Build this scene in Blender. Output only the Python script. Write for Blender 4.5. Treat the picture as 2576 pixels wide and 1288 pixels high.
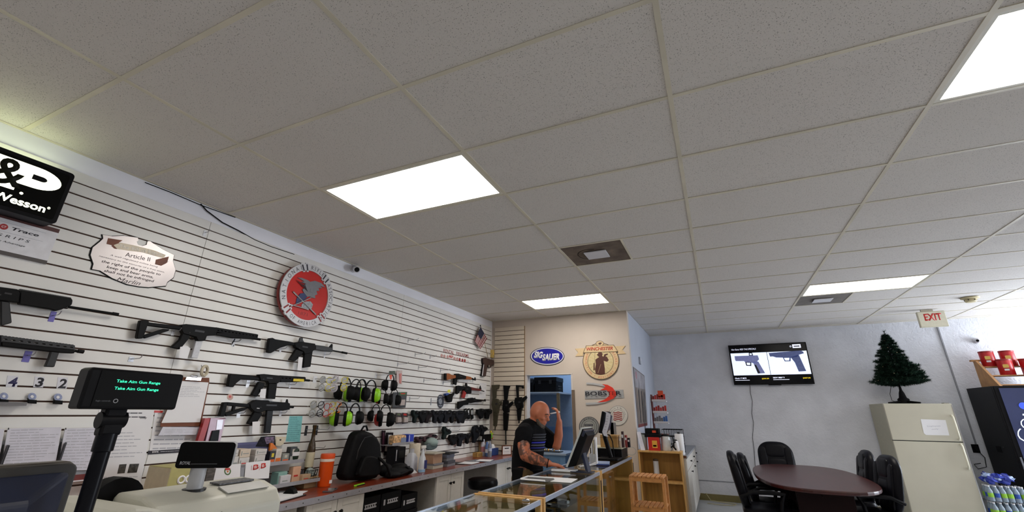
import bpy, bmesh, math, random
from mathutils import Vector, Matrix
random.seed(7)
for o in list(bpy.data.objects): bpy.data.objects.remove(o)
SC = bpy.context.scene
COL = SC.collection
# ------------------------------------------------------------------ camera
FPX = 1082.79                       # focal length in pixels of a 2576 px wide frame
CAM = Vector((3.5036, -0.7399, 1.45))
def _rot(yaw, pitch, roll):
    cy, sy, cp, sp = math.cos(yaw), math.sin(yaw), math.cos(pitch), math.sin(pitch)
    f = Vector((sy*cp, cy*cp, sp)); r = Vector((cy, -sy, 0)); u = r.cross(f)
    c, s = math.cos(roll), math.sin(roll)
    return c*r + s*u, -s*r + c*u, f
RT, UP, FW = _rot(-.4302, .3478, .0107)
cd = bpy.data.cameras.new('camera'); cam = bpy.data.objects.new('camera', cd); COL.objects.link(cam)
cd.sensor_width = 36; cd.lens = 36*FPX/2576; cd.clip_start = .02; cd.clip_end = 60
cam.matrix_world = Matrix(((RT.x, UP.x, -FW.x, CAM.x), (RT.y, UP.y, -FW.y, CAM.y), (RT.z, UP.z, -FW.z, CAM.z), (0, 0, 0, 1)))
SC.camera = cam
# ------------------------------------------------------------------ world, daylight, exposure
w = bpy.data.worlds.new('world'); SC.world = w; w.use_nodes = True
w.node_tree.nodes['Background'].inputs[0].default_value = (.55, .68, 1, 1)
w.node_tree.nodes['Background'].inputs[1].default_value = .6
SC.view_settings.view_transform = 'Standard'; SC.view_settings.look = 'None'
SC.view_settings.exposure = .0; SC.view_settings.gamma = 1
SC.view_settings.use_curve_mapping = False
PANEL = 13.0                          # radiance of a fluorescent diffuser
def window_light(name, loc, rot, sx, sy, power, col):
    d = bpy.data.lights.new(name, 'AREA'); d.shape = 'RECTANGLE'; d.size = sx; d.size_y = sy; d.energy = power; d.color = col
    o = bpy.data.objects.new(name, d); COL.objects.link(o); o.location = loc; o.rotation_euler = rot
window_light('daylight', (9.57, 7.75, 1.5), (0, math.pi/2, 0), 2.3, 1.65, 230, (.84, .91, 1))
# ------------------------------------------------------------------ helpers
CEIL = 2.9706; LW = .014             # ceiling height, face of the slats on the left wall
PY = 6.08                            # face of the partition wall
def ray(x, y): return RT*((x-1288)/FPX) - UP*((y-644)/FPX) + FW
def on_x(x, y, v): d = ray(x, y); return CAM + d*((v-CAM.x)/d.x)
def on_y(x, y, v): d = ray(x, y); return CAM + d*((v-CAM.y)/d.y)
def on_z(x, y, v): d = ray(x, y); return CAM + d*((v-CAM.z)/d.z)
def lin(h):
    h = h.lstrip('#'); c = [int(h[i:i+2], 16)/255 for i in (0, 2, 4)]
    return [v/12.92 if v <= .04045 else ((v+.055)/1.055)**2.4 for v in c]
MATS = {}
def pm(key, hexc=None, rough=.55, metal=0., var=.06, scale=25., bump=0., trans=0., emit=0., alpha=1., coat=0., stretch=None, coord='Object'):
    """procedural material: base colour broken up by noise, optional fine relief"""
    if key in MATS: return MATS[key]
    m = bpy.data.materials.new(key); m.use_nodes = True; MATS[key] = m
    nt = m.node_tree; b = nt.nodes['Principled BSDF']; c = lin(hexc)
    m.diffuse_color = (*c, 1)
    tc = nt.nodes.new('ShaderNodeTexCoord'); mp = nt.nodes.new('ShaderNodeMapping'); nz = nt.nodes.new('ShaderNodeTexNoise')
    nt.links.new(tc.outputs[coord], mp.inputs[0]); nt.links.new(mp.outputs[0], nz.inputs[0])
    if stretch: mp.inputs['Scale'].default_value = stretch
    nz.inputs['Scale'].default_value = scale; nz.inputs['Detail'].default_value = 4
    rp = nt.nodes.new('ShaderNodeValToRGB'); nt.links.new(nz.outputs[0], rp.inputs[0])
    rp.color_ramp.elements[0].position = .3; rp.color_ramp.elements[1].position = .7
    rp.color_ramp.elements[0].color = (*[max(0, v*(1-var)) for v in c], 1); rp.color_ramp.elements[1].color = (*[min(1, v*(1+var)) for v in c], 1)
    nt.links.new(rp.outputs[0], b.inputs['Base Color'])
    b.inputs['Roughness'].default_value = rough; b.inputs['Metallic'].default_value = metal
    b.inputs['Transmission Weight'].default_value = trans; b.inputs['Alpha'].default_value = alpha
    b.inputs['Coat Weight'].default_value = coat
    if max(c) < .02 and not metal: b.inputs['Specular IOR Level'].default_value = .13
    if emit: b.inputs['Emission Color'].default_value = (*c, 1); b.inputs['Emission Strength'].default_value = emit
    if bump:
        bp = nt.nodes.new('ShaderNodeBump'); bp.inputs['Strength'].default_value = bump; bp.inputs['Distance'].default_value = .01
        nt.links.new(nz.outputs[0], bp.inputs['Height']); nt.links.new(bp.outputs[0], b.inputs['Normal'])
    return m
class MB:
    """collects simple solids, then becomes one mesh object"""
    def __init__(s): s.bm = bmesh.new()
    def poly(s, pts, faces):
        v = [s.bm.verts.new(p) for p in pts]
        for f in faces:
            try: s.bm.faces.new([v[i] for i in f])
            except ValueError: pass
        return s
    def box(s, a, b, M=None):
        x0, y0, z0 = a; x1, y1, z1 = b
        P = [(x0,y0,z0),(x1,y0,z0),(x1,y1,z0),(x0,y1,z0),(x0,y0,z1),(x1,y0,z1),(x1,y1,z1),(x0,y1,z1)]
        if M: P = [M @ Vector(p) for p in P]
        return s.poly(P, [(0,3,2,1),(4,5,6,7),(0,1,5,4),(1,2,6,5),(2,3,7,6),(3,0,4,7)])
    def cbox(s, c, d, M=None): return s.box([c[i]-d[i]/2 for i in range(3)], [c[i]+d[i]/2 for i in range(3)], M)
    def prism(s, pts, w0, w1, M=None):
        n = len(pts)
        ar = sum(pts[i][0]*pts[(i+1) % n][1]-pts[(i+1) % n][0]*pts[i][1] for i in range(n))
        if ar < 0: pts = pts[::-1]
        P = [Vector((p[0], p[1], w0)) for p in pts] + [Vector((p[0], p[1], w1)) for p in pts]
        if M: P = [M @ p for p in P]
        return s.poly(P, [tuple(range(n))[::-1], tuple(range(n, 2*n))] + [(i, (i+1) % n, n+(i+1) % n, n+i) for i in range(n)])
    def tube(s, path, r, n=8, cap=True):
        path = [Vector(p) for p in path]; rs = r if isinstance(r, (list, tuple)) else [r]*len(path)
        rings = []
        up = None
        for i, p in enumerate(path):
            t = (path[min(i+1, len(path)-1)]-path[max(i-1, 0)])
            if t.length < 1e-9: t = Vector((0, 0, 1))
            t.normalize()
            if up is None: up = Vector((0, 0, 1)) if abs(t.z) < .9 else Vector((1, 0, 0))
            a = t.cross(up)
            if a.length < 1e-4: a = t.cross(Vector((1, 0.3, 0)))
            a.normalize(); b = a.cross(t).normalized(); up = b
            rings.append([s.bm.verts.new(p + (a*math.cos(2*math.pi*k/n) + b*math.sin(2*math.pi*k/n))*rs[i]) for k in range(n)])
        for A, B in zip(rings, rings[1:]):
            for k in range(n): s.bm.faces.new((A[k], A[(k+1) % n], B[(k+1) % n], B[k]))
        if cap: s.bm.faces.new(rings[0][::-1]); s.bm.faces.new(rings[-1])
        return s
    def lathe(s, prof, n=20, M=None, sq=None):
        """profile (r, z) turned about z; sq flattens it to a rounded square"""
        rings = []
        for r, z in prof:
            R = []
            for k in range(n):
                a = 2*math.pi*k/n; c, q = math.cos(a), math.sin(a)
                if sq:
                    c = math.copysign(abs(c)**(1/sq), c); q = math.copysign(abs(q)**(1/sq), q)
                p = Vector((r*c, r*q, z)); R.append(s.bm.verts.new(M @ p if M else p))
            rings.append(R)
        for A, B in zip(rings, rings[1:]):
            for k in range(n): s.bm.faces.new((A[k], A[(k+1) % n], B[(k+1) % n], B[k]))
        s.bm.faces.new(rings[0][::-1]); s.bm.faces.new(rings[-1])
        return s
    def ball(s, c, r, M=None, n=12):
        rx, ry, rz = r if isinstance(r, (tuple, list)) else (r, r, r)
        T = Matrix.Translation(c) @ (M or Matrix()) @ Matrix.Diagonal((rx, ry, rz, 1))
        bmesh.ops.create_uvsphere(s.bm, u_segments=n, v_segments=max(6, n*2//3), radius=1, matrix=T)
        return s
    def torus(s, c, R, r, M=None, n=20, k=6, a0=0, a1=2*math.pi):
        full = abs(a1-a0) > 6.28
        pts = []
        for i in range(n if full else n+1):
            a = a0+(a1-a0)*i/n; p = Vector((R[0]*math.cos(a), R[1]*math.sin(a), 0)) if isinstance(R, tuple) else Vector((R*math.cos(a), R*math.sin(a), 0))
            if M: p = M @ p
            pts.append(p+Vector(c))
        if full: pts.append(pts[0])
        return s.tube(pts, r, k, cap=not full)
    def build(s, name, m, parent=None, smooth=False, bevel=0, seg=2, sub=0):
        me = bpy.data.meshes.new(name)
        bmesh.ops.recalc_face_normals(s.bm, faces=s.bm.faces)
        s.bm.to_mesh(me); s.bm.free()
        return link(name, me, m, parent, smooth, bevel, seg, sub)
def link(name, me, m, parent=None, smooth=False, bevel=0, seg=2, sub=0):
    o = bpy.data.objects.new(name, me); COL.objects.link(o)
    if m and not me.materials: me.materials.append(m)
    if parent: o.parent = parent
    if smooth:
        for p in me.polygons: p.use_smooth = True
        if smooth == 2 or True:
            try: me.set_sharp_from_angle(angle=math.radians(40))
            except Exception: pass
    if bevel:
        b = o.modifiers.new('bevel', 'BEVEL'); b.width = bevel; b.segments = seg; b.limit_method = 'ANGLE'; b.angle_limit = math.radians(35)
    if sub:
        b = o.modifiers.new('sub', 'SUBSURF'); b.levels = sub; b.render_levels = sub
    return o
def tag(o, label, cat, group=None):
    o['label'] = label; o['category'] = cat
    if group: o['group'] = group
    return o
def struct(o): o['kind'] = 'structure'; return o
AX = {'L': Matrix(((0, 0, 1), (1, 0, 0), (0, 1, 0))),      # on a wall that faces +x: local x along +y, y up, z out
      'P': Matrix(((1, 0, 0), (0, 0, -1), (0, 1, 0))),     # on a wall that faces -y: local x along +x, y up, z out
      'N': Matrix(((1, 0, 0), (0, 1, 0), (0, 0, 1)))}
def thing(name, label, cat, loc=(0, 0, 0), rz=0, group=None, ax='N'):
    o = bpy.data.objects.new(name, None); COL.objects.link(o); o.empty_display_size = .05
    M = AX[ax].to_4x4()
    if rz: M = Matrix.Rotation(rz, 4, 'Z') @ M
    o.matrix_world = Matrix.Translation(loc) @ M
    tag(o, label, cat, group); return o
def dup(root, loc=None, rz=None, label=None):
    r = root.copy(); COL.objects.link(r)
    if loc is not None: r.location = loc
    if rz is not None: r.rotation_euler.z = rz
    if label: r['label'] = label
    for ch in list(root.children):
        c = ch.copy(); COL.objects.link(c); c.parent = r
        for g in list(ch.children):
            d = g.copy(); COL.objects.link(d); d.parent = c
    return r
class Wall:
    """a thing that hangs on a wall; pixels of the photograph are read as points of that wall"""
    def __init__(s, ax, name, label, cat, at, group=None, plane=None, off=0.):
        s.ax = ax; s.pl = plane if plane is not None else (LW if ax == 'L' else PY)
        s.base = s.pt(*at, off); s.o = thing(name, label, cat, s.base, 0, group, ax); s.inv = s.o.matrix_world.inverted()
    def pt(s, x, y, w=0.): return on_x(x, y, s.pl+w) if s.ax == 'L' else on_y(x, y, s.pl-w)
    def uv(s, x, y, w=0.): p = s.inv @ s.pt(x, y, w); return (p.x, p.y)
    def loc(s, x, y, w=0.): return s.inv @ s.pt(x, y, w)
    def pr(s, name, px, w0, w1, m, parent=None, bevel=.0012, wp=None):
        wp = (w0+w1)/2 if wp is None else wp
        return MB().prism([s.uv(x, y, wp) for x, y in px], w0, w1).build(name, m, parent or s.o, bevel=bevel, seg=1)
    def bar(s, name, a, b, r, w, m, parent=None, n=10):
        return MB().tube([s.loc(*a, w), s.loc(*b, w)], r, n).build(name, m, parent or s.o, smooth=True)
def crop(ox, oy, k): return lambda *P: [(ox+x*k, oy+y*k) for x, y in P]
def txt(body, m, parent, box=None, at=None, size=.05, w=.001, bold=0., shear=0., ext=.0006, rot=0., align='CENTER', name='lettering'):
    """built-in font turned into a mesh; fitted into box=(u0,v0,u1,v1) or set at a point"""
    c = bpy.data.curves.new('t', 'FONT'); c.body = body; c.size = 1; c.extrude = 0; c.offset = bold; c.shear = shear; c.align_x = 'LEFT' if box else align
    c.resolution_u = 3
    o = bpy.data.objects.new('t', c); me = bpy.data.meshes.new_from_object(o); me.name = name
    bpy.data.objects.remove(o); bpy.data.curves.remove(c)
    if not me.vertices: return None
    xs = [v.co.x for v in me.vertices]; ys = [v.co.y for v in me.vertices]
    if box:
        sx = (box[2]-box[0])/max(1e-6, max(xs)-min(xs)); sy = (box[3]-box[1])/max(1e-6, max(ys)-min(ys))
        M = Matrix.Translation((box[0], box[1], w)) @ Matrix.Rotation(rot, 4, 'Z') @ Matrix.Diagonal((sx, sy, 1, 1)) @ Matrix.Translation((-min(xs), -min(ys), 0))
    else:
        M = Matrix.Translation((at[0], at[1], w)) @ Matrix.Rotation(rot, 4, 'Z') @ Matrix.Diagonal((size, size, 1, 1))
    bm = bmesh.new(); bm.from_mesh(me); bm.transform(M)
    if ext:
        r = bmesh.ops.extrude_face_region(bm, geom=bm.faces[:])
        bmesh.ops.translate(bm, vec=(0, 0, ext), verts=[v for v in r['geom'] if isinstance(v, bmesh.types.BMVert)])
    bm.to_mesh(me); bm.free()
    me.materials.clear()
    return link(name, me, m, parent)
def arc_txt(body, m, parent, c, R, a0, a1, size, w, inward=False, sx=1., bold=0., name='lettering', ry=None):
    """letters set around a circle from angle a0 to a1 (degrees), joined into one mesh"""
    bm = bmesh.new(); n = len(body)
    for i, ch in enumerate(body):
        if ch == ' ': continue
        cu = bpy.data.curves.new('t', 'FONT'); cu.body = ch; cu.size = 1; cu.align_x = 'CENTER'; cu.resolution_u = 2; cu.offset = bold
        o = bpy.data.objects.new('t', cu); me = bpy.data.meshes.new_from_object(o); bpy.data.objects.remove(o); bpy.data.curves.remove(cu)
        a = math.radians(a0+(a1-a0)*(i/(n-1) if n > 1 else .5))
        rot = a-math.pi/2 if not inward else a+math.pi/2
        p = Vector((c[0]+R*math.cos(a), c[1]+(ry or R)*math.sin(a), w))
        off = -size*.35
        M = Matrix.Translation(p) @ Matrix.Rotation(rot, 4, 'Z') @ Matrix.Translation((0, off, 0)) @ Matrix.Diagonal((size*sx, size, 1, 1))
        me.transform(M); bm.from_mesh(me); bpy.data.meshes.remove(me)
    me = bpy.data.meshes.new(name); bm.to_mesh(me); bm.free(); me.materials.clear()
    return link(name, me, m, parent)
def ell(rx, ry, n=40, c=(0, 0), a0=0, a1=360):
    return [(c[0]+rx*math.cos(math.radians(a0+(a1-a0)*i/n)), c[1]+ry*math.sin(math.radians(a0+(a1-a0)*i/n))) for i in range(n if a1-a0 == 360 else n+1)]
def rrect(x0, y0, x1, y1, r, n=4):
    P = []
    for cx, cy, a in ((x1-r, y1-r, 0), (x0+r, y1-r, 90), (x0+r, y0+r, 180), (x1-r, y0+r, 270)):
        P += [(cx+r*math.cos(math.radians(a+90*i/n)), cy+r*math.sin(math.radians(a+90*i/n))) for i in range(n+1)]
    return P
# ================================================================== THE SETTING
def tile_mat():
    m = bpy.data.materials.new('ceiling_tile'); m.use_nodes = True; nt = m.node_tree; b = nt.nodes['Principled BSDF']
    L = nt.links.new; N = nt.nodes.new
    g = N('ShaderNodeNewGeometry')
    n1 = N('ShaderNodeTexNoise'); n1.inputs['Scale'].default_value = 190; n1.inputs['Detail'].default_value = 2; n1.inputs['Roughness'].default_value = .55
    n2 = N('ShaderNodeTexVoronoi'); n2.inputs['Scale'].default_value = 75; n2.inputs['Randomness'].default_value = 1
    n3 = N('ShaderNodeTexNoise'); n3.inputs['Scale'].default_value = 1.1; n3.inputs['Detail'].default_value = 3
    for n in (n1, n2, n3): L(g.outputs['Position'], n.inputs['Vector'])
    r1 = N('ShaderNodeValToRGB'); r1.color_ramp.elements[0].position = .62; r1.color_ramp.elements[1].position = .69
    r1.color_ramp.elements[0].color = (0, 0, 0, 1); r1.color_ramp.elements[1].color = (1, 1, 1, 1); L(n1.outputs[0], r1.inputs[0])
    r2 = N('ShaderNodeValToRGB'); r2.color_ramp.elements[0].position = .10; r2.color_ramp.elements[1].position = .17
    r2.color_ramp.elements[0].color = (1, 1, 1, 1); r2.color_ramp.elements[1].color = (0, 0, 0, 1); L(n2.outputs['Distance'], r2.inputs[0])
    mx = N('ShaderNodeMath'); mx.operation = 'MAXIMUM'; L(r1.outputs[0], mx.inputs[0]); L(r2.outputs[0], mx.inputs[1])
    base = N('ShaderNodeMix'); base.data_type = 'RGBA'; base.inputs[6].default_value = (.64, .60, .565, 1); base.inputs[7].default_value = (.70, .67, .63, 1)
    L(n3.outputs[0], base.inputs[0])
    mix = N('ShaderNodeMix'); mix.data_type = 'RGBA'; L(mx.outputs[0], mix.inputs[0]); L(base.outputs[2], mix.inputs[6]); mix.inputs[7].default_value = (.29, .27, .255, 1)
    L(mix.outputs[2], b.inputs['Base Color']); b.inputs['Roughness'].default_value = .95
    bp = N('ShaderNodeBump'); bp.inputs['Strength'].default_value = .5; bp.inputs['Distance'].default_value = .004; bp.invert = True
    L(mx.outputs[0], bp.inputs['Height']); L(bp.outputs[0], b.inputs['Normal'])
    return m
TILE = tile_mat()
M_grid = pm('grid_paint', '#D2CBB8', .5, var=.1, scale=3)
M_white = pm('white_paint', '#D6D6DC', .6, var=.03, scale=4)
M_slat = pm('slat_face', '#DFDEDB', .38, var=.025, scale=6)
M_slatP = pm('slat_face_cream', '#D3C7B6', .45, var=.03, scale=6)
M_mdf = pm('slat_groove', '#43291B', .8, var=.15, scale=40)
M_cream = pm('cream_paint', '#C3B7AB', .6, var=.04, scale=2.5, bump=.03)
M_sidew = pm('side_paint', '#ADB3C0', .6, var=.03, scale=3)
def stucco():
    m = pm('stucco', '#DADCE3', .7, var=.07, scale=3.2); nt = m.node_tree; N = nt.nodes.new; L = nt.links.new; b = nt.nodes['Principled BSDF']
    tc = N('ShaderNodeTexCoord'); n1 = N('ShaderNodeTexNoise'); n1.inputs['Scale'].default_value = 20; n1.inputs['Detail'].default_value = 8; n1.inputs['Roughness'].default_value = .62; n1.inputs['Distortion'].default_value = .6
    L(tc.outputs['Object'], n1.inputs[0]); bp = N('ShaderNodeBump'); bp.inputs['Strength'].default_value = .42; bp.inputs['Distance'].default_value = .03
    L(n1.outputs[0], bp.inputs['Height']); L(bp.outputs[0], b.inputs['Normal']); return m
M_stucco = stucco()
M_black = pm('black_plastic', '#0E0E11', .4, var=.1)
M_blackm = pm('black_matte', '#0C0C0E', .65, var=.1)
M_gun = pm('gun_black', '#0C0C0D', .5, var=.12, scale=60)
M_gun2 = pm('gun_grey', '#17181A', .42, metal=.1, var=.1, scale=60)
M_chrome = pm('chrome', '#C8CACC', .2, metal=1, var=.03)
M_alu = pm('aluminium', '#B9C2D2', .35, metal=.85, var=.03)
M_wire = pm('hook_wire', '#A9ABB0', .35, metal=.8, var=.03)
M_clear = pm('clear_plastic', '#E8ECF2', .15, trans=.6, var=.01)
M_glass = pm('glass', '#DCE6E6', .03, trans=.96, var=.01)
M_paper = pm('paper', '#E3E3E6', .7, var=.02, scale=8)
M_ink = pm('ink', '#2B2B33', .7, var=.1)
M_red = pm('red_plastic', '#C02A22', .4, var=.06)
# floor
M_floor = pm('floor_vinyl', '#B4B7BA', .5, var=.12, scale=2.2)
struct(MB().box((-.2, -5, -.1), (9.8, 9.2, 0)).build('floor', M_floor))
# left wall with its slat panels
wl = struct(MB().box((-.2, -5, 0), (0, PY+.12, 3.2)).build('wall_left', pm('left_wall_paint', '#EDEEF6', .6, var=.03, scale=4)))
G0 = 2.780; SP = .0765
def slat_panel(parent, ax, u0, u1, n, facem, origin):
    back = MB().box((u0, 2.85-n*SP, 0), (u1, 2.85, .006)).build('slat_panel', M_mdf, parent)
    back.matrix_world = Matrix.Translation(origin) @ AX[ax].to_4x4()
    me = None
    for k in range(n):
        if k == 0: b = MB().box((u0, G0+.003, .006), (u1, 2.85, .0145)); o = b.build('slat', facem, back, bevel=.0015, seg=1)
        elif me is None:
            b = MB().box((u0, .0045, .006), (u1, SP-.0045, .0145)); o = b.build('slat', facem, back, bevel=.0015, seg=1); me = o.data
        else:
            o = link('slat', me, facem, back, bevel=.0015, seg=1)
        if k: o.location = (0, G0-k*SP, 0)
    return back
for u0, u1 in ((-1.33, 1.1125), (1.1145, 3.5620), (3.5640, 6.045)): slat_panel(wl, 'L', u0, u1, 31, M_slat, (0, 0, 0))
# partition wall with a doorway into the stock room
DX0, DX1, DZ = .668, 1.430, 2.028
b = MB(); b.box((0, PY, 0), (DX0, PY+.12, 3.2)); b.box((DX1, PY, 0), (2.367, PY+.12, 3.2)); b.box((DX0, PY, DZ), (DX1, PY+.12, 3.2))
wp = struct(b.build('wall_middle', M_cream))
pp = slat_panel(wp, 'P', .062, .628, 26, M_slatP, (0, PY, 0))
e = MB().box((.628, .86, 0), (.634, 2.85, .016)).build('edge_strip', pm('raw_edge', '#8A6A45', .8), wp); e.matrix_world = Matrix.Translation((0, PY, 0)) @ AX['P'].to_4x4()
b = MB(); b.box((DX0-.03, PY-.008, 0), (DX0+.005, PY+.13, DZ)); b.box((DX0-.03, PY-.008, DZ-.005), (DX1+.02, PY+.13, DZ+.012))
b.box((DX1-.005, PY-.004, 0), (DX1+.02, PY+.13, DZ))
struct(b.build('door_1', pm('jamb_paint', '#C9C2BB', .5)))
wsd = struct(MB().box((2.247, PY+.12, 0), (2.367, 8.68, 3.2)).build('wall_side', M_sidew))
M_front = pm('corner_cream', '#D3C5B5', .6)
# back wall, right wall with its shop window, front wall
wb = struct(MB().box((-.2, 8.68, 0), (9.8, 8.88, 3.2)).build('wall_back', M_stucco))
b = MB(); b.box((9.6, -5, 0), (9.8, 6.9, 3.2)); b.box((9.6, 8.6, 0), (9.8, 8.68, 3.2)); b.box((9.6, 6.9, 2.65), (9.8, 8.6, 3.2)); b.box((9.6, 6.9, 0), (9.8, 8.6, .3))
struct(b.build('wall_right', M_white))
wn = struct(MB().box((9.62, 6.9, 1.2), (9.68, 8.6, 1.25)).box((9.62, 7.72, .3), (9.68, 7.77, 2.65)).build('window_1', M_alu))
struct(MB().box((-.2, -5.2, 0), (9.8, -5, 3.2)).build('wall_front', M_white))
# stock room behind the doorway
M_stock = pm('stock_paint', '#8FA9C6', .6, var=.05, scale=3)
struct(MB().box((-.2, 8.0, 0), (2.247, 8.1, 3.2)).build('wall_stock', M_stock))
# ridge line and olive skirting on the back wall
struct(MB().box((2.96, 8.664, 0), (6.9, 8.68, .105)).build('baseboard_back', pm('olive_board', '#7C7146', .6)))
struct(MB().box((2.96, 8.668, .315), (6.9, 8.68, .322)).build('trim_1', pm('chair_rail', '#7E8088', .6)))
# ------------------------------------------------------------------ ceiling: slab, tees and single tiles
ce = struct(MB().box((-.2, -5, CEIL+.06), (9.8, 8.9, CEIL+.2)).build('ceiling', TILE))
GX = lambda a: 1.045+1.22*a
GY = lambda b: .61*b
LIGHTS = [(0, 2), (0, 8), (3, 9), (3, 2), (0, -4), (3, -4), (6, 2), (6, 9), (6, -4)]
VENTS = [(1, 5), (3, 10)]
FULLX = [0]+[GX(a) for a in range(0, 8)]
YL = [-5]+[GY(b) for b in range(-8, 15)]+[8.68]
tm = {}
def in_stock(x0, y0): return y0 >= PY-.06 and x0 < 2.3
b_main = []
for i in range(len(FULLX)-1):
    x0, x1 = FULLX[i], FULLX[i+1]; a = i-1
    for j in range(1, len(YL)-1):
        y0, y1 = YL[j], YL[j+1]; bb = j-9
        if (a, bb) in LIGHTS: continue
        X0, Y1 = x0, y1
        if y1 > PY and y0 < PY and x0 < 2.2: Y1 = PY
        if in_stock(x0, y0):
            if x1 < 2.4: continue
            X0 = 2.367
        if (a, bb) in VENTS: X0 = x0+.61
        d = (round(x1-X0, 3), round(Y1-y0, 3))
        sag = random.uniform(0, .0025)
        if d not in tm:
            t = MB().box((.002, .002, 0), (d[0]-.002, d[1]-.002, .015)).build('ceiling_tile', TILE, ce, bevel=.002, seg=1); tm[d] = t.data
        else: t = link('ceiling_tile', tm[d], TILE, ce, bevel=.002, seg=1)
        t.location = (X0, y0, CEIL+.003+sag)
for i, x in enumerate(FULLX):
    y1 = PY if .1 < x < 2.3 else 8.68
    if i == 0: MB().box((0, -5, CEIL-.001), (.022, PY, CEIL+.006)).build('wall_angle', M_grid, ce); continue
    MB().box((x-.012, -5, CEIL), (x+.012, y1, CEIL+.02)).build('main_tee', M_grid, ce)
ct = None
for i in range(len(FULLX)-1):
    for j in range(1, len(YL)-1):
        y = YL[j]; x0, x1 = FULLX[i], FULLX[i+1]
        if y > PY and x1 < 2.4: continue
        if y > PY and x0 < 2.3: x0 = 2.367
        MB().box((x0+.012, y-.011, CEIL+.0005), (x1-.012, y+.011, CEIL+.018)).build('cross_tee', M_grid, ce)
for v in VENTS:
    MB().box((GX(v[0])+.60, GY(v[1]), CEIL+.0004), (GX(v[0])+.62, GY(v[1]+1), CEIL+.018)).build('cross_tee', M_grid, ce)
MB().box((0, PY-.022, CEIL-.001), (2.367, PY, CEIL+.006)).build('wall_angle', M_grid, ce)
MB().box((2.367, 8.658, CEIL-.001), (9.6, 8.68, CEIL+.006)).build('wall_angle', M_grid, ce)
# ------------------------------------------------------------------ fluorescent troffers
M_dif = pm('diffuser', '#FFF8EE', .5, emit=PANEL, var=.0)
M_troff = pm('troffer_frame', '#D8D4C6', .45)
where = {(0, 2): 'large bright ceiling light panel nearest the slatwall, over the cash register counter', (0, 8): 'narrow bright ceiling light panel just in front of the cream partition wall',
         (3, 9): 'bright ceiling light panel above the conference table, beside the exit sign', (3, 2): 'bright ceiling light panel cut off by the top right corner',
         (0, -4): 'ceiling light panel behind the cash register', (3, -4): 'ceiling light panel behind the display cases', (6, 2): 'ceiling light panel by the right wall',
         (6, 9): 'ceiling light panel by the shop window', (6, -4): 'ceiling light panel in the front right corner'}
for (a, bb) in LIGHTS:
    t = thing('ceiling_light', where[(a, bb)], 'ceiling light', (GX(a), GY(bb), CEIL), 0, 'fluorescent ceiling lights')
    f = .022
    MB().box((.012, .011, .002), (1.208, .011+f, .03)).box((.012, .599-f, .002), (1.208, .599, .03)).box((.012, .011+f, .002), (.012+f, .599-f, .03)).box((1.208-f, .011+f, .002), (1.208, .599-f, .03)).build('frame', M_troff, t)
    MB().box((.012+f, .011+f, .006), (1.208-f, .599-f, .012)).build('diffuser', M_dif, t)
# ------------------------------------------------------------------ air vents
def dirty():
    m = pm('dirty_tile', '#6E6054', .9, var=.45, scale=5); return m
M_dirty = dirty(); M_soot = pm('soot', '#2C211B', .9, var=.5, scale=9)
for i, (a, bb) in enumerate(VENTS):
    t = thing('air_vent', ['soot-stained dark ceiling air vent with white centre plate, over the display cases', 'grey ceiling air vent right behind the light panel above the conference table'][i], 'vent', (GX(a), GY(bb), CEIL))
    MB().box((.012, .011, .004), (.598, .599, .02)).build('panel', M_dirty if i == 0 else pm('vent_grey', '#77716C', .8, var=.2, scale=6), t)
    MB().box((.2, .2, -.012), (.42, .41, -.004)).build('deflector', M_white, t)
    MB().box((.27, .27, -.006), (.34, .34, .006)).build('bracket', M_dirty, t)
    if i == 0:
        o = MB().torus((.25, .3, .0045), (.13, .15), .006, n=18, a0=math.radians(70), a1=math.radians(300)).build('soot_ring', M_soot, t); o.scale = (1, 1, .4); o.location.z = .002
# ================================================================== ON THE SLATWALL: SIGNS AND RIFLES
c1 = crop(0, 300, 640/1649); c2 = crop(0, 780, 640/1623); c3 = crop(480, 620, 520/2093); c4 = crop(480, 900, 520/1726)
c5 = crop(900, 780, 440/1116); c6 = crop(1220, 780, 520/1318); c7 = crop(1720, 780, 520/1318); c8 = crop(2120, 680, 456/966)
d1 = crop(1060, 1130, 320/2576); d2 = crop(1280, 980, 320/2576); d3 = crop(1300, 1120, 320/2453); d4 = crop(1560, 960, 240/942)
d5 = crop(1040, 920, 220/1288); d6 = crop(760, 1080, 320/1982); d7 = crop(2380, 820, 196/539); d8 = crop(1800, 1090, 500/2576)
e1 = crop(0, 1060, 320/1808); e2 = crop(260, 1080, 460/2576); e3 = crop(560, 1020, 320/1717); e4 = crop(0, 660, 340/1460)
e5 = crop(760, 900, 300/1932); e6 = crop(1300, 820, 320/1585); e7 = crop(960, 1080, 320/2424); e8 = crop(1080, 800, 260/2093)
def wtext(W, body, a, b, hpx, m, w=.001, parent=None, bold=0., shear=0., ext=.0004):
    """text on a wall thing: a, b are the ends of its base line in pixels, hpx its height"""
    A = W.uv(*a, w); B = W.uv(*b, w); T = W.uv(a[0], a[1]-hpx, w)
    rot = math.atan2(B[1]-A[1], B[0]-A[0]); ln = math.hypot(B[0]-A[0], B[1]-A[1]); h = T[1]-A[1]
    return txt(body, m, parent or W.o, box=(A[0], A[1], A[0]+ln, A[1]+h), w=w, bold=bold, shear=shear, ext=ext, rot=rot)
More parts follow.
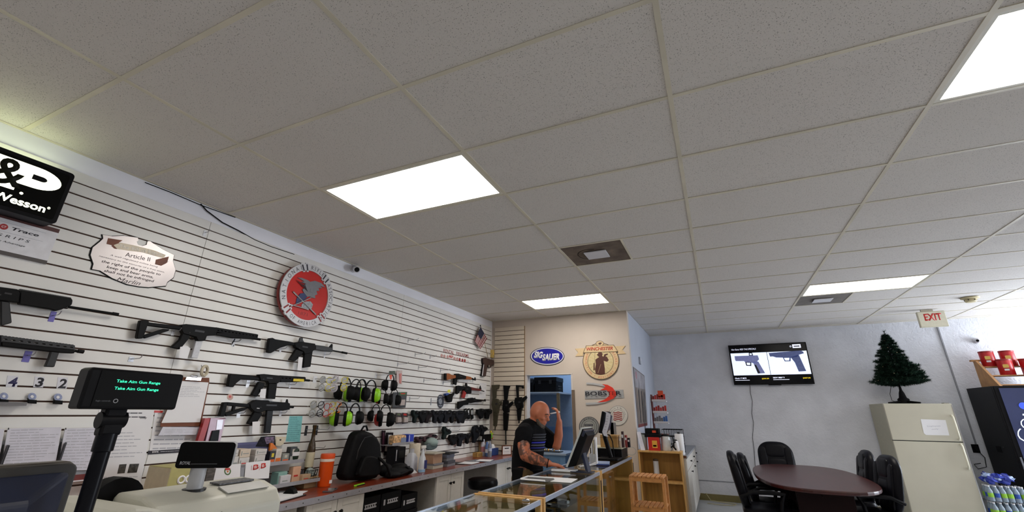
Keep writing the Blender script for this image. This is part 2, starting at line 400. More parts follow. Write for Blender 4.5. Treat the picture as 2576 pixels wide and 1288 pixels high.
def lines(W, P, n, m, w=.001, parent=None, seed=1, indent=.06, thick=.24, name='print'):
    """rows of small print on the quad P (tl, tr, br, bl) given in wall pixels"""
    rnd = random.Random(seed); q = [W.uv(*p, w) for p in P]; b = MB()
    for i in range(n):
        t = (i+.7)/(n+.6); x1 = rnd.uniform(.55, .97)
        L = [q[0][k]+(q[3][k]-q[0][k])*t for k in (0, 1)]; R = [q[1][k]+(q[2][k]-q[1][k])*t for k in (0, 1)]
        hh = (q[0][1]-q[3][1])/(n+.6)*thick*.5
        p = lambda s, d: (L[0]+(R[0]-L[0])*s, L[1]+(R[1]-L[1])*s+d, w)
        x0 = indent
        while x0 < x1-.02:
            xe = min(x1, x0+rnd.uniform(.08, .22))
            b.poly([p(x0, -hh), p(xe, -hh), p(xe, hh), p(x0, hh)], [(0, 1, 2, 3)]); x0 = xe+.018
    return b.build(name, m, parent or W.o)
M_print = pm('small_print', '#B2B3BC', .8); M_dark = pm('dark_red_band', '#4A1F1C', .5)
# ---- backlit sign
W = Wall('L', 'lightbox_sign', 'black backlit sign with glowing white letters, high up at the left edge', 'sign', c1((370, 680))[0], off=.13)
y0, z0 = W.o.location.y, W.o.location.z
W.o.location = (LW, .24, 2.445)
u = -.60
MB().prism(rrect(u, 0, 0, .33, .02), 0, .13).build('housing', M_black, W.o, bevel=.004)
MB().prism(rrect(u+.02, .02, -.02, .31, .012), .128, .131).build('face', pm('sign_face', '#060706', .25, emit=.02), W.o)
M_glow = pm('sign_glow', '#F4F6D8', .5, emit=2.6, var=0.)
b = MB(); 
P_out = [(-.33, .12), (-.21, .12), (-.21, .165)]+[(-.15+.108*math.cos(a), .2275+.062*math.sin(a)) for a in [math.radians(-90+12*i) for i in range(16)]]+[(-.33, .2895)]
b.prism(P_out, .131, .134); b.build('letter_p', M_glow, W.o)
MB().prism([(-.165, .213)]+[(-.125+.022*math.cos(a), .228+.015*math.sin(a)) for a in [math.radians(-90+20*i) for i in range(10)]]+[(-.165, .243)], .134, .1352).build('letter_counter', M_black, W.o)
txt('&', pm('sign_ink', '#121408', .5), W.o, box=(-.315, .13, -.185, .285), w=.1352, bold=.02, name='ampersand')
txt('M', M_glow, W.o, box=(-.56, .12, -.345, .29), w=.131, bold=.02, name='letter_m')
txt('.', M_glow, W.o, box=(-.185, .108, -.17, .123), w=.131, name='period')
txt('Smith &', M_glow, W.o, box=(-.53, .048, -.285, .09), w=.131, bold=.025); txt('Wesson', M_glow, W.o, box=(-.275, .046, -.064, .09), w=.131, bold=.025)
MB().box((u+.06, .33, .03), (-.06, .3325, .09)).build('light_slot', pm('slot_glow', '#EAF5C4', .5, emit=5, var=0.), W.o)
txt('®', M_glow, W.o, box=(-.06, .073, -.047, .088), w=.131)
MB().tube([W.inv @ p for p in (on_x(0, 360, .06), on_x(10, 366, .05), on_x(22, 374, .03))], .005, 6).build('cord', M_black, W.o) if False else None
# ---- laser-grips board
W = Wall('L', 'grips_poster', 'white display board with dark red bands under the backlit sign', 'poster', c1((300, 945))[0])
W.o.location = (LW, .30, 2.235); W.inv = W.o.matrix_world.inverted(); bpy.context.view_layer.update(); W.inv = W.o.matrix_world.inverted()
MB().box((-.42, 0, 0), (0, .215, .012)).build('board', pm('board_white', '#DADADF', .4), W.o)
MB().box((-.42, .198, .012), (0, .222, .0135)).build('band', M_dark, W.o); MB().box((-.42, 0, .012), (0, .022, .0135)).build('band', pm('band_grey', '#4A4443', .5), W.o)
MB().prism(ell(.0165, .0165, 24, (-.218, .152)), .012, .0135).build('emblem', pm('emblem_red', '#A5282B', .4), W.o)
txt('CT', M_paper, W.o, box=(-.227, .146, -.209, .158), w=.0136, bold=.02); 
txt('Crimson', M_ink, W.o, box=(-.40, .143, -.245, .163), w=.0125, bold=.01); txt('Trace', M_ink, W.o, box=(-.187, .145, -.075, .163), w=.0125, shear=.2, bold=.02)
txt('L A S E R', M_ink, W.o, box=(-.40, .098, -.26, .113), w=.0125); txt('G R I P S', M_ink, W.o, box=(-.235, .098, -.1, .113), w=.0125, shear=.2)
txt('The Advantage', M_ink, W.o, box=(-.235, .066, -.11, .078), w=.0125, shear=.3)
MB().box((-.4, .178, .012), (-.05, .1795, .0127)).box((-.4, .125, .012), (-.05, .1265, .0127)).build('rule', M_print, W.o)
# ---- shield-shaped tin sign
W = Wall('L', 'tin_sign', 'shield-shaped silver metal sign with printed verse and brown scroll', 'sign', c1((850, 1090))[0])
P = c1((655,745),(720,755),(800,752),(890,765),(895,785),(882,790),(890,812),(920,820),(948,812),(955,788),(970,788),(1050,840),(1130,880),(1122,920),(1140,980),(1125,1030),(1085,1060),(1075,1085),(1010,1090),(960,1095),(900,1090),(820,1075),(720,1035),(640,985),(585,975),(595,940),(575,880),(590,830),(640,790),(660,770))
W.pr('rim', P, .002, .005, M_blackm)
q = [W.uv(*p) for p in P]; cx = sum(p[0] for p in q)/len(q); cy = sum(p[1] for p in q)/len(q)
MB().prism([(cx+(p[0]-cx)*.975, cy+(p[1]-cy)*.97) for p in q], .004, .008).build('plate', pm('sign_silver', '#CDC6C6', .3, metal=.25, var=.05, scale=4), W.o)
M_scroll = pm('scroll_brown', '#6B3313', .5, var=.2, scale=30); M_cream2 = pm('scroll_cream', '#E2D5BE', .5)
W.pr('scroll_end', c1((700,770),(795,785),(770,800),(790,815),(780,830),(690,808)), .008, .0092, M_scroll); W.pr('scroll_end', c1((1010,910),(1095,890),(1085,925),(1100,915),(1075,935),(1045,950),(1005,940)), .008, .0092, M_scroll)
W.pr('scroll', c1((735,815),(780,800),(860,815),(1000,850),(1075,880),(1060,900),(1020,890),(920,862),(820,850),(760,840)), .008, .0095, M_cream2)
W.pr('scroll_shadow', c1((720,820),(735,815),(760,842),(740,838)), .008, .009, M_scroll)
sg = pm('sign_lettering', '#3A3434', .6)
c = lambda x, y: c1((x, y))[0]
for body, a, b_, h, bo, sh in (('The Bill of Rights', c(765, 838), c(1050, 893), 12, .01, .0), ('Article II', c(810, 888), c(970, 922), 11, .0, 0), ('A well regulated militia being', c(712, 886), c(1022, 964), 5, 0, .2),
                       ('necessary to the security of a free state,', c(640, 892), c(1065, 998), 5, 0, .2), ('the right of the people to', c(655, 932), c(1038, 1018), 9, .01, .15), ('keep and bear arms,', c(688, 968), c(990, 1036), 9, .01, .15),
                       ('shall not be infringed', c(670, 993), c(995, 1062), 9, .01, .15), ('Marlin', c(750, 1048), c(908, 1078), 11, 0, .4)):
    wtext(W, body, a, b_, h, pm('scroll_white', '#F3EDE2', .5) if body[:8] == 'The Bill' else sg, w=.0096 if body[:8] == 'The Bill' else .0082, bold=bo, shear=sh)
# ---- round association sign
W = Wall('L', 'round_sign', 'big round red sign with silver lettered ring and grey eagle', 'sign', c3((1140, 815))[0], off=.04)
P0 = W.uv(*c3((862, 500))[0], .05); P1 = W.uv(*c3((1412, 500))[0], .05); Pt = W.uv(*c3((1170, 178))[0], .05); Pb = W.uv(*c3((1110, 818))[0], .05)
RC = ((P0[0]+P1[0])/2, (Pt[1]+Pb[1])/2); RR = ((P1[0]-P0[0])/2+(Pt[1]-Pb[1])/2)/2
M_nred = pm('sign_red', '#B51E17', .3, var=.08, scale=6); M_nsil = pm('sign_ring', '#C3C3C6', .35, metal=.2); M_eag = pm('eagle_grey', '#6C6D73', .4, var=.06, scale=30); M_nred2 = pm('sign_red_dark', '#7C1512', .4)
MB().prism(ell(RR*.985, RR*.985, 48, RC), .0, .03).build('back_disc', M_nred2, W.o, bevel=.002)
MB().prism(ell(RR*.84, RR*.84, 48, RC), .03, .045).build('centre_disc', M_nred, W.o)
b = MB(); n = 64
for (r0, r1, w0, w1) in ((RR*.79, RR, .045, .056),):
    po = ell(r1, r1, n, RC); pi = ell(r0, r0, n, RC)
    b.poly([(x, y, w0) for x, y in po]+[(x, y, w0) for x, y in pi]+[(x, y, w1) for x, y in po]+[(x, y, w1) for x, y in pi],
           [f for i in range(n) for f in ((i, (i+1) % n, n+(i+1) % n, n+i), (2*n+i, 3*n+i, 3*n+(i+1) % n, 2*n+(i+1) % n), (i, 2*n+i, 2*n+(i+1) % n, (i+1) % n), (n+i, n+(i+1) % n, 3*n+(i+1) % n, 3*n+i))])
b.build('ring', M_nsil, W.o)
for body, a0, a1 in (('NATIONAL', 198, 118), ('RIFLE', 92, 62), ('ASSOCIATION', 35, -42)): arc_txt(body, M_ink, W.o, RC, RR*.895, a0, a1, RR*.185, .0563, sx=.85)
arc_txt('OF AMERICA', M_ink, W.o, RC, RR*.895, 238, 298, RR*.17, .0563, inward=True, sx=.72)
for a in (107, 48, 218, 313):
    for da in (-6, 4):
        q = [(RC[0]+RR*r*math.cos(math.radians(a+da+dd)), RC[1]+RR*r*math.sin(math.radians(a+da+dd))) for r, dd in ((.74, 0), (1.03, 2), (1.03, 7), (.74, 6))]
        MB().prism(q, .045, .0575).build('ribbon_fold', M_nsil, W.o)
        q = [(RC[0]+RR*r*math.cos(math.radians(a+da+dd)), RC[1]+RR*r*math.sin(math.radians(a+da+dd))) for r, dd in ((.78, 1.5), (.98, 3), (.98, 6), (.78, 5))]
        MB().prism(q, .0575, .0582).build('ribbon_inset', M_nred2 if a > 100 and a != 107 else M_ink, W.o)
W.pr('eagle', c3((1045,320),(1090,322),(1150,345),(1175,362),(1225,352),(1290,375),(1330,420),(1280,405),(1300,430),(1262,425),(1270,455),(1240,455),(1250,490),(1225,500),(1228,530),(1200,525),(1170,510),(1145,515),(1110,470),(1095,440),(1130,420),(1105,395),(1135,385),(1085,365),(1115,358)), .045, .053, M_eag)
for _i in range(7): W.bar('feather', c3((1068+14*_i, 338+7*_i))[0], c3((1128+9*_i, 402+9*_i))[0], .0016, .0955, M_ink, n=5)
W.pr('eagle_head', c3((1180,430),(1205,440),(1200,470),(1175,470)), .053, .055, M_eag)
W.pr('shield', c3((1075,480),(1120,475),(1145,520),(1100,560),(1060,590),(1030,585),(1040,530)), .045, .051, pm('sign_blue', '#27325C', .4))
for a, b_ in (((1035, 455), (1265, 690)), ((1005, 610), (1215, 520)), ((1000, 585), (1190, 640))): W.bar('crossed_rifle', c3(a)[0], c3(b_)[0], .0065, .094, M_chrome, n=6)
W.pr('wreath', c3((1090,590),(1130,560),(1180,560),(1205,590),(1190,635),(1130,640),(1090,620)), .045, .0505, pm('sign_grey', '#8D9096', .4, var=.4, scale=60))
txt('1871', M_nred2, W.o, box=(RC[0]-RR*.22, RC[1]-RR*.66, RC[0]+RR*.12, RC[1]-RR*.56), w=.0455, name='year')
# ------------------------------------------------------------------ rifles
def lattice(W, name, q, n, w0, w1, m, parent=None, top=.36, bot=.46):
    """rail with a row of open slots between the upper and lower strips; q = tl, tr, br, bl in pixels"""
    U = [W.uv(*p, (w0+w1)/2) for p in q]; b = MB()
    at = lambda s, t: tuple(U[0][k]*(1-s)*(1-t)+U[1][k]*s*(1-t)+U[2][k]*s*t+U[3][k]*(1-s)*t for k in (0, 1))
    b.prism([at(0, 0), at(1, 0), at(1, top), at(0, top)], w0, w1); b.prism([at(0, 1-bot), at(1, 1-bot), at(1, 1), at(0, 1)], w0, w1)
    for i in range(n+1):
        s = i/n; b.prism([at(max(0, s-.25/n), top), at(min(1, s+.25/n), top), at(min(1, s+.25/n), 1-bot), at(max(0, s-.25/n), 1-bot)], w0, w1)
    m2 = 2*n+2
    for i in range(m2):                                    # rail teeth
        s = (i+.2)/m2; s2 = (i+.75)/m2; b.prism([at(s, -.12), at(s2, -.12), at(s2, .02), at(s, .02)], w0+.006, w1-.006)
    return b.build(name, m, parent or W.o)
GW0, GW1 = .022, .062
def gun(name, label, at, parts, conv, bars=(), rails=(), group='rifles hung on the slatwall', ax='L', tagp=None):
    W = Wall(ax, name, label, 'rifle', conv(at)[0], group, off=.0)
    for nm, pts, m, w0, w1 in parts: W.pr(nm, conv(*pts), w0, w1, m, bevel=.004 if w1-w0 > .02 else .002)
    for nm, pts, m, w0, w1 in parts:
        if nm == 'receiver':
            q = [W.uv(*p, w1) for p in conv(*pts)]; x0, x1 = min(p[0] for p in q), max(p[0] for p in q); y0, y1 = min(p[1] for p in q), max(p[1] for p in q); lx, ly = x1-x0, y1-y0
            MB().box((x0+lx*.42, y0+ly*.56, w1), (x0+lx*.68, y0+ly*.68, w1+.0015)).build('ejection_port', M_gun2, W.o); MB().tube([(x0+lx*.3, y0+ly*.45, w1-.004), (x0+lx*.3, y0+ly*.45, w1+.002)], .004, 8).build('pin', M_gun2, W.o)
        if nm == 'grip':
            q = [W.uv(*p, .042) for p in conv(*pts)]; tp = sorted(q, key=lambda p: -p[1])[:2]; gx, gy = max(p[0] for p in tp), min(p[1] for p in tp)
            if ax == 'L': MB().torus((gx+.022, gy-.006, .042), (.026, .02), .003, None, 14, 5, math.pi, 2*math.pi).build('trigger_guard', M_gun, W.o); MB().tube([(gx+.018, gy+.004, .042), (gx+.022, gy-.016, .042)], .0025, 5).build('trigger', M_gun2, W.o)
    for nm, a, b_, r, m in bars: W.bar(nm, conv(a)[0], conv(b_)[0], r, (GW0+GW1)/2, m)
    for nm, q, n, m in rails: lattice(W, nm, conv(*q), n, GW0+.004, GW1-.004, m)
    if tagp:
        W.pr('price_tag', conv(*tagp), .066, .0665, M_paper, bevel=0)
    return W
S0, S1 = .026, .058
gun('rifle', 'black rifle cut off by the left edge with long bare barrel, below the display board', (600, 530), [
    ('receiver', ((-60,262),(180,295),(205,335),(190,440),(-60,410)), M_gun, GW0, GW1), ('magazine', ((0,415),(95,430),(120,655),(0,690)), M_gun2, .03, .055),
    ('stock', ((-420,200),(-60,265),(-60,330),(-250,330),(-420,400)), M_gun, S0, S1), ('handguard', ((205,300),(755,388),(772,412),(762,462),(700,490),(650,512),(590,528),(540,510),(195,455)), M_gun, .024, .06),
    ('gas_block', ((690,420),(735,428),(730,505),(690,498)), M_gun2, .03, .054)], e4,
    [('barrel', (740, 480), (1275, 562), .0075, M_gun), ('muzzle', (1215, 552), (1278, 563), .010, M_gun), ('grip', (-110, 400), (-150, 560), .02, M_gun)], [('top_rail', ((210,292),(755,384),(752,412),(206,330)), 14, M_gun2)])
gun('rifle', 'black rifle cut off by the left edge with slotted handguard and angled foregrip', (600, 1100), [
    ('handguard', ((0,855),(790,945),(790,985),(640,978),(0,908)), M_gun, GW0, GW1), ('foregrip', ((545,950),(632,975),(618,1010),(578,1133),(475,1128),(520,1030)), M_gun2, .03, .056),
    ('receiver', ((-330,740),(0,790),(0,910),(-330,880)), M_gun, GW0, GW1), ('stock', ((-700,690),(-330,745),(-330,800),(-520,800),(-700,900)), M_gun, S0, S1), ('magazine', ((-140,890),(-50,900),(-50,1100),(-150,1090)), M_gun2, .03, .055)], e4,
    [('barrel', (780, 950), (850, 962), .008, M_gun), ('muzzle', (840, 958), (903, 967), .011, M_gun)], [('slotted_rail', ((0,795),(795,898),(792,955),(0,865)), 10, M_gun2)])
gun('rifle', 'long black rifle with skeleton stock and pale lattice magazine, under the shield-shaped sign', (1240, 300), [
    ('butt_plate', ((886,66),(926,64),(945,72),(905,182),(870,184),(866,172)), M_gun, S0, S1), ('stock_added_glow', ((920,74),(955,80),(1150,103),(1150,126),(1080,120),(916,98)), M_gun, .03, .055), ('stock_strut', ((905,162),(1040,120),(1078,124),(1070,134),(920,182)), M_gun, .032, .052),
    ('receiver', ((1148,94),(1180,90),(1300,104),(1372,112),(1372,162),(1312,165),(1300,197),(1254,198),(1240,172),(1160,152),(1148,128)), M_gun, GW0, GW1),
    ('grip', ((1160,148),(1208,162),(1198,185),(1142,252),(1084,238),(1140,190)), M_gun, .028, .056), ('magazine', ((1246,198),(1288,200),(1256,308),(1216,304)), pm('pale_magazine', '#B4B5BA', .3, var=.08, scale=90), .032, .052),
    ('handguard_lower', ((1372,135),(1626,176),(1624,186),(1480,180),(1372,160)), M_gun, .026, .058)], c2,
    [('barrel', (1600, 178), (1660, 188), .010, M_gun)], [('slotted_rail', ((1372,114),(1640,158),(1634,182),(1372,146)), 12, M_gun)], tagp=((1150,235),(1195,228),(1215,245),(1195,312),(1140,305)))
gun('rifle', 'black carbine with triangular front sight and hanging white tag, below the round red sign', (1150, 1230), [
    ('stock', ((786,930),(820,926),(845,940),(985,962),(1042,976),(1042,1004),(980,1000),(890,1030),(800,1082),(768,1074),(776,990)), M_gun, S0, S1),
    ('receiver', ((1040,972),(1110,966),(1248,986),(1250,1046),(1226,1056),(1216,1078),(1140,1092),(1128,1066),(1050,1024),(1036,992)), M_gun, GW0, GW1),
    ('grip', ((1060,1040),(1135,1068),(1120,1090),(1050,1162),(990,1150)), M_gun, .028, .056), ('magazine', ((1146,1072),(1228,1060),(1206,1218),(1130,1230)), M_gun, .03, .054),
    ('handguard', ((1250,998),(1330,1008),(1425,1028),(1425,1068),(1340,1062),(1250,1046)), M_gun2, .022, .062), ('rear_sight', ((1090,968),(1102,925),(1132,922),(1130,945),(1146,972)), M_gun2, .034, .05),
    ('front_sight', ((1388,1028),(1424,986),(1436,990),(1434,1040)), M_gun, .038, .046)], c3,
    [('barrel', (1420, 1052), (1560, 1078), .0075, M_gun), ('muzzle', (1530, 1072), (1580, 1082), .011, M_gun)], tagp=((1092,1118),(1134,1125),(1120,1258),(1078,1248)))
gun('rifle', 'black short carbine with yellow tag near the muzzle, above the compact submachine gun', (660, 360), [
    ('stock', ((318,137),(384,140),(500,150),(562,166),(562,188),(410,182),(372,212),(346,246),(300,240)), M_gun, S0, S1), ('receiver', ((556,140),(600,136),(740,150),(738,196),(712,216),(640,216),(630,198),(572,192)), M_gun, GW0, GW1),
    ('grip', ((562,200),(612,214),(604,240),(546,326),(500,312)), M_gun, .028, .056), ('magazine', ((646,212),(716,216),(699,345),(632,340)), M_gun, .03, .054), ('handguard_lower', ((740,180),(948,190),(948,198),(880,204),(740,204)), M_gun, .026, .058),
    ('yellow_tag', ((858,174),(946,178),(945,200),(854,196)), pm('yellow_tag', '#D9C21F', .5), .062, .0635)], c4,
    [('barrel', (940, 186), (990, 190), .010, M_gun)], [('slotted_rail', ((740,152),(950,164),(948,196),(740,190)), 7, M_gun)], tagp=((585,262),(630,258),(622,340),(575,332)))
gun('rifle', 'compact black submachine gun with open triangle stock, hung below the carbine with the yellow tag', (640, 628), [
    ('butt_plate', ((264,372),(300,370),(284,440),(270,492),(228,490)), M_gun, S0, S1), ('stock_top', ((298,370),(488,386),(488,416),(292,400)), M_gun, .03, .054), ('stock_strut', ((268,462),(430,418),(488,412),(440,440),(290,490)), M_gun, .03, .054), ('stock_brace', ((350,395),(372,398),(360,440),(340,444)), M_gun, .032, .052),
    ('receiver', ((480,384),(528,352),(640,356),(650,372),(790,372),(818,382),(816,432),(760,442),(610,442),(560,462),(520,452),(486,420)), M_gun, GW0, GW1), ('grip', ((528,446),(594,462),(580,485),(530,568),(466,550)), M_gun, .028, .056),
    ('magazine', ((630,432),(682,440),(660,630),(610,628)), pm('smoke_magazine', '#1C1D20', .35, var=.2, scale=90), .03, .054), ('front_sight', ((790,378),(800,346),(808,346),(812,380)), M_gun, .036, .048), ('marking', ((552,418),(575,420),(574,426),(551,424)), M_paper, .0622, .0626)], c4,
    [('barrel', (815, 410), (856, 412), .010, M_gun)], [('top_rail', ((540,354),(815,380),(814,404),(540,388)), 8, M_gun2)], tagp=((515,535),(580,530),(570,640),(512,632)))
M_wood = pm('ak_wood', '#8A4A1C', .4, var=.2, scale=30, stretch=(1, 6, 1))
RG = 'rental rifles beside the corner'
gun('rifle', 'rifle with orange-brown wooden stock and handguard, under the red RENTAL FIREARMS lettering', (640, 285), [
    ('stock', ((475,112),(520,114),(556,136),(622,142),(622,182),(560,192),(490,212),(470,210)), M_wood, S0, S1), ('butt_plate', ((458,114),(478,112),(480,212),(455,208)), M_gun, S0, S1), ('receiver', ((610,120),(650,116),(720,138),(765,152),(765,194),(680,202),(610,188)), M_gun, GW0, GW1),
    ('handguard', ((760,150),(832,164),(852,186),(836,206),(752,202)), M_wood, GW0, GW1), ('grip', ((594,188),(642,196),(626,286),(590,270)), M_gun, .03, .054), ('front_sight', ((894,216),(902,170),(914,174),(918,218)), M_gun, .036, .048)], d5,
    [('barrel', (836, 192), (915, 212), .008, M_gun), ('gas_tube', (830, 172), (880, 190), .007, M_gun)], group=RG)
gun('rifle', 'black rifle with dark red handguard and red pistol grip, middle of the three rental rifles', (760, 480), [
    ('stock', ((630,300),(660,292),(742,306),(742,342),(690,362),(642,420),(624,414)), M_gun, S0, S1), ('receiver', ((736,310),(800,300),(842,320),(840,408),(784,416),(740,372)), M_gun, GW0, GW1), ('grip', ((735,366),(776,368),(746,482),(708,470)), pm('dark_red_grip', '#8E1F1A', .4), .028, .056),
    ('handguard', ((822,310),(980,346),(986,372),(842,362)), pm('dark_red_rail', '#5A1A18', .4), GW0, GW1), ('rear_sight', ((758,302),(766,258),(786,258),(794,304)), M_gun, .034, .05), ('front_sight', ((966,346),(984,290),(1002,352)), M_gun, .036, .048)], d5,
    [('barrel', (984, 362), (1040, 378), .008, M_gun)], group=RG)
gun('rifle', 'plain black rifle with angular stock, lowest of the three rental rifles', (700, 630), [
    ('stock', ((656,530),(780,506),(815,474),(832,492),(792,576),(730,582),(662,636),(652,630)), M_gun, S0, S1), ('receiver', ((800,482),(860,470),(912,490),(992,506),(992,532),(900,538),(832,552),(800,524)), M_gun, GW0, GW1), ('rear_sight', ((880,486),(905,470),(912,476),(905,490)), M_gun, .036, .048), ('front_sight', ((1044,508),(1050,490),(1060,494),(1060,512)), M_gun, .036, .048)], d5,
    [('barrel', (990, 514), (1062, 518), .009, M_gun)], group=RG)
M_olive = pm('gun_olive', '#3A3524', .6, var=.15)
VG = 'rifles standing muzzle down on the cream slat panel'
for lab, m, at, parts, bars in (
    ('olive-toned rifle hung muzzle down, nearest the corner', M_olive, (66, 760), [('stock', ((44,478),(94,476),(88,502),(74,502),(72,562),(50,562))), ('receiver', ((50,560),(86,568),(96,600),(86,662),(54,652),(44,602))), ('magazine', ((78,598),(104,577),(110,592),(82,626))), ('handguard', ((54,652),(84,664),(74,742),(56,740)))], (((66, 735), (64, 768)),)),
    ('black rifle hung muzzle down with long thin barrel, between two others', M_gun, (134, 858), [('stock', ((118,480),(162,482),(152,506),(142,576),(124,576))), ('receiver', ((118,575),(150,578),(156,650),(126,660),(112,632))), ('magazine', ((146,602),(176,580),(182,593),(152,628))), ('handguard', ((118,652),(152,660),(142,770),(120,766)))], (((132, 765), (134, 858)),)),
    ('black rifle hung muzzle down with open wire stock, beside the doorway', M_gun, (218, 715), [('stock', ((198,478),(246,480),(250,500),(238,500),(236,490),(214,490),(216,560),(204,560))), ('receiver', ((194,560),(236,554),(246,620),(210,642),(188,592))), ('magazine', ((234,566),(264,545),(270,560),(240,592))), ('handguard', ((204,636),(236,618),(226,700),(210,700)))], (((218, 690), (217, 722)),))):
    gun('rifle', lab, at, [(n_, p_, m, S0 if n_ in ('stock', 'magazine') else GW0, S1 if n_ in ('stock', 'magazine') else GW1) for n_, p_ in parts], c6, [('barrel', a, b_, .010, m) for a, b_ in bars], group=VG, ax='P')
# ------------------------------------------------------------------ small things around the corner
W = Wall('L', 'wall_lettering', 'red RENTAL FIREARMS lettering with a row of small red emblems', 'lettering', e8((540, 720))[0])
M_rlet = pm('red_vinyl', '#8E2B26', .5)
e = lambda x, y: e8((x, y))[0]
wtext(W, 'RENTAL', e(285, 690), e(498, 738), 9, M_rlet, .001, bold=.01); wtext(W, 'FIREARMS', e(545, 750), e(800, 806), 9, M_rlet, .001, bold=.01); wtext(W, 'M&P', e(400, 805), e(482, 822), 8, M_red, .001, bold=.02, shear=.2)
M_pale = pm('pale_red_vinyl', '#B98E88', .6)
for x, y in ((250, 760), (305, 775), (372, 785), (508, 820), (565, 830)): W.pr('emblem', [(e(x, y)[0]+3.2*math.cos(a), e(x, y)[1]+4.2*math.sin(a)) for a in [i*math.pi/4 for i in range(8)]], 0, .001, M_pale, bevel=0)
for x, y in ((615, 840), (670, 855), (718, 862)): W.pr('emblem', [(e(x, y)[0]+2.6*math.cos(a), e(x, y)[1]+4.2*math.sin(a)) for a in [i*math.pi/4 for i in range(8)]], 0, .001, M_rlet, bevel=0)
wtext(W, 'PTR', e(752, 880), e(800, 892), 2.5, M_rlet, .001)
# flag on a stick stuck behind the pistol-shaped sign
W = Wall('L', 'small_flag', 'small drooping US flag on a stick, above the pistol-shaped sign', 'flag', e(1190, 800))
M_fr = pm('flag_red', '#7A1E26', .8); M_fw = pm('flag_white', '#C9B7B4', .8); M_fb = pm('flag_blue', '#20223A', .8)
W.bar('stick', e(1188, 802), e(1034, 140), .004, .05, pm('stick_wood', '#8A7448', .6), n=6); W.bar('finial', e(1036, 175), e(1034, 140), .008, .05, M_black, n=8)
TL, TR, BR, BL = e(1036, 180), e(1172, 410), e(1030, 632), e(922, 470)
def lerp(p, q, t): return (p[0]+(q[0]-p[0])*t, p[1]+(q[1]-p[1])*t)
for i in range(13):
    s0, s1 = i/13, (i+1)/13
    A0, A1 = lerp(TL, TR, s0), lerp(TL, TR, s1); B0, B1 = lerp(BL, BR, s0), lerp(BL, BR, s1)
    W.pr('stripe', [A0, A1, B1, B0], .05+.004*math.sin(i*1.3), .0525+.004*math.sin(i*1.3), M_fr if i % 2 == 0 else M_fw, bevel=0)
W.pr('canton', [TL, lerp(TL, TR, .57), lerp(lerp(TL, TR, .57), lerp(BL, BR, .57), .5), lerp(TL, BL, .5)], .057, .0585, M_fb, bevel=0)
# pistol-shaped wooden sign
W = Wall('L', 'pistol_sign', 'dark brown pistol-shaped wall sign in the corner', 'sign', e(1110, 1185))
P = [e(*p) for p in ((1085,810),(1130,800),(1300,858),(1305,945),(1250,960),(1235,1010),(1195,990),(1190,940),(1170,960),(1135,1180),(1065,1170),(1100,940),(1085,890))]
W.pr('backing', [(x-2.2, y+.8) for x, y in P], .0, .03, M_black); W.pr('face', P, .03, .05, pm('sign_brown', '#3A2420', .5)); W.pr('trigger', [e(*p) for p in ((1200,950),(1225,955),(1222,1000),(1200,990))], .05, .052, M_chrome)
W.pr('grip_edge', [e(*p) for p in ((1098,940),(1108,942),(1080,1168),(1066,1166))], .05, .0515, M_paper)
# alarm strobe in the corner
t = thing('alarm_strobe', 'small yellowed alarm box high in the corner', 'alarm', (.012, 6.03, 2.33))
MB().box((0, -.022, 0), (.05, .03, .135)).build('case', pm('yellowed_plastic', '#BFA45C', .5), t, bevel=.006); MB().box((.05, -.012, .045), (.058, .02, .09)).build('lens', pm('amber_lens', '#D8B45A', .3), t, bevel=.003)
# oval badge, holstered pistol, notice
W = Wall('L', 'badge_plaque', 'grey oval police badge plaque on the slatwall', 'plaque', d5((398, 625))[0])
W.pr('plate', d5(*[(398+46*math.cos(a)*(1 if math.sin(a) > -.9 else .8), 525-100*math.sin(a)) for a in [i*math.pi/12 for i in range(24)]]), 0, .012, pm('badge_grey', '#4B4E56', .35, metal=.5, var=.3, scale=50))
W.pr('inset', d5(*[(398+24*math.cos(a), 525-45*math.sin(a)) for a in [i*math.pi/10 for i in range(20)]]), .012, .015, pm('badge_light', '#9DA0A6', .35, metal=.5, var=.3, scale=70))
for yy, s in ((455, .6), (590, .6)): W.pr('banner', d5((370, yy-8), (426, yy-6), (426, yy+10), (370, yy+8)), .012, .014, pm('badge_light', ''))
W = Wall('L', 'holstered_pistol', 'black holstered pistol with blue cap and yellow tag, beside the badge plaque', 'pistol', d5((520, 540))[0])
W.pr('holster', d5((470,430),(520,415),(552,412),(562,478),(550,532),(516,542),(490,512)), .02, .06, M_blackm); W.pr('grip', d5((545,420),(585,400),(602,404),(560,480),(545,470)), .028, .052, M_gun); W.pr('cap', d5((458,412),(500,402),(512,425),(470,442)), .02, .06, pm('blue_cap', '#2E4A8C', .5)); W.pr('yellow_tag', d5((505,355),(546,352),(540,395),(502,392)), .0, .002, pm('yellow_paper', '#D8D43A', .6))
W = Wall('L', 'paper_notice', 'white printed sheet behind the barrels of the rental rifles', 'notice', d5((1015, 482))[0])
P = d5((976, 250), (1080, 252), (1062, 482), (968, 480)); W.pr('sheet', P, 0, .001, M_paper, bevel=0); lines(W, P, 12, M_print, .0012, seed=4)
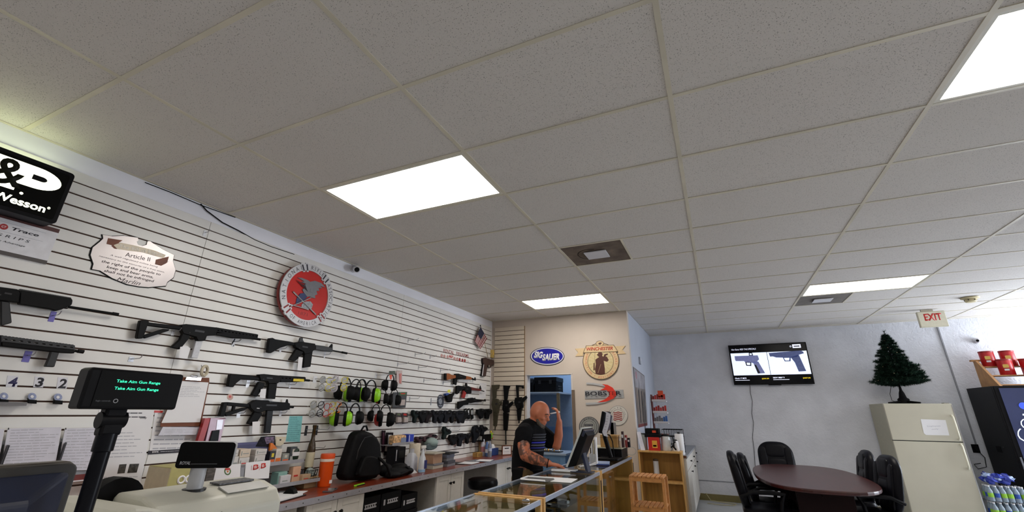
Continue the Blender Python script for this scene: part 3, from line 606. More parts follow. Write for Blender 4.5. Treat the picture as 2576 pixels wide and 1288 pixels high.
# slotted price numbers and clips on the left
for i, (n, q) in enumerate((('4', ((48,418),(118,420),(108,492),(36,490))), ('3', ((222,424),(284,426),(274,494),(212,492))), ('2', ((370,428),(434,430),(424,502),(360,500))))):
    W = Wall('L', 'number_card', 'white card with a big black figure %s on the slatwall' % {'4': 'four', '3': 'three', '2': 'two'}[n], 'number card', c2(q[3])[0], 'numbered lane cards')
    W.pr('card', c2(*q), 0, .002, M_clear if False else pm('card_white', '#D2D2DA', .5), bevel=0)
    Q = c2(*q); wtext(W, n, (Q[3][0]+3, Q[3][1]-1), (Q[2][0]-3, Q[2][1]-1), 24, M_ink if n != '4' else pm('navy_ink', '#22204C', .6), .0022, bold=.03)
for i, (x, y) in enumerate(((25, 550), (205, 552), (370, 556))):
    W = Wall('L', 'range_clip', 'black spring clip with round silver-blue sticker under the figure %s' % ('four', 'three', 'two')[i], 'clip', c2((x, y+50))[0], 'clips under the number cards')
    W.pr('sticker', c2(*[(x+28*math.cos(a), y+24*math.sin(a)) for a in [k*math.pi/8 for k in range(16)]]), .012, .014, pm('sticker_blue', '#8A93B4', .4, var=.3, scale=90))
    W.pr('sticker_core', c2(*[(x+11*math.cos(a), y+10*math.sin(a)) for a in [k*math.pi/6 for k in range(12)]]), .014, .0148, M_paper)
    W.pr('clip', c2((x-26, y+18), (x+26, y+22), (x+24, y+46), (x-30, y+42)), .01, .03, M_blackm)
    W.bar('lever', c2((x-22, y+24))[0], c2((x-30, y+8))[0], .003, .02, M_gun2, n=6)
# small shelf edge under the clips
t = thing('slat_shelf', 'narrow grey shelf strip under the number cards', 'shelf', on_x(160, 1016, LW))
t.location = (LW, -.3, on_x(60, 1018, LW).z)
MB().box((0, 0, -.006), (.07, .72, 0)).build('tray', pm('shelf_grey', '#6B6A6C', .4), t); MB().box((.066, 0, 0), (.07, .72, .012)).build('lip', pm('shelf_grey', ''), t)
# security cameras
def seccam(name, label, base, aim, s=1.):
    t = thing(name, label, 'security camera', base)
    d = Vector(aim).normalized(); q = d.to_track_quat('Z', 'Y').to_matrix().to_4x4()
    return t, q
t, q = seccam('security_camera', 'white bullet security camera under the ceiling edge above the slatwall', (.0, 2.66, 2.93), (.75, -.55, -.35))
MB().lathe([(.045, 0), (.045, .012), (.03, .02)], 16, AX['L'].to_4x4()).build('mount', M_white, t, smooth=True)
c = Vector((.07, -.02, -.02))
MB().tube([(.01, 0, 0), (.05, -.005, .0), c], .012, 8).build('arm', M_white, t, smooth=True)
MB().lathe([(.022, -.07), (.034, -.06), (.036, .05), (.034, .06)], 18, Matrix.Translation(c) @ q).build('body', M_white, t, smooth=True)
MB().lathe([(.027, .058), (.026, .0625)], 18, Matrix.Translation(c) @ q).build('lens', M_black, t)
# cable under the ceiling edge
P = [on_x(x, y, .012) for x, y in ((505, 513), (520, 530), (560, 560), (600, 580), (640, 603), (680, 620), (740, 640))]
o = MB().tube(P, .0045, 6).build('wall_cable', M_blackm, None, smooth=True); tag(o, 'dark cable drooping along the top of the slatwall', 'cable')
P = [on_x(x, y, .006) for x, y in ((365, 459), (430, 484), (505, 516), (592, 547))]
o = MB().tube(P, .0032, 6).build('ceiling_cable', M_blackm, None, smooth=True); tag(o, 'dark cable run along the ceiling edge left of the drooping cable', 'cable')
# ================================================================== ON THE SLATWALL: HOOKS, EAR MUFFS, HOLSTERS, PAPER
def hook(px, lab, ln=.16, plate=(.016, .05), m=None, tip=.02):
    p = on_x(*px, LW); t = thing('slatwall_hook', lab, 'hook', p, 0, 'slatwall hooks', 'L')
    MB().box((-plate[0]/2, -plate[1], 0), (plate[0]/2, 0, .003)).build('back_plate', m or M_wire, t)
    MB().tube([(0, -plate[1]*.4, .003), (0, -plate[1]*.4, ln-tip), (0, -plate[1]*.4+tip*.4, ln-tip*.3), (0, -plate[1]*.4+tip, ln)], .0028, 6).build('prong', M_wire, t, smooth=True)
M_purp = pm('purple_clip', '#6F68B8', .3); M_clearp = pm('clear_clip', '#E6E8EE', .2, var=.02)
for px, lab, kw in (
    (c5((322, 183))[0], 'wire hook highest of the empty hooks, left of the red lettering', {}), (c5((367, 272))[0], 'long empty wire hook to the left below the highest empty hook', {}), (c5((462, 288))[0], 'short empty wire hook just left of the red lettering', dict(ln=.1)),
    (c5((256, 333))[0], 'empty wire hook above the black earmuff column', {}), (c5((388, 356))[0], 'empty wire hook directly below the long empty hook', dict(ln=.14)), (c5((528, 375))[0], 'empty wire hook right above the wooden rifle stock', {}),
    (c5((422, 437))[0], 'empty wire hook left of the wooden-stocked rifle', dict(ln=.2)), (c5((545, 452))[0], 'empty wire hook under the wooden rifle stock', dict(ln=.15)), (c5((332, 553))[0], 'empty wire hook right of the earmuff column', dict(ln=.15)),
    (c5((468, 562))[0], 'empty wire hook just left of the oval badge plaque', dict(plate=(.02, .09))), (c5((588, 752))[0], 'empty wire hook between the two holster rows', dict(plate=(.016, .08))),
    (c4((968, 567))[0], 'dark-plated empty hook right of the teal flyer', dict(plate=(.028, .085), m=M_gun2)), (c4((1055, 565))[0], 'dark-plated empty hook below the lime earmuffs', dict(plate=(.028, .085), m=M_gun2)), (c4((1020, 715))[0], 'dark-plated empty hook near the tall brown bottle', dict(plate=(.045, .085), m=M_gun2)),
    (c1((1330, 722))[0], 'clear plastic hook high on the panel seam', dict(m=M_clearp, plate=(.02, .045), ln=.06)), (c2((1495, 182))[0], 'clear hook holding the muzzle end of the long black rifle', dict(m=M_clearp, plate=(.025, .06), ln=.09)), (c2((1110, 118))[0], 'clear hook holding the stock end of the long black rifle', dict(m=M_clearp, plate=(.02, .05), ln=.09)),
    (c2((345, 10))[0], 'purple clip hook under the bare-barrelled rifle', dict(m=M_purp, plate=(.025, .06), ln=.09)), (c2((185, 262))[0], 'purple clip hook under the rifle with the foregrip', dict(m=M_purp, plate=(.03, .06), ln=.09)),
    (c3((438, 935))[0], 'clear hook left of the carbine with the triangular sight', dict(m=M_clearp, plate=(.022, .06), ln=.08)), (c3((912, 1015))[0], 'clear hook holding the stock of the carbine with the triangular sight', dict(m=M_clearp, plate=(.02, .05), ln=.08)), (c3((1358, 1075))[0], 'clear hook holding the barrel of the carbine with the triangular sight', dict(m=M_clearp, plate=(.016, .05), ln=.08)),
    (c4((482, 185))[0], 'clear hook holding the stock of the yellow-tagged carbine', dict(m=M_clearp, plate=(.03, .06), ln=.08)), (c4((832, 205))[0], 'clear hook holding the barrel of the yellow-tagged carbine', dict(m=M_clearp, plate=(.016, .05), ln=.08)), (c4((405, 435))[0], 'clear hook holding the stock of the submachine gun', dict(m=M_clearp, plate=(.03, .06), ln=.08)),
    (c4((752, 440))[0], 'clear hook holding the barrel of the submachine gun', dict(m=M_clearp, plate=(.022, .05), ln=.08)), (e5((1200, 245))[0], 'clear hook left of the topmost black earmuffs', dict(m=M_clearp, plate=(.03, .06), ln=.25)), (e5((215, 300))[0], 'clear hook carrying the upper row of safety glasses', dict(m=M_clearp, plate=(.04, .06), ln=.25)),
    (e5((345, 670))[0], 'clear hook carrying the lower row of safety glasses', dict(m=M_clearp, plate=(.03, .05), ln=.25)), (e8((1425, 715))[0], 'small grey hook on the left wall corner', dict(plate=(.012, .05), ln=.08)),
    (c2((840, 300))[0], 'bundle of wire hooks behind the customer display', dict(plate=(.03, .03), ln=.12)), (c5((785, 755))[0], 'wire hook at the right end of the lower holster row', dict(plate=(.016, .06)))): 
    if px[0] > 1240: px = (1226, px[1])
    hook(px, lab, **kw)
# ---- ear muffs
M_lime = pm('lime_plastic', '#8FD41A', .35, var=.05); M_cush = pm('black_cushion', '#0E0F10', .55); M_redc = pm('red_cup', '#B3231B', .35); M_band = pm('band_black', '#15161A', .45)
def earmuff(px, hpx, lab, cup, yaw, out=.10, band=M_band, spread=.74, inner=None):
    t0 = on_x(px[0], px[1]-hpx/2, LW+out); b0 = on_x(px[0], px[1]+hpx/2, LW+out); h = t0.z-b0.z
    t = thing('earmuffs', lab, 'earmuffs', (LW+out, (t0.y+b0.y)/2, b0.z), 0, 'ear muffs on the slatwall')
    R = Matrix.Rotation(yaw, 4, 'Z'); s = h/.21; wd = .07*s*spread
    pts = [R @ Vector((wd*math.sin(a)*1.0, 0, .105*s + .1*s*math.cos(a))) for a in [math.radians(-95+190*i/14) for i in range(15)]]
    b = MB()
    sd = R @ Vector((0, 1, 0))
    for p, q in zip(pts, pts[1:]):
        nrm = (R @ Vector((0, 1, 0))).cross(q-p).normalized()*.0045*s
        b.poly([p-sd*0.017*s+nrm, p+sd*0.017*s+nrm, q+sd*0.017*s+nrm, q-sd*0.017*s+nrm, p-sd*0.017*s-nrm, p+sd*0.017*s-nrm, q+sd*0.017*s-nrm, q-sd*0.017*s-nrm], [(0,1,2,3),(7,6,5,4),(0,4,5,1),(3,2,6,7),(0,3,7,4),(1,5,6,2)])
    b.build('headband', band, t)
    for k in (-1, 1):
        c = R @ Vector((k*wd*1.0, 0, .06*s)); A = R @ Matrix.Rotation(k*math.pi/2, 4, 'Y')
        S = Matrix.Diagonal((1.28, 1, 1, 1))
        cupo = MB().lathe([(.014*s, .052*s), (.036*s, .046*s), (.05*s, .026*s), (.054*s, .0)], 18, Matrix.Translation(c) @ A @ S).build('cup', cup if not isinstance(cup, tuple) else cup[0 if k < 0 else 1], t, smooth=True)
        MB().lathe([(.055*s, .002*s), (.057*s, -.008*s), (.05*s, -.028*s), (.026*s, -.03*s)], 18, Matrix.Translation(c) @ A @ S).build('cushion', M_cush, cupo, smooth=True)
        MB().tube([R @ Vector((k*wd, 0, .1*s)), R @ Vector((k*wd*1.15, 0, .065*s))], .004*s, 6).build('slider', M_wire, t)
q = lambda x, y: e5((x, y))[0]
earmuff(q(700, 490), 55, 'all-black earmuffs leftmost in the upper row', M_cush, .9, .12)
earmuff(q(860, 520), 56, 'lime green earmuffs leftmost of the green pairs in the upper row', M_lime, .75, .08)
earmuff(q(955, 510), 52, 'black earmuffs hung between the two lime pairs of the upper row', M_cush, 1.1, .20)
earmuff(q(1110, 530), 55, 'lime green earmuffs rightmost of the upper row', M_lime, .55, .10)
earmuff(q(640, 905), 58, 'lime green earmuffs alone in the lower row', M_lime, .7, .12)
earmuff(q(850, 900), 52, 'black earmuffs at the right end of the lower row', M_cush, 1.0, .12)
earmuff(q(1420, 390), 42, 'black earmuffs at the top of the right column, with orange card', M_cush, .9, .12)
earmuff(q(1300, 615), 38, 'black earmuffs with red cups in the middle of the right column', (M_redc, M_cush), .8, .12)
earmuff(q(1490, 630), 40, 'black earmuffs right beside the red-cupped pair', M_cush, .6, .14)
earmuff(q(1190, 885), 42, 'black earmuffs low on the left of the right column', M_cush, .8, .12)
earmuff(q(1345, 925), 54, 'black earmuffs with red cup, lowest of the right column', (M_redc, M_cush), .6, .14)
# ---- safety glasses: two lenses, bridge and temples hanging from a hook
def glasses(px, hpx, lab, m, yaw, out=.09, lens=None):
    t0 = on_x(px[0], px[1]-hpx/2, LW+out); b0 = on_x(px[0], px[1]+hpx/2, LW+out); h = t0.z-b0.z
    t = thing('safety_glasses', lab, 'glasses', (LW+out, (t0.y+b0.y)/2, b0.z), 0, 'safety glasses on the hooks')
    R = Matrix.Rotation(yaw, 4, 'Z'); s = h/.14
    for k in (0, 1):
        c = R @ Vector((0, 0, (.036+.066*k)*s)); A = R @ Matrix.Rotation(math.pi/2, 4, 'X')
        fr = MB().torus(c, (.026*s, .031*s), .003*s, A, 18, 5).build('lens_rim', m, t, smooth=True)
        MB().lathe([(.025*s, -.0006), (.025*s, .0006)], 16, Matrix.Translation(c) @ A @ Matrix.Diagonal((1, 1.2, 1, 1))).build('lens', lens or M_clear, fr)
    for k in (-1, 1):
        MB().tube([R @ Vector((k*.02*s, 0, (.069+k*.055)*s)), R @ Vector((.03*s, -.03*s, (.08+k*.05)*s)), R @ Vector((.034*s, -.07*s, (.075+k*.03)*s)), R @ Vector((.0, -.1*s, (.06+k*.03)*s))], .003*s, 6).build('temple', m, t, smooth=True)
M_yel = pm('yellow_frame', '#D6C81E', .35); M_wht = pm('white_frame', '#D9D2DE', .35); M_cgl = pm('clear_frame', '#B7B8B0', .25, trans=.3); M_org = pm('orange_frame', '#E8791B', .35); M_rdf = pm('red_frame', '#C22619', .35)
for x, y, h, lab, m, yaw, *oo in ((325, 420, 42, 'clear safety glasses leftmost in the upper row', M_cgl, .3), (435, 430, 40, 'yellow safety glasses second in the upper row', M_yel, 1.0), (530, 420, 46, 'white-framed safety glasses in the upper row', M_wht, .4, .16), (680, 425, 40, 'yellow safety glasses in front of the black earmuffs', M_yel, .7, .2),
                             (175, 830, 46, 'clear safety glasses leftmost in the lower row', M_cgl, .4, .03), (300, 830, 42, 'black-framed safety glasses in the lower row', M_band, .5), (395, 850, 38, 'red-framed safety glasses in the lower row', M_rdf, 1.0), (480, 830, 40, 'yellow-green safety glasses in the lower row', M_yel, .8), (560, 820, 36, 'orange safety glasses at the end of the lower row', M_org, .9)):
    glasses(q(x, y), h, lab, m, yaw, *oo)
# ---- long display bar under the upper row
t = thing('display_bar', 'thin grey rail holding up the lime earmuffs', 'rail', on_x(q(760, 705)[0], q(760, 705)[1], LW))
a, b_ = on_x(*q(740, 705), LW+.1), on_x(*q(1190, 705), LW+.1)
MB().tube([(0, 0, a.z-t.location.z), (.1, 0, a.z-t.location.z), (.1, b_.y-t.location.y, a.z-t.location.z), (0, b_.y-t.location.y, a.z-t.location.z)], .005, 6).build('rod', M_wire, t); MB().box((-.001, -.02, -.03), (.004, .02, .02)).build('bracket', M_wire, t)
# ---- holsters
M_hol = [pm('holster_%d' % i, h, .6, var=.2, scale=40) for i, h in enumerate(('#101114', '#16171D', '#15201F', '#1B1316', '#14161C'))]
HOL = [[(-.5, .42), (-.38, .5), (-.1, .40), (.12, .5), (.5, .46), (.46, .2), (.12, -.05), (.16, -.35), (.0, -.5), (-.16, -.38), (-.2, -.05), (-.46, .12)],
       [(-.45, .5), (-.2, .46), (.1, .5), (.42, .42), (.5, .1), (.3, -.1), (.1, -.45), (-.12, -.5), (-.24, -.2), (-.5, .1)],
       [(-.3, .5), (.2, .46), (.5, .3), (.42, .0), (.1, -.1), (-.05, -.5), (-.38, -.42), (-.34, .0), (-.5, .25)]]
def holster(px, wpx, hpx, lab, k, grp, m, out=.03, rot=0., dep=.045):
    wpx *= 1.12; hpx *= 1.06
    A = on_x(px[0]-wpx/2, px[1], LW+out); B = on_x(px[0]+wpx/2, px[1], LW+out); T = on_x(px[0], px[1]-hpx/2, LW+out); D = on_x(px[0], px[1]+hpx/2, LW+out)
    w, h = B.y-A.y, T.z-D.z
    t = thing('holster', lab, 'holster', on_x(*px, LW), 0, grp, 'L')
    c, s = math.cos(rot), math.sin(rot)
    tr = lambda P: [((x*c-y*s)*w, (x*s+y*c)*h) for x, y in P]
    MB().prism(tr(HOL[k % 3]), out, out+dep).build('pouch', m, t, bevel=.01)
    MB().prism(tr([(-.22, .2), (.24, .22), (.2, .42), (-.2, .4)]), out-.02, out+dep+.008).build('belt_clip', M_blackm, t, bevel=.004)
    MB().tube([(0, h*.36, 0), (0, h*.36, out+dep+.02)], .0028, 6).build('hanger', M_wire, t)
n1 = ['first', 'second', 'third', 'fourth', 'fifth', 'sixth', 'seventh', 'eighth', 'ninth']
for i, x in enumerate((342, 384, 425, 466, 504, 542, 582, 622, 656)):
    holster(c5((x, 681))[0], 19 if i else 17, 31, 'dark %sholster, %s from the left in the upper holster row' % (('leather ' if i == 0 else ''), n1[i]), i, 'holsters in the upper row', M_hol[(i*3+2) % 5 if i < 5 else i % 2], out=.03+.012*(i % 2), rot=(-.12, .1, 0)[i % 3])
for i, (x, w) in enumerate(((765, 17), (812, 18))):
    holster(c5((x, 662))[0], w, 25, ['bulky black pouch holster left of the last one in the upper row', 'bulky black pouch holster last in the upper row, by the corner'][i], 1+i, 'holsters in the upper row', M_hol[0], rot=.15)
for i, (x, y, w, h, r, mm) in enumerate(((372, 832, 20, 20, 0, 3), (412, 828, 18, 20, .2, 3), (455, 818, 20, 22, -.1, 3), (532, 790, 20, 30, -.5, 2), (590, 828, 20, 26, 0, 0), (632, 826, 18, 32, .1, 1), (680, 820, 15, 26, 0, 0), (724, 800, 16, 38, -.3, 4), (738, 772, 18, 26, -.4, 0), (775, 772, 16, 26, -.35, 1))):
    holster(c5((x, y))[0], w, h, ['maroon', 'maroon', 'maroon', 'dark green-black', 'black', 'black', 'black', 'glossy black', 'black', 'black'][i]+' holster, '+(n1+['tenth'])[i]+' from the left in the lower holster row', i, 'holsters in the lower row', M_hol[mm] if mm != 3 else pm('holster_maroon', '#3B1A22', .6), rot=r, out=.025+.015*(i % 2))
# ---- slim packs between holsters, blister packs
def pack(px_quad, conv, name, lab, cat, m, dep=.02, ins=None, grp=None, out=.02, extra=None):
    P = conv(*px_quad); W = Wall('L', name, lab, cat, P[3], grp)
    W.pr('card', P, out, out+.004, m, bevel=0)
    if ins: 
        for nm, pq, mm, d in ins: W.pr(nm, conv(*pq), out+.004, out+.004+d, mm, bevel=.003)
    MB().tube([W.loc((P[0][0]+P[1][0])/2, P[0][1]+1, 0), W.loc((P[0][0]+P[1][0])/2, P[0][1]+1, out+.03)], .0025, 6).build('hanger', M_wire, W.o)
    return W
for i, x in enumerate((688, 708, 730)):
    pack(((x-8, 630), (x+6, 626), (x+8, 690), (x-6, 700)), c5, 'slim_pouch', 'slim black magazine pouch with pale strip, %s of three in the upper row' % ('left', 'middle', 'right')[i], 'pouch', M_blackm, ins=(('strip', ((x-4, 640), (x+1, 638), (x+1, 668), (x-4, 670)), M_paper, .006), ('pouch', ((x-6, 668), (x+6, 666), (x+7, 692), (x-5, 698)), M_hol[0], .02)), grp='slim pouches')
M_skin = pm('pack_flesh', '#B9A392', .5)
for i, (x, y) in enumerate(((262, 690), (302, 690))):
    pack(((x-20, y-35), (x+16, y-33), (x+18, y+32), (x-18, y+36)), c5, 'blister_pack', 'clear blister pack with %s card, %s the maroon holster row' % (('dark', 'left of') if i == 0 else ('red-dotted dark', 'just left of')), 'package', pm('pack_dark', '#2B1F22', .4), ins=(('blister', ((x-12, y-8), (x+12, y-6), (x+14, y+26), (x-12, y+28)), pm('pack_clear', '#B7ACA8', .2), .03), ('header', ((x-10, y-30), (x+10, y-28), (x+10, y-16), (x-10, y-18)), M_red if i else pm('pack_green', '#5D6B4A', .5), .002)))
pack(((1475, 560), (1700, 555), (1672, 806), (1462, 812)), e5, 'hearing_pack', 'grey card pack with green and red top, right of the earmuff column', 'package', pm('pack_grey', '#3F4246', .4), ins=(('badge', ((1575, 565), (1690, 560), (1682, 610), (1580, 605)), pm('pack_green2', '#3E6B3A', .5), .003), ('badge_core', ((1595, 572), (1672, 570), (1668, 592), (1598, 592)), M_red, .0045), ('blister', ((1590, 680), (1665, 676), (1655, 770), (1585, 775)), pm('pack_clear', ''), .02)))
pack(((1530, 210), (1620, 205), (1615, 430), (1535, 420)), e5, 'clear_pack', 'clear pack with red print beside the topmost earmuffs', 'package', pm('pack_pale', '#C9B7B4', .3), ins=(('print', ((1570, 260), (1612, 250), (1605, 420), (1575, 410)), pm('pack_pink', '#C77E78', .4), .004),))
pack(((1412, 215), (1500, 212), (1508, 270), (1405, 268)), e5, 'orange_card', 'orange and green header card above the topmost earmuffs', 'package', pm('card_green', '#3D4A3C', .5), ins=(('flash', ((1412, 272), (1462, 270), (1450, 350), (1425, 352)), pm('card_orange', '#E0563A', .5), .003),), out=.14)
# papers: forms in clear holders, posters, clipboard, flyer
M_form = pm('form_paper', '#CFCFDA', .6)
def sheet(name, lab, cat, conv, P, m, nl=10, seed=1, out=0., prn=M_print, th=.001, holder=None, thick=.3):
    Q = conv(*P); W = Wall('L', name, lab, cat, Q[3], off=out); W.pl += out; W.inv = W.o.matrix_world.inverted()
    W.pr('sheet', Q, 0, th, m, bevel=0)
    if nl: lines(W, Q, nl, prn, th+.0004, seed=seed, thick=thick)
    return W, Q
def holder(lab, P, seed):
    W, Q = sheet('form_holder', lab, 'form holder', e1, P, M_form, 14, seed, .05)
    W.pr('stack', Q, -.012, -.001, M_paper, bevel=0)
    p = W.uv(*Q[0]); r = W.uv(*Q[2]); l = W.uv(*Q[3])
    MB().box((l[0]-.012, l[1]-.06, -.05), (r[0]+.012, p[1]-.06, -.047)).build('back_panel', M_clearp, W.o); MB().box((l[0]-.012, l[1]-.065, -.05), (r[0]+.012, l[1]-.06, .02)).build('tray_floor', M_clearp, W.o)
    for x in (l[0]-.012, r[0]+.01): MB().box((x, l[1]-.06, -.05), (x+.003, p[1]-.08, .018)).build('side_panel', pm('smoke_acrylic', '#5A5A60', .2, trans=.4), W.o)
    MB().box((l[0]-.012, l[1]-.06, .004), (r[0]+.012, l[1]-.03, .006)).build('front_lip', pm('holder_red', '#6B241F', .4), W.o)
    W.pr('clip', [(Q[0][0]+1, Q[0][1]-2), (Q[0][0]+3, Q[0][1]-2), (Q[0][0]+3, Q[0][1]+3), (Q[0][0]+1, Q[0][1]+3)], .002, .006, M_black)
holder('clear form holder with white printed forms, above the monitor', ((112, 102), (872, 82), (775, 640), (10, 680)), 3)
holder('clear form holder with white printed forms, left of the display pole', ((925, 102), (1545, 84), (1410, 690), (815, 700)), 5)
holder('clear form holder mostly cut off by the left edge', ((-620, 122), (60, 108), (-40, 640), (-640, 690)), 6)
W, Q = sheet('rules_poster', 'tall white notice with bold rules and two photographs, behind the display pole', 'poster', c2, ((632, 636), (985, 640), (868, 1260), (560, 1300)), M_paper, 0, 2, .002)
c = lambda x, y: c2((x, y))[0]
wtext(W, 'Rifle', c(650, 655), c(720, 654), 7, M_ink, .0015); wtext(W, 'ALL', c(640, 700), c(672, 699), 6, M_ink, .0015, bold=.01); wtext(W, 'only', c(890, 697), c(935, 696), 6, M_ink, .0015, bold=.01); lines(W, c2((735, 640), (950, 640), (940, 705), (680, 705)), 2, M_ink, .0015, seed=5)
lines(W, c2((690, 770), (950, 766), (905, 950), (640, 960)), 8, M_print, .0015, seed=14); lines(W, c2((650, 1055), (890, 1050), (870, 1150), (620, 1158)), 5, M_print, .0015, seed=15)
for P in (((762, 985), (808, 982), (795, 1040), (748, 1044)), ((828, 982), (888, 980), (872, 1036), (812, 1040))): W.pr('photograph', c2(*P), .001, .0022, pm('photo_grey', '#3C3833', .5, var=.9, scale=60), bevel=0)
W.pr('coupon', c2((722, 1165), (862, 1150), (846, 1230), (700, 1245)), .001, .0018, pm('coupon_cream', '#DED2BC', .7), bevel=0); lines(W, c2((722, 1165), (862, 1150), (846, 1230), (700, 1245)), 4, M_print, .002, seed=9)
W, Q = sheet('info_sheet', 'white wall sheet with black footer bar behind the clipboard', 'poster', c2, ((990, 640), (1290, 650), (1250, 900), (950, 910)), M_paper, 9, 8, .002)
W.pr('footer', c2((945, 898), (1250, 880), (1248, 902), (942, 922)), .001, .002, M_ink, bevel=0); wtext(W, 'www.', c(968, 913), c(1012, 910), 5, M_paper, .0022); lines(W, c2((1016, 898), (1150, 891), (1148, 906), (1014, 912)), 1, M_paper, .0022, seed=2)
W.pr('header_bar', c2((985, 640), (1040, 642), (1036, 656), (982, 654)), .001, .002, M_red, bevel=0)
t = Wall('L', 'clipboard', 'brown clipboard with white forms and chrome clip on the slatwall', 'clipboard', c(1010, 800))
t.pr('board', c2((1160, 428), (1335, 432), (1335, 460), (1280, 745), (1265, 742), (1022, 745), (1025, 718)), .03, .034, pm('masonite', '#6E3A1E', .6)); Q = c2((1150, 452), (1330, 462), (1275, 715), (1030, 720)); t.pr('form', Q, .036, .038, M_paper, bevel=0); lines(t, c2((1150, 480), (1320, 488), (1300, 560), (1130, 560)), 7, M_print, .0385, seed=11)
t.pr('lower_form', c2((1040, 745), (1270, 748), (1262, 795), (1010, 800)), .034, .036, M_form, bevel=0); lines(t, c2((1040, 755), (1262, 760), (1258, 785), (1030, 790)), 3, M_print, .0365, seed=3)
t.pr('clip', c2((1190, 425), (1285, 430), (1278, 452), (1180, 446)), .038, .05, M_chrome); t.bar('clip_spring', c(1215, 420), c(1258, 424), .008, .05, M_chrome)
t = Wall('L', 'tape_roll', 'roll of tape hanging over the clipboard', 'tape', c(1300, 430))
cc = t.loc(*c(1305, 388), .08); MB().torus(cc, .034, .011, Matrix.Rotation(.5, 4, 'Y'), 18, 6).build('roll', pm('tape_cream', '#B9B09A', .5), t.o, smooth=True); t.bar('prong', c(1285, 350), c(1290, 372), .003, .03, M_wire)
MB().tube([t.loc(*c(1290, 360), 0), t.loc(*c(1300, 365), .08)], .003, 6).build('hanger', M_wire, t.o)
W, Q = sheet('teal_flyer', 'teal paper flyer taped to the slatwall under the guns', 'flyer', c4, ((825, 487), (933, 487), (910, 703), (792, 700)), pm('teal_paper', '#7FC4C6', .7), 13, 21, .001, pm('teal_ink', '#5C949A', .8))
W = Wall('L', 'lock_pack', 'red and clear plastic hanging packs left of the submachine gun', 'package', c(1300, 840))
W.pr('red_pack', c2((1300, 690), (1335, 690), (1290, 840), (1252, 838)), .05, .08, pm('pack_red', '#A3262A', .4)); W.pr('clear_pack', c2((1335, 688), (1432, 688), (1395, 842), (1300, 842)), .05, .085, pm('pack_magenta', '#96687C', .25)); W.pr('insert', c2((1355, 770), (1400, 765), (1390, 835), (1335, 838)), .085, .095, M_black); W.pr('shine', c2((1385, 700), (1425, 700), (1415, 760), (1378, 765)), .085, .088, pm('pack_shine', '#D8D4E8', .2))  # last pale quad is a highlight painted on the clear pack
MB().tube([W.loc(*c(1400, 690), 0), W.loc(*c(1440, 692), .12)], .003, 6).build('hanger', M_wire, W.o)
W = Wall('L', 'sticker', 'round pink sticker left of the submachine gun', 'sticker', c4((328, 335))[0]); W.pr('disc', c4(*[(328+26*math.cos(a), 328+26*math.sin(a)) for a in [k*math.pi/8 for k in range(16)]]), 0, .002, pm('pink_sticker', '#C9A79C', .6)); W.pr('core', c4(*[(328+10*math.cos(a), 325+10*math.sin(a)) for a in [k*math.pi/5 for k in range(10)]]), .002, .003, M_red)
# ================================================================== BACK COUNTER AND WHAT STANDS ON IT
CT = .82
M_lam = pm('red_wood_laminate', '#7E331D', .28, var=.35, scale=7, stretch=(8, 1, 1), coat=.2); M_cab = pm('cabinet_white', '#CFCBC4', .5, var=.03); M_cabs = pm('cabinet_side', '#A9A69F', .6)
wt = thing('worktop', 'long red-brown wood laminate worktop with metal edge along the slatwall', 'worktop', (0, 0, 0))
MB().box((.016, -.6, CT-.035), (.595, 5.98, CT)).build('top', M_lam, wt)
MB().box((.595, -.6, CT-.042), (.602, 5.98, CT+.002)).build('edge_strip', pm('edge_metal', '#B9B9C2', .35, metal=.6), wt)
b = MB()
for i in range(44): b.lathe([(.0045, 0), (.0035, .002)], 8, Matrix.Translation((.602, -.4+i*.145, CT-.02)) @ Matrix.Rotation(math.pi/2, 4, 'Y'))
o = b.build('screws', M_gun2, wt); o['kind'] = 'stuff'
def cabinet(y0, y1, lab, split=True):
    t = thing('base_cabinet', lab, 'cabinet', (.02, y0, 0), 0, 'white cabinets under the back worktop'); d = y1-y0
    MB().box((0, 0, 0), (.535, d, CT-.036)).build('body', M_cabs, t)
    n = 2 if split else 1
    for k in range(n):
        a, c = k*d/n+.003, (k+1)*d/n-.003
        dr = MB().box((.535, a, .1), (.553, c, CT-.05)).build('door', M_cab, t, bevel=.002)
        b = MB(); f = .055
        b.box((.553, a, .1), (.558, a+f, CT-.05)); b.box((.553, c-f, .1), (.558, c, CT-.05)); b.box((.553, a+f, CT-.05-f), (.558, c-f, CT-.05)); b.box((.553, a+f, .1), (.558, c-f, .1+f)); b.build('door_frame', M_cab, dr, bevel=.002)
        ky = c-.03 if (k == 0 and n == 2) else a+.03
        MB().lathe([(.006, 0), (.006, .012), (.015, .018), (.015, .026), (.008, .03)], 14, Matrix.Translation((.558, ky, CT-.14)) @ Matrix.Rotation(math.pi/2, 4, 'Y')).build('knob', M_gun, dr, smooth=True)
cabinet(1.98, 2.60, 'white two-door cabinet nearest the cash register under the worktop'); cabinet(3.72, 4.315, 'white two-door cabinet between the black boxes and the round stool'); cabinet(5.21, 5.92, 'white two-door cabinet at the far end of the worktop')
MB().box((.02, -.6, 0), (.57, 1.9, CT-.036)).build('body', M_cabs, thing('base_cabinet', 'plain cabinet hidden behind the cash register', 'cabinet', (0, 0, 0)))
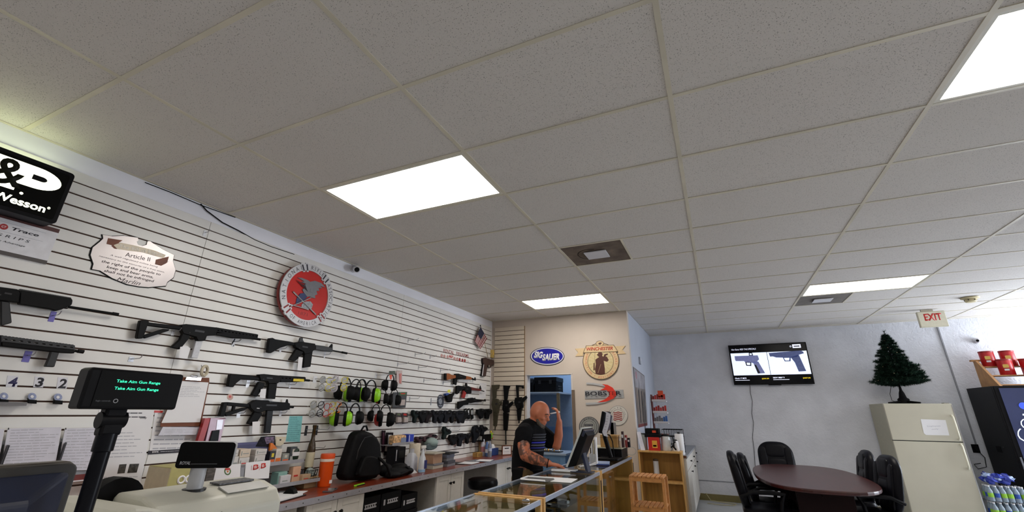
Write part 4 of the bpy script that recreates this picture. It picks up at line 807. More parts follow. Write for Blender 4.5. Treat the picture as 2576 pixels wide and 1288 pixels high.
# black boxes with white print below the worktop
rb = random.Random(5); words = 'black carton with white printed label, '
M_ctn = pm('carton_black', '#0F1013', .5, var=.2); M_lbl = pm('label_print', '#C4C4C8', .6)
k = 0
for col, (y0, y1) in enumerate(((2.63, 2.93), (2.94, 3.24), (3.25, 3.52))):
    z = .0
    for row in range(4):
        h = (.2, .18, .17, .16)[row]*(1 if col < 2 else .92)
        t = thing('carton', words+('left', 'middle', 'right')[col]+' stack, '+('bottom', 'second from the bottom', 'third from the bottom', 'top')[row], 'carton', (.1+.02*col, y0, z), 0, 'black cartons under the worktop', 'N')
        MB().box((0, 0, 0), (.40-.02*col-.012*(row % 2), y1-y0-.006, h-.002)).build('box', M_ctn, t, bevel=.004)
        xf = .40-.02*col-.012*(row % 2)+.0008; wdt = y1-y0
        b = MB(); b.box((xf-.001, wdt*.12, h*.35), (xf, wdt*.2, h*.65)); b.box((xf-.001, wdt*.3, h*.38), (xf, wdt*.82, h*.46)); b.box((xf-.001, wdt*.3, h*.56), (xf, wdt*.82, h*.62))
        for q_ in range(5): b.box((xf-.001, wdt*(.32+.1*q_), h*.46), (xf, wdt*(.37+.1*q_), h*.56))
        b.build('label', M_lbl, t); z += h
# round stool
t = thing('stool', 'round black padded stool with chrome legs under the worktop', 'stool', (.62, 4.72, 0))
MB().lathe([(.02, .53), (.17, .535), (.19, .56), (.195, .60), (.185, .635), (.15, .65), (.0, .655)], 28).build('seat', pm('black_vinyl', '#0D0D0F', .35), t, smooth=True)
MB().lathe([(.03, .12), (.03, .54)], 14).build('post', M_black, t, smooth=True)
for k in range(5):
    a = k*2*math.pi/5; MB().tube([(.02*math.cos(a), .02*math.sin(a), .14), (.2*math.cos(a), .2*math.sin(a), .05), (.27*math.cos(a), .27*math.sin(a), .02)], .014, 8).build('leg', M_chrome, t, smooth=True)
MB().torus((0, 0, .26), .15, .01, None, 24, 6).build('foot_ring', M_chrome, t, smooth=True)
for a in (.5, 2.6, 4.2): MB().tube([(.03*math.cos(a), .03*math.sin(a), .3), (.15*math.cos(a), .15*math.sin(a), .26)], .007, 6).build('spoke', M_chrome, t)
# ---- helpers for standing things read from the picture
def span(conv, l, tp, r, bt, xf):
    A = on_x(*conv((l, bt))[0], xf); B = on_x(*conv((r, bt))[0], xf); T = on_x(*conv(((l+r)/2, tp))[0], xf)
    return A.y, B.y, min(A.z, B.z), T.z
def stand_box(name, lab, cat, conv, box, xf, dep, zb, m, bevel=.003, grp=None, ins=(), zt=None):
    y0, y1, _, z1 = span(conv, *box, xf); z1 = zt or z1
    t = thing(name, lab, cat, (xf-dep, y0, zb), 0, grp)
    MB().box((0, 0, 0), (dep, y1-y0, z1-zb)).build('box', m, t, bevel=bevel)
    w, h = y1-y0, z1-zb
    for nm, (a, b_, c_, d_), mm in ins: MB().box((dep, a*w, b_*h), (dep+.0012, c_*w, d_*h)).build(nm, mm, t)
    return t
def bottle(name, lab, cat, x, y, prof, m, parts=(), grp=None, n=18, sq=None, zb=CT):
    t = thing(name, lab, cat, (x, y, zb), 0, grp); MB().lathe(prof, n, None, sq).build('body', m, t, smooth=True)
    for nm, pr_, mm in parts: MB().lathe(pr_, n, None, sq if nm == 'label' else None).build(nm, mm, t, smooth=True)
    return t
# ---- shelf one
S1, S2 = 1.035, .875
M_acr = pm('shelf_acrylic', '#9A9AA0', .25)
def slat_shelf(lab, y0, y1, z, dep):
    t = thing('slat_shelf', lab, 'shelf', (LW, y0, z)); d = y1-y0
    MB().box((.001, 0, -.006), (dep, d, 0)).build('floor', M_acr, t); MB().box((dep-.004, 0, 0), (dep, d, .022)).build('lip', M_acr, t); MB().box((.001, 0, 0), (.004, d, .06)).build('back', M_acr, t)
slat_shelf('upper grey shelf with small boxes and colourful packs, behind the cash register', 1.45, 2.225, S1, .19); slat_shelf('lower grey shelf with cards and a wire basket, behind the cash register', 1.5, 2.40, S2, .24)
M_wb = pm('small_white_box', '#C6C2BE', .5); M_lab = pm('box_print', '#8E9490', .6)
for i, (bx, lab) in enumerate((((112, 690, 205, 782), 'leftmost lower white carton on the upper shelf'), ((112, 600, 205, 688), 'leftmost upper white carton on the upper shelf'), ((215, 705, 352, 782), 'lower white carton second from left on the upper shelf'), ((225, 590, 365, 700), 'cream carton second from left on the upper shelf'),
                               ((425, 672, 565, 758), 'lower white carton with print, beside the colourful packs'), ((440, 590, 590, 668), 'upper white carton with print, beside the colourful packs'))):
    low = i in (0, 2, 4); xf = .185-.006*(not low)
    zb = S1+.0005 if low else ZT
    t = stand_box('small_carton', lab, 'carton', e3, bx, xf, .14, zb, M_wb if i != 3 else pm('cream_carton', '#CBBBA8', .5), grp='small cartons on the upper shelf', ins=(('print', (.12, .25, .2, .75), M_lab), ('print', (.3, .4, .85, .5), M_lab)))
    if low: y0, y1, _, z1 = span(e3, *bx, xf); ZT = z1+.001
t = thing('blue_box', 'flat purple-blue box behind the white cartons', 'box', (.02, 1.66, S1+.001)); MB().box((0, 0, 0), (.03, .33, .165)).build('box', pm('purple_box', '#4A4A72', .5), t, bevel=.003); MB().box((.03, .02, .02), (.031, .31, .15)).build('panel', pm('purple_panel', '#3A3B60', .5), t)
cols = (('orange_pack', 'black and orange pack right of the white cartons', (622, 620, 700, 758), '#1E1F2A', '#E5661F'), ('orange_white_pack', 'white pack with orange foot on the upper shelf', (700, 590, 780, 760), '#D7D0C8', '#E2701F'), ('orange_toy_pack', 'pack with orange and white insert on the upper shelf', (800, 650, 890, 745), '#8B8F8A', '#E8622A'), ('grey_pack', 'grey pouch pack with coiled cable on the upper shelf', (895, 560, 985, 740), '#3A3F42', '#A8A9A4'))
for i, (nm, lab, bx, c0, c1_) in enumerate(cols):
    stand_box(nm, lab, 'package', e3, bx, .17-.012*(i % 2), .05, S1+.001, pm('pk_'+nm, c0, .4), ins=(('patch', (.1, .06, .9, .38), pm('pp_'+nm, c1_, .4)), ('patch', (.3, .55, .7, .85), pm('pq_'+nm, '#D8C22A' if i == 0 else '#C9C4BA', .4))))
W = Wall('L', 'hang_card', 'black and pink hanging card above the cartons', 'package', e3((560, 550))[0]); W.pr('card', e3((520, 425), (705, 408), (695, 560), (440, 555)), .03, .04, pm('card_blackpink', '#1C1A22', .5, var=.6, scale=40)); W.pr('photo', e3((560, 430), (700, 420), (690, 520), (590, 520)), .04, .042, pm('card_photo', '#6A5A74', .5, var=.9, scale=50)); W.pr('flash', e3((640, 505), (670, 508), (730, 580), (705, 590), (625, 610)), .042, .06, pm('flash_orange', '#E07A20', .4))
W = Wall('L', 'cream_card', 'cream hanging card with small print, left of the teal flyer', 'package', e3((770, 550))[0]); W.pr('card', e3((720, 420), (860, 425), (820, 520), (770, 550), (715, 545)), .02, .024, pm('card_cream', '#D8CDB4', .5)); W.pr('print', e3((770, 455), (795, 455), (790, 475), (768, 475)), .024, .0245, M_ink)
t = bottle('glass_bottle', 'tall brown glass bottle with cream label, at the right end of the shelves', 'bottle', .12, 2.36, [(.034, 0), (.036, .02), (.036, .24), (.03, .28), (.017, .33), (.0145, .42), (.018, .425), (.018, .445)], pm('brown_glass', '#3A2A14', .12, var=.1), [('label', [(.0365, .1), (.0365, .22)], pm('label_cream', '#C9C3A8', .6))], zb=S2+.001)
t = bottle('green_ornament', 'dark green round tin with white label on the upper shelf', 'tin', .12, 2.17, [(.03, 0), (.048, .02), (.052, .06), (.045, .095), (.02, .11)], pm('dark_green', '#1F3324', .4), [('label', [(.0525, .045), (.0525, .075)], M_paper)], zb=S1+.001)
# ---- shelf two
for i, (bx, m, lab) in enumerate((((730, 925, 850, 1065), '#7FA59E', 'teal stack of cards at the left of the lower shelf'), ((770, 975, 905, 1070), '#CFCDD2', 'white card stack in front on the lower shelf'), ((925, 890, 1030, 1040), '#D5A98C', 'peach coloured card stack on the lower shelf'), ((1065, 965, 1180, 1025), '#B59A7C', 'small tan box at the right of the lower shelf'))):
    stand_box('card_stack', lab, 'cards', e3, bx, .235-.02*(i == 0)-.03*(i == 2), .05 if i != 0 else .08, S2+.001, pm('cards_%d' % i, m, .6), ins=(('print', (.2, .4, .7, .5), M_red if i > 1 else M_lab),), zt=S2+(.10, .075, .125, .06)[i])
t = thing('wire_basket', 'small dark wire basket with odds and ends on the lower shelf', 'basket', (.17, 2.335, S2+.001))
b = MB(); [b.torus((0, 0, z), (r, r*.9), .003, None, 16, 5) for r, z in ((.05, .004), (.062, .04), (.07, .08))]; [b.tube([(.05*math.cos(a), .045*math.sin(a), .004), (.07*math.cos(a), .063*math.sin(a), .08)], .002, 5) for a in [k*math.pi/6 for k in range(12)]]; b.build('frame', M_gun, t)
MB().ball((0, 0, .055), (.04, .04, .045)).build('contents', pm('trinkets', '#7F8A86', .5, var=.8, scale=60), t)
# ---- standing on the worktop
t = thing('shaker_cup', 'tall orange drinking bottle with white band on the worktop', 'bottle', (.25, 2.44, CT+.001))
MB().lathe([(.052, 0), (.056, .01), (.060, .2), (.061, .205)], 24).build('body', pm('orange_plastic', '#E0500F', .3, var=.04), t, smooth=True); MB().lathe([(.0615, .2), (.0615, .222)], 24).build('band', pm('cup_white', '#E8D9CC', .4), t, smooth=True); MB().lathe([(.061, .222), (.062, .25), (.058, .262)], 24).build('lid', pm('orange_plastic', ''), t, smooth=True)
MB().box((.05, .0, .025), (.0585, .03, .05)).build('logo', M_paper, t)
bottle('white_bottle', 'white squeeze bottle with red label behind the orange bottle', 'bottle', .12, 2.57, [(.03, 0), (.036, .01), (.036, .14), (.022, .18), (.012, .2), (.012, .225)], pm('milky', '#CBD3CF', .35), [('label', [(.0365, .07), (.0365, .125)], pm('label_red', '#8E2038', .5))])
t = thing('cardboard_box', 'small open tan cardboard box beside the orange bottle', 'box', (.08, 2.27, CT+.001)); MB().box((0, 0, 0), (.12, .13, .085)).build('box', pm('cardboard', '#B0926A', .7), t); MB().box((.12, 0, .08), (.16, .13, .084)).build('flap', pm('cardboard', ''), t)
t = thing('smartphone', 'dark phone lying on the worktop', 'phone', (.47, 2.30, CT+.001), .5); MB().prism(rrect(-.04, -.08, .04, .08, .012), 0, .009).build('body', pm('phone_grey', '#5A5658', .3), t, bevel=.002); MB().prism(rrect(-.035, -.074, .035, .074, .01), .009, .0098).build('screen', pm('phone_glass', '#34363C', .1), t)
t = thing('clamp_clipboard', 'papers on a dark clipboard with spring clamp, beside the cash register', 'clipboard', (.40, 1.88, CT+.001), .25); MB().box((-.11, -.16, 0), (.11, .16, .006)).build('board', M_gun2, t); MB().box((-.1, -.2, .006), (.1, .13, .016)).build('sheets', M_paper, t)
MB().prism([(-.05, .016), (.05, .016), (.035, .045), (.01, .06), (-.02, .045)], .09, .14, Matrix(((1, 0, 0, 0), (0, 0, 1, 0), (0, 1, 0, 0), (0, 0, 0, 1)))).build('clamp', M_gun, t, bevel=.004)
o = MB().box((-.11, -.15, 0), (.11, .15, .002)).build('loose_sheet', M_paper); o.location = (.30, 2.02, CT+.001); o.rotation_euler.z = .5; tag(o, 'loose white sheet on the worktop beside the clamped papers', 'paper')
# backpack
t = thing('backpack', 'large black backpack standing on the worktop against the slatwall', 'backpack', (.30, 2.85, CT+.001))
bi = t.matrix_world.inverted()
def bq(P, xf): return [(lambda v: (v.y-2.85, v.z-CT-.001))(on_x(*p, xf)) for p in d6(*P)]
MX = Matrix(((0, 0, 1, 0), (1, 0, 0, 0), (0, 1, 0, 0), (0, 0, 0, 1)))
out = bq(((900,28),(1000,22),(1100,60),(1180,130),(1225,230),(1240,400),(1228,600),(1180,760),(1000,800),(700,800),(652,770),(655,700),(700,540),(745,400),(800,230),(850,90)), .33)
out = [(u, max(v, .0)) for u, v in out]
M_nyl = pm('black_nylon', '#0F0F11', .6, var=.25, scale=14, bump=.3)
MB().prism(out, -.09, .04, MX).build('body', M_nyl, t, smooth=True, bevel=.035, seg=4)
cu = sum(p[0] for p in out)/len(out); cv = sum(p[1] for p in out)/len(out)
MB().prism([(cu+.03+(u-cu)*.62, max(.02, .13+(v-cv)*.42)) for u, v in out], .04, .10, MX).build('front_pocket', M_nyl, t, smooth=True, bevel=.025, seg=3)
zp = bq(((840,470),(870,330),(930,200),(1010,130),(1120,105)), .40); MB().tube([(.105-.03*(i > 2), u, v) for i, (u, v) in enumerate(zp)], .004, 6).build('zipper', M_gun2, t)
hp = bq(((925,45),(925,10),(960,-45),(1000,-50),(1020,20)), .30); MB().tube([(0, u, v) for u, v in hp], .009, 8).build('handle', M_nyl, t, smooth=True)
MB().tube([(.09, .1, .2), (.16, .16, .12), (.18, .2, .03), (.15, .3, .025)], .014, 8).build('strap', M_nyl, t, smooth=True)
t = thing('waist_bag', 'crumpled black bag lying beside the backpack', 'bag', (.40, 3.24, CT+.001)); b = MB()
for (x, y, z, rx, ry, rz) in ((0, 0, .04, .1, .16, .045), (-.03, .08, .075, .07, .11, .04), (.04, -.1, .03, .07, .1, .032), (.02, .15, .035, .06, .08, .035), (-.08, -.08, .06, .06, .09, .06)): b.ball((x, y, z), (rx, ry, rz), None, 14)
b.build('body', M_nyl, t, smooth=True); MB().tube([(.05, -.15, .02), (.1, -.05, .03), (.1, .08, .05), (.05, .2, .03)], .01, 8).build('strap', M_nyl, t, smooth=True); MB().box((.03, .1, .07), (.06, .14, .085)).build('buckle', M_gun2, t)
t = thing('folding_knife', 'closed knife with lime green handle in front of the backpack', 'knife', (.49, 2.62, CT+.001), .15); MB().prism([(-.07, -.012), (.06, -.014), (.075, 0), (.06, .012), (-.07, .01), (-.08, 0)], 0, .012, Matrix(((0, 1, 0, 0), (1, 0, 0, 0), (0, 0, 1, 0), (0, 0, 0, 1)))).build('handle', M_lime, t, bevel=.003); MB().box((.013, -.06, .003), (.018, .06, .008)).build('clip', M_gun2, t)
o = MB().poly([(-.1, -.1, 0), (.08, -.12, 0), (.1, .1, .0), (-.06, .12, .09)], [(0, 1, 2, 3)]).build('folded_paper', M_paper); o.location = (.33, 3.46, CT+.001); tag(o, 'bent white sheet of paper between the backpack and the white jug', 'paper'); md = o.modifiers.new('thick', 'SOLIDIFY'); md.thickness = .001
# jug, roll, spray bottle
t = bottle('plastic_jug', 'translucent white square jug without cap beside the spray bottle', 'jug', .33, 3.57, [(.05, 0), (.056, .01), (.056, .14), (.035, .185), (.02, .195), (.02, .225), (.022, .235)], pm('milky2', '#C9CBD4', .4), n=24, sq=2.2)
t = thing('paper_towel_roll', 'cream paper towel roll standing behind the spray bottle', 'paper towels', (.27, 3.70, CT+.001)); MB().lathe([(.062, 0), (.064, .004), (.064, .275), (.062, .28)], 26).build('roll', pm('towel_cream', '#DDD2BE', .9, bump=.2, scale=60), t, smooth=True); MB().lathe([(.018, .279), (.018, .283)], 14).build('core', pm('core_brown', '#8C7656', .8), t)
t = thing('spray_bottle', 'white trigger spray bottle with blue label and blue liquid', 'spray bottle', (.44, 3.62, CT+.001))
S = Matrix.Diagonal((.7, 1, 1, 1)); MB().lathe([(.045, 0), (.048, .01), (.048, .08), (.044, .14), (.028, .17), (.024, .185), (.014, .215), (.014, .235)], 22, S).build('body', pm('spray_white', '#CFD3D8', .3), t, smooth=True)
MB().lathe([(.0485, .004), (.049, .03)], 22, S).build('liquid', pm('blue_liquid', '#8FB6D6', .2), t, smooth=True); MB().box((.033, -.005, .035), (.0352, .045, .12)).build('label', pm('label_blue', '#26306E', .4), t, bevel=.001)
MB().box((-.012, -.03, .235), (.012, .045, .268)).build('head', M_wht if False else pm('trigger_white', '#E4E0DA', .4), t, bevel=.006); MB().tube([(0, .03, .24), (0, .045, .215), (0, .035, .19)], .006, 6).build('trigger', pm('trigger_white', ''), t)
# black boxed gear, hanging pack, orange bag
t = stand_box('gear_box', 'black printed box standing behind the white jug', 'box', e7, (235, 340, 430, 720), .20, .12, CT+.001, pm('gear_black', '#15151A', .45), ins=(('print', (.1, .45, .16, .9), M_lbl), ('window', (.35, .55, .9, .85), M_gun2)))
pack(((88, 60), (222, 60), (210, 480), (40, 500)), e7, 'hanging_pack', 'hanging clear bag with white label above the black printed box', 'package', pm('hang_black', '#1A1519', .4), ins=(('label', ((125, 105), (190, 105), (186, 300), (120, 298)), M_paper, .012), ('bag', ((90, 300), (215, 300), (200, 410), (75, 420)), pm('pack_clear', ''), .03)))
pack(((0, 20), (75, 20), (60, 430), (0, 440)), e7, 'hanging_pack', 'dark purple hanging pack beside the one with the white label', 'package', pm('hang_purple', '#24161F', .4), ins=(('strip', ((20, 60), (50, 60), (45, 330), (15, 330)), pm('hang_mag', '#4A1F36', .4), .01),))
slat_shelf('small grey shelf with orange ear plug bag and blue box', on_x(*e7((215, 300))[0], .2).y, on_x(*e7((615, 270))[0], .2).y, on_x(*e7((230, 305))[0], .2).z, .18)
zs = on_x(*e7((230, 305))[0], .2).z
stand_box('earplug_bag', 'clear bag of orange ear plugs on the small shelf', 'bag', e7, (228, 110, 470, 285), .185, .08, zs+.001, pm('orange_bag', '#C99A6E', .35, var=.9, scale=45), bevel=.02, ins=(('print', (.55, .2, .95, .7), pm('bag_blue', '#7E8AA6', .5)),))
stand_box('blue_box', 'bright blue small box right of the ear plug bag', 'box', e7, (505, 95, 605, 268), .18, .1, zs+.001, pm('bright_blue', '#2742B8', .4), ins=(('print', (.1, .1, .2, .9), M_paper),))
# cap, stacks
W = Wall('L', 'cap', 'grey-green cap hung on the slatwall under the holsters', 'cap', e7((950, 330))[0])
cc = W.loc(*e7((940, 250))[0], .09); MB().ball(cc, (.11, .06, .08), None, 18).build('crown', pm('cap_grey', '#8FA09C', .8), W.o, smooth=True); MB().prism([(cc.x-.16+.0*u, cc.y-.06) if False else (cc.x+.13*math.cos(a)-.04, cc.y-.04+.045*math.sin(a)) for a in [k*math.pi/8 for k in range(16)] for u in (0,)], .1, .14).build('brim', pm('cap_dark', '#4E5A5C', .8), W.o, bevel=.01); MB().tube([(cc.x, cc.y+.05, 0), (cc.x, cc.y+.05, .09)], .003, 6).build('hanger', M_wire, W.o)
def pile(name, lab, x, y, w, d, items, rz=0.):
    t = thing(name, lab, 'stack', (x, y, CT+.001), rz); z = 0
    for i, (nm, h, m, dx, dy, sc) in enumerate(items):
        MB().box((-w/2*sc+dx, -d/2*sc+dy, z), (w/2*sc+dx, d/2*sc+dy, z+h)).build(nm, m, t, bevel=.002); z += h+.0005
T1 = pm('tan_box', '#B08F76', .6); T2 = pm('binder_grey', '#7F8188', .5); T3 = pm('paper_stack', '#B7B2A4', .8, var=.2, scale=60, stretch=(1, 1, 30))
pile('box_stack', 'tan box on a stack of magazines on the worktop', .30, 3.98, .22, .2, [('magazines', .035, T3, 0, 0, 1.05), ('magazines', .02, T2, .01, .01, 1.), ('box', .10, T1, 0, 0, .95), ('lid', .014, T3, .01, 0, 1.1)])
pile('book_stack', 'pile of grey books and folders beside the tan box', .31, 4.25, .22, .22, [('book', .03, T2, 0, 0, 1), ('book', .03, pm('book_dark', '#4A4C55', .5), .01, 0, .95), ('book', .035, T2, -.01, .01, .9), ('book', .04, pm('book_blue', '#6B7486', .5), 0, 0, .92), ('folder', .012, M_gun2, 0, .03, 1.2)], .1)
for i, (x, y, rz, m, lab) in enumerate(((.34, 4.55, .3, M_gun2, 'dark folder lying open on the worktop beyond the books'), (.46, 4.62, .1, M_paper, 'white papers lying on the worktop near its edge'), (.40, 4.95, -.2, T2, 'grey folder lying on the worktop behind the white papers'), (.50, 4.98, .15, pm('blue_folder', '#5C6E86', .5), 'blue folder at the worktop edge before the bottles'))):
    t = thing('loose_papers', lab, 'papers', (x, y, CT+.001+.004*(i % 2)), rz); MB().box((-.1, -.13, 0), (.1, .13, .003)).build('sheet', m, t); o = MB().box((-.095, -.12, .0032), (.1, .125, .0045)).build('sheet', M_paper if i % 2 else m, t); o.rotation_euler.z = .12
t = thing('cream_carton', 'small yellow-tan box by the wall at the far end of the worktop', 'box', (.10, 5.36, CT+.001)); MB().box((0, 0, 0), (.08, .16, .06)).build('box', pm('straw_box', '#B08A4A', .6), t, bevel=.002); MB().box((.08, .02, .01), (.081, .14, .05)).build('print', pm('straw_print', '#8A6A38', .6), t)
bottle('aerosol_can', 'white aerosol can with red print beside the water bottle', 'aerosol can', .14, 5.60, [(.03, 0), (.032, .01), (.032, .17), (.025, .19), (.024, .23), (.02, .235)], pm('aerosol_white', '#C7C9D6', .35), [('label', [(.0325, .06), (.0325, .13)], pm('aerosol_red', '#B77C86', .5))])
bottle('aerosol_can', 'blue and white aerosol can between the other two bottles', 'aerosol can', .22, 5.58, [(.026, 0), (.028, .01), (.028, .15), (.02, .17), (.018, .2)], pm('aerosol_blue', '#5272A8', .35), [('label', [(.0285, .05), (.0285, .1)], M_paper)])
bottle('water_bottle', 'clear water bottle at the far end of the worktop', 'bottle', .30, 5.52, [(.03, 0), (.032, .02), (.03, .1), (.032, .14), (.02, .18), (.013, .2), (.014, .22)], pm('pet_clear', '#C6CFDA', .1, trans=.7), [('label', [(.0325, .08), (.0325, .12)], pm('label_pale', '#B7C2DA', .4))])
t = thing('tissue_box', 'blue tissue box with white tissue at the far end of the worktop', 'tissue box', (.20, 5.79, CT+.001)); MB().box((-.06, -.11, 0), (.06, .11, .1)).build('box', pm('tissue_blue', '#2A4686', .5), t, bevel=.003); MB().poly([(-.04, -.05, .1), (.04, -.04, .1), (.03, .06, .1), (-.03, .05, .1), (0, 0, .16), (.02, .03, .15)], [(0, 1, 4), (1, 2, 5, 4), (2, 3, 5), (3, 0, 4, 5)]).build('tissue', M_paper, t)
t = thing('picture_frame', 'brown framed certificate standing at the far end of the worktop', 'picture frame', (.40, 5.90, CT+.001), 1.05)
MB().box((-.09, -.008, 0), (.09, .008, .012)).box((-.09, -.008, .128), (.09, .008, .14)).box((-.09, -.008, .012), (-.078, .008, .128)).box((.078, -.008, .012), (.09, .008, .128)).build('frame', pm('frame_brown', '#6B3B22', .4), t)
MB().box((-.078, -.004, .012), (.078, .002, .128)).build('certificate', M_paper, t); MB().box((-.04, -.0045, .09), (.04, -.004, .105)).build('heading', M_ink, t); MB().box((-.05, -.0045, .05), (.05, -.004, .055)).build('print', M_print, t); MB().box((-.02, .008, 0), (.02, .05, .1)).build('easel', pm('frame_brown', ''), t)
t = thing('brush_rack', 'black comb-like rack with bright green and red tags above the bottles', 'rack', (.06, 5.72, CT+.001))
MB().box((-.03, -.05, 0), (.06, .06, .2)).build('carton_base', pm('cardboard', ''), t); MB().box((-.04, -.16, .2), (.1, .12, .215)).build('rail', M_black, t)
for k in range(11): MB().box((.08, -.155+.025*k, .215), (.1, -.14+.025*k, .3)).build('comb', M_black, t)
for k, (y, z, c_) in enumerate(((.13, .29, '#6FC22A'), (.15, .25, '#57B52B'), (.17, .3, '#A7B82A'), (.17, .24, '#C2413A'), (.12, .33, '#D9C22C'))): MB().ball((.09, y, z), (.012, .022, .02), None, 8).build('tag', pm('tag_%d' % k, c_, .5), t); 
MB().tube([(.09, .11, .215), (.09, .14, .26), (.09, .16, .3)], .004, 6).build('stalk', M_lime, t)
# ================================================================== DISPLAY CASES
def pane_mat(key, tint, refl=.9, rough=.015):
    m = bpy.data.materials.new(key); m.use_nodes = True; nt = m.node_tree; N = nt.nodes.new; L = nt.links.new
    for n in list(nt.nodes): nt.nodes.remove(n)
    out = N('ShaderNodeOutputMaterial'); mx = N('ShaderNodeMixShader'); tr = N('ShaderNodeBsdfTransparent'); gl = N('ShaderNodeBsdfGlossy'); fr = N('ShaderNodeLayerWeight'); pw = N('ShaderNodeMath'); nz = N('ShaderNodeTexNoise'); ma = N('ShaderNodeMath')
    fr.inputs['Blend'].default_value = .5; pw.operation = 'POWER'; pw.inputs[1].default_value = 5; L(fr.outputs['Facing'], pw.inputs[0]); tr.inputs[0].default_value = (*tint, 1); gl.inputs['Roughness'].default_value = rough; gl.inputs[0].default_value = (refl, refl, refl, 1)
    nz.inputs['Scale'].default_value = 6; ma.operation = 'MULTIPLY_ADD'; ma.inputs[1].default_value = .06; L(nz.outputs[0], ma.inputs[0]); L(pw.outputs[0], ma.inputs[2])
    L(ma.outputs[0], mx.inputs[0]); L(tr.outputs[0], mx.inputs[1]); L(gl.outputs[0], mx.inputs[2]); L(mx.outputs[0], out.inputs[0]); return m
M_pane = pane_mat('case_glass', (.93, .96, .95))
M_oak = pm('light_oak', '#C69A5A', .45, var=.18, scale=9, stretch=(3, 3, .35)); M_oak2 = pm('oak_panel', '#B0863F', .5, var=.18, scale=8, stretch=(3, 3, .3)); M_felt = pm('case_carpet', '#7D7562', .9, var=.15, scale=40)
XB, XF, HT = 2.03, 2.48, .965
def case(y0, y1, lab, wood_end=False):
    t = thing('display_case', lab, 'display case', (XB, y0, 0), 0, 'glass display cases in a row'); d = y1-y0; W_ = XF-XB; p = .035
    MB().box((.01, .01, 0), (W_-.01, d-.01, .30)).build('base', M_oak2, t, bevel=.002)
    MB().box((.012, .03, .30), (W_-.012, d-.03, .31)).build('deck', M_felt, t)
    for ya, yb in ((0, .028), (d-.028, d)):
        MB().box((W_-p, ya, 0), (W_, yb, HT-.028)).build('post', M_oak, t, bevel=.002); MB().box((0, ya, 0), (p, yb, HT-.028)).build('post', M_oak, t, bevel=.002); MB().box((0, ya, HT-.028), (W_, yb, HT+.004)).build('end_rail', M_oak, t, bevel=.002)
        pn = MB().box((p, ya+.010, .30), (W_-p, yb-.010, HT-.028)).build('end_pane', M_pane, t) if not wood_end else MB().box((p, ya+.006, .30), (W_-p, yb-.006, HT-.028)).build('end_panel', M_oak2, t)
    MB().box((.01, .03, HT-.006), (W_-.01, d-.03, HT)).build('top_pane', M_pane, t)
    MB().box((W_-.010, .03, .31), (W_-.005, d-.03, HT-.02)).build('front_pane', M_pane, t)
    MB().box((W_-.012, .028, HT-.022), (W_, d-.028, HT+.003)).build('front_edge', M_alu, t); MB().box((0, .028, HT-.022), (.012, d-.028, HT+.003)).build('back_edge', M_alu, t)
    for z, dp in ((.52, .30), (.74, .24)): MB().box((.03, .03, z), (.03+dp, d-.03, z+.006)).build('shelf_pane', M_pane, t)
    for k in range(2): MB().box((.003+.006*k, .03+k*d*.47, .32), (.008+.006*k, .53*d+k*(d*.47-.03), HT-.03)).build('sliding_door', M_oak2, t)
    MB().box((W_-.001, d-.02, .62), (W_+.006, d-.01, .9)).build('shelf_track', M_gun2, t)
    return t
case(-1.05, .46, 'glass display case under the cash register'); case(.49, 1.955, 'nearest glass display case with an oak end rail, cut off at the bottom'); case(1.985, 3.40, 'middle glass display case with pistols, before the man in black'); case(3.43, 5.0, 'farthest glass display case with a white printed bag inside', True)
# pistols inside the cases
def pistol(name, lab, loc, rz, m, flip=1, grp='pistols in the display cases'):
    t = thing(name, lab, 'pistol', loc, rz, grp)
    T = Matrix.Rotation(flip*.0, 4, 'X')
    MB().prism([(-.09, .0), (.09, .0), (.09, .028), (-.085, .03)], -.012, .012).build('slide', m, t, bevel=.003)
    MB().prism([(-.08, -.028), (.07, -.016), (.088, 0), (-.085, 0)], -.011, .011).build('frame', M_gun, t, bevel=.002)
    MB().prism([(-.085, -.002), (-.035, -.012), (-.055, -.11), (-.105, -.105)], -.013, .013).build('grip', M_gun, t, bevel=.004)
    MB().torus((-.012, -.035, 0), (.024, .02), .003, None, 12, 5).build('trigger_guard', M_gun, t)
    MB().box((.02, -.05, .013), (.05, -.02, .0138)).build('price_tag', M_paper, t)
    return t
rp = random.Random(3); M_stl = pm('stainless', '#9C9EA2', .3, metal=.8)
ordn = ['first', 'second', 'third', 'fourth', 'fifth', 'sixth', 'seventh']
for i in range(6):
    pistol('pistol', '%s pistol lying on the upper shelf of the middle case, %s from the near end' % (('black', 'steel')[i % 3 == 2], ordn[i]), (2.17+.02*(i % 2), 2.12+.2*i, .762), -.5+.2*rp.random(), M_gun if i % 3 != 2 else M_stl)
for i in range(5):
    pistol('pistol', '%s pistol lying on the lower shelf of the middle case, %s from the near end' % (('black', 'steel')[i % 2], ordn[i]), (2.22, 2.15+.22*i, .542), -.5+.3*rp.random(), M_gun if i % 2 == 0 else M_stl)
for i in range(4):
    pistol('pistol', '%s pistol lying in the nearest case, %s from the far end' % (('black', 'steel')[i == 1], ordn[i]), (2.2, 1.75-.24*i, .762), -.5+.3*rp.random(), M_gun if i != 1 else M_stl)
t = thing('printed_bag', 'white printed shopping bag inside the farthest case', 'bag', (2.24, 3.72, .527)); MB().box((-.05, -.15, 0), (.09, .16, .2)).build('bag', M_paper, t, bevel=.02); MB().box((.0905, -.1, .05), (.0912, .06, .12)).build('print', pm('bag_print', '#5A6A4A', .6, var=.9, scale=40), t); MB().box((.0905, -.08, .135), (.0912, .02, .16)).build('print', M_ink, t); MB().box((-.05, -.1505, .05), (.06, -.15, .15)).build('side_print', pm('bag_print', ''), t)
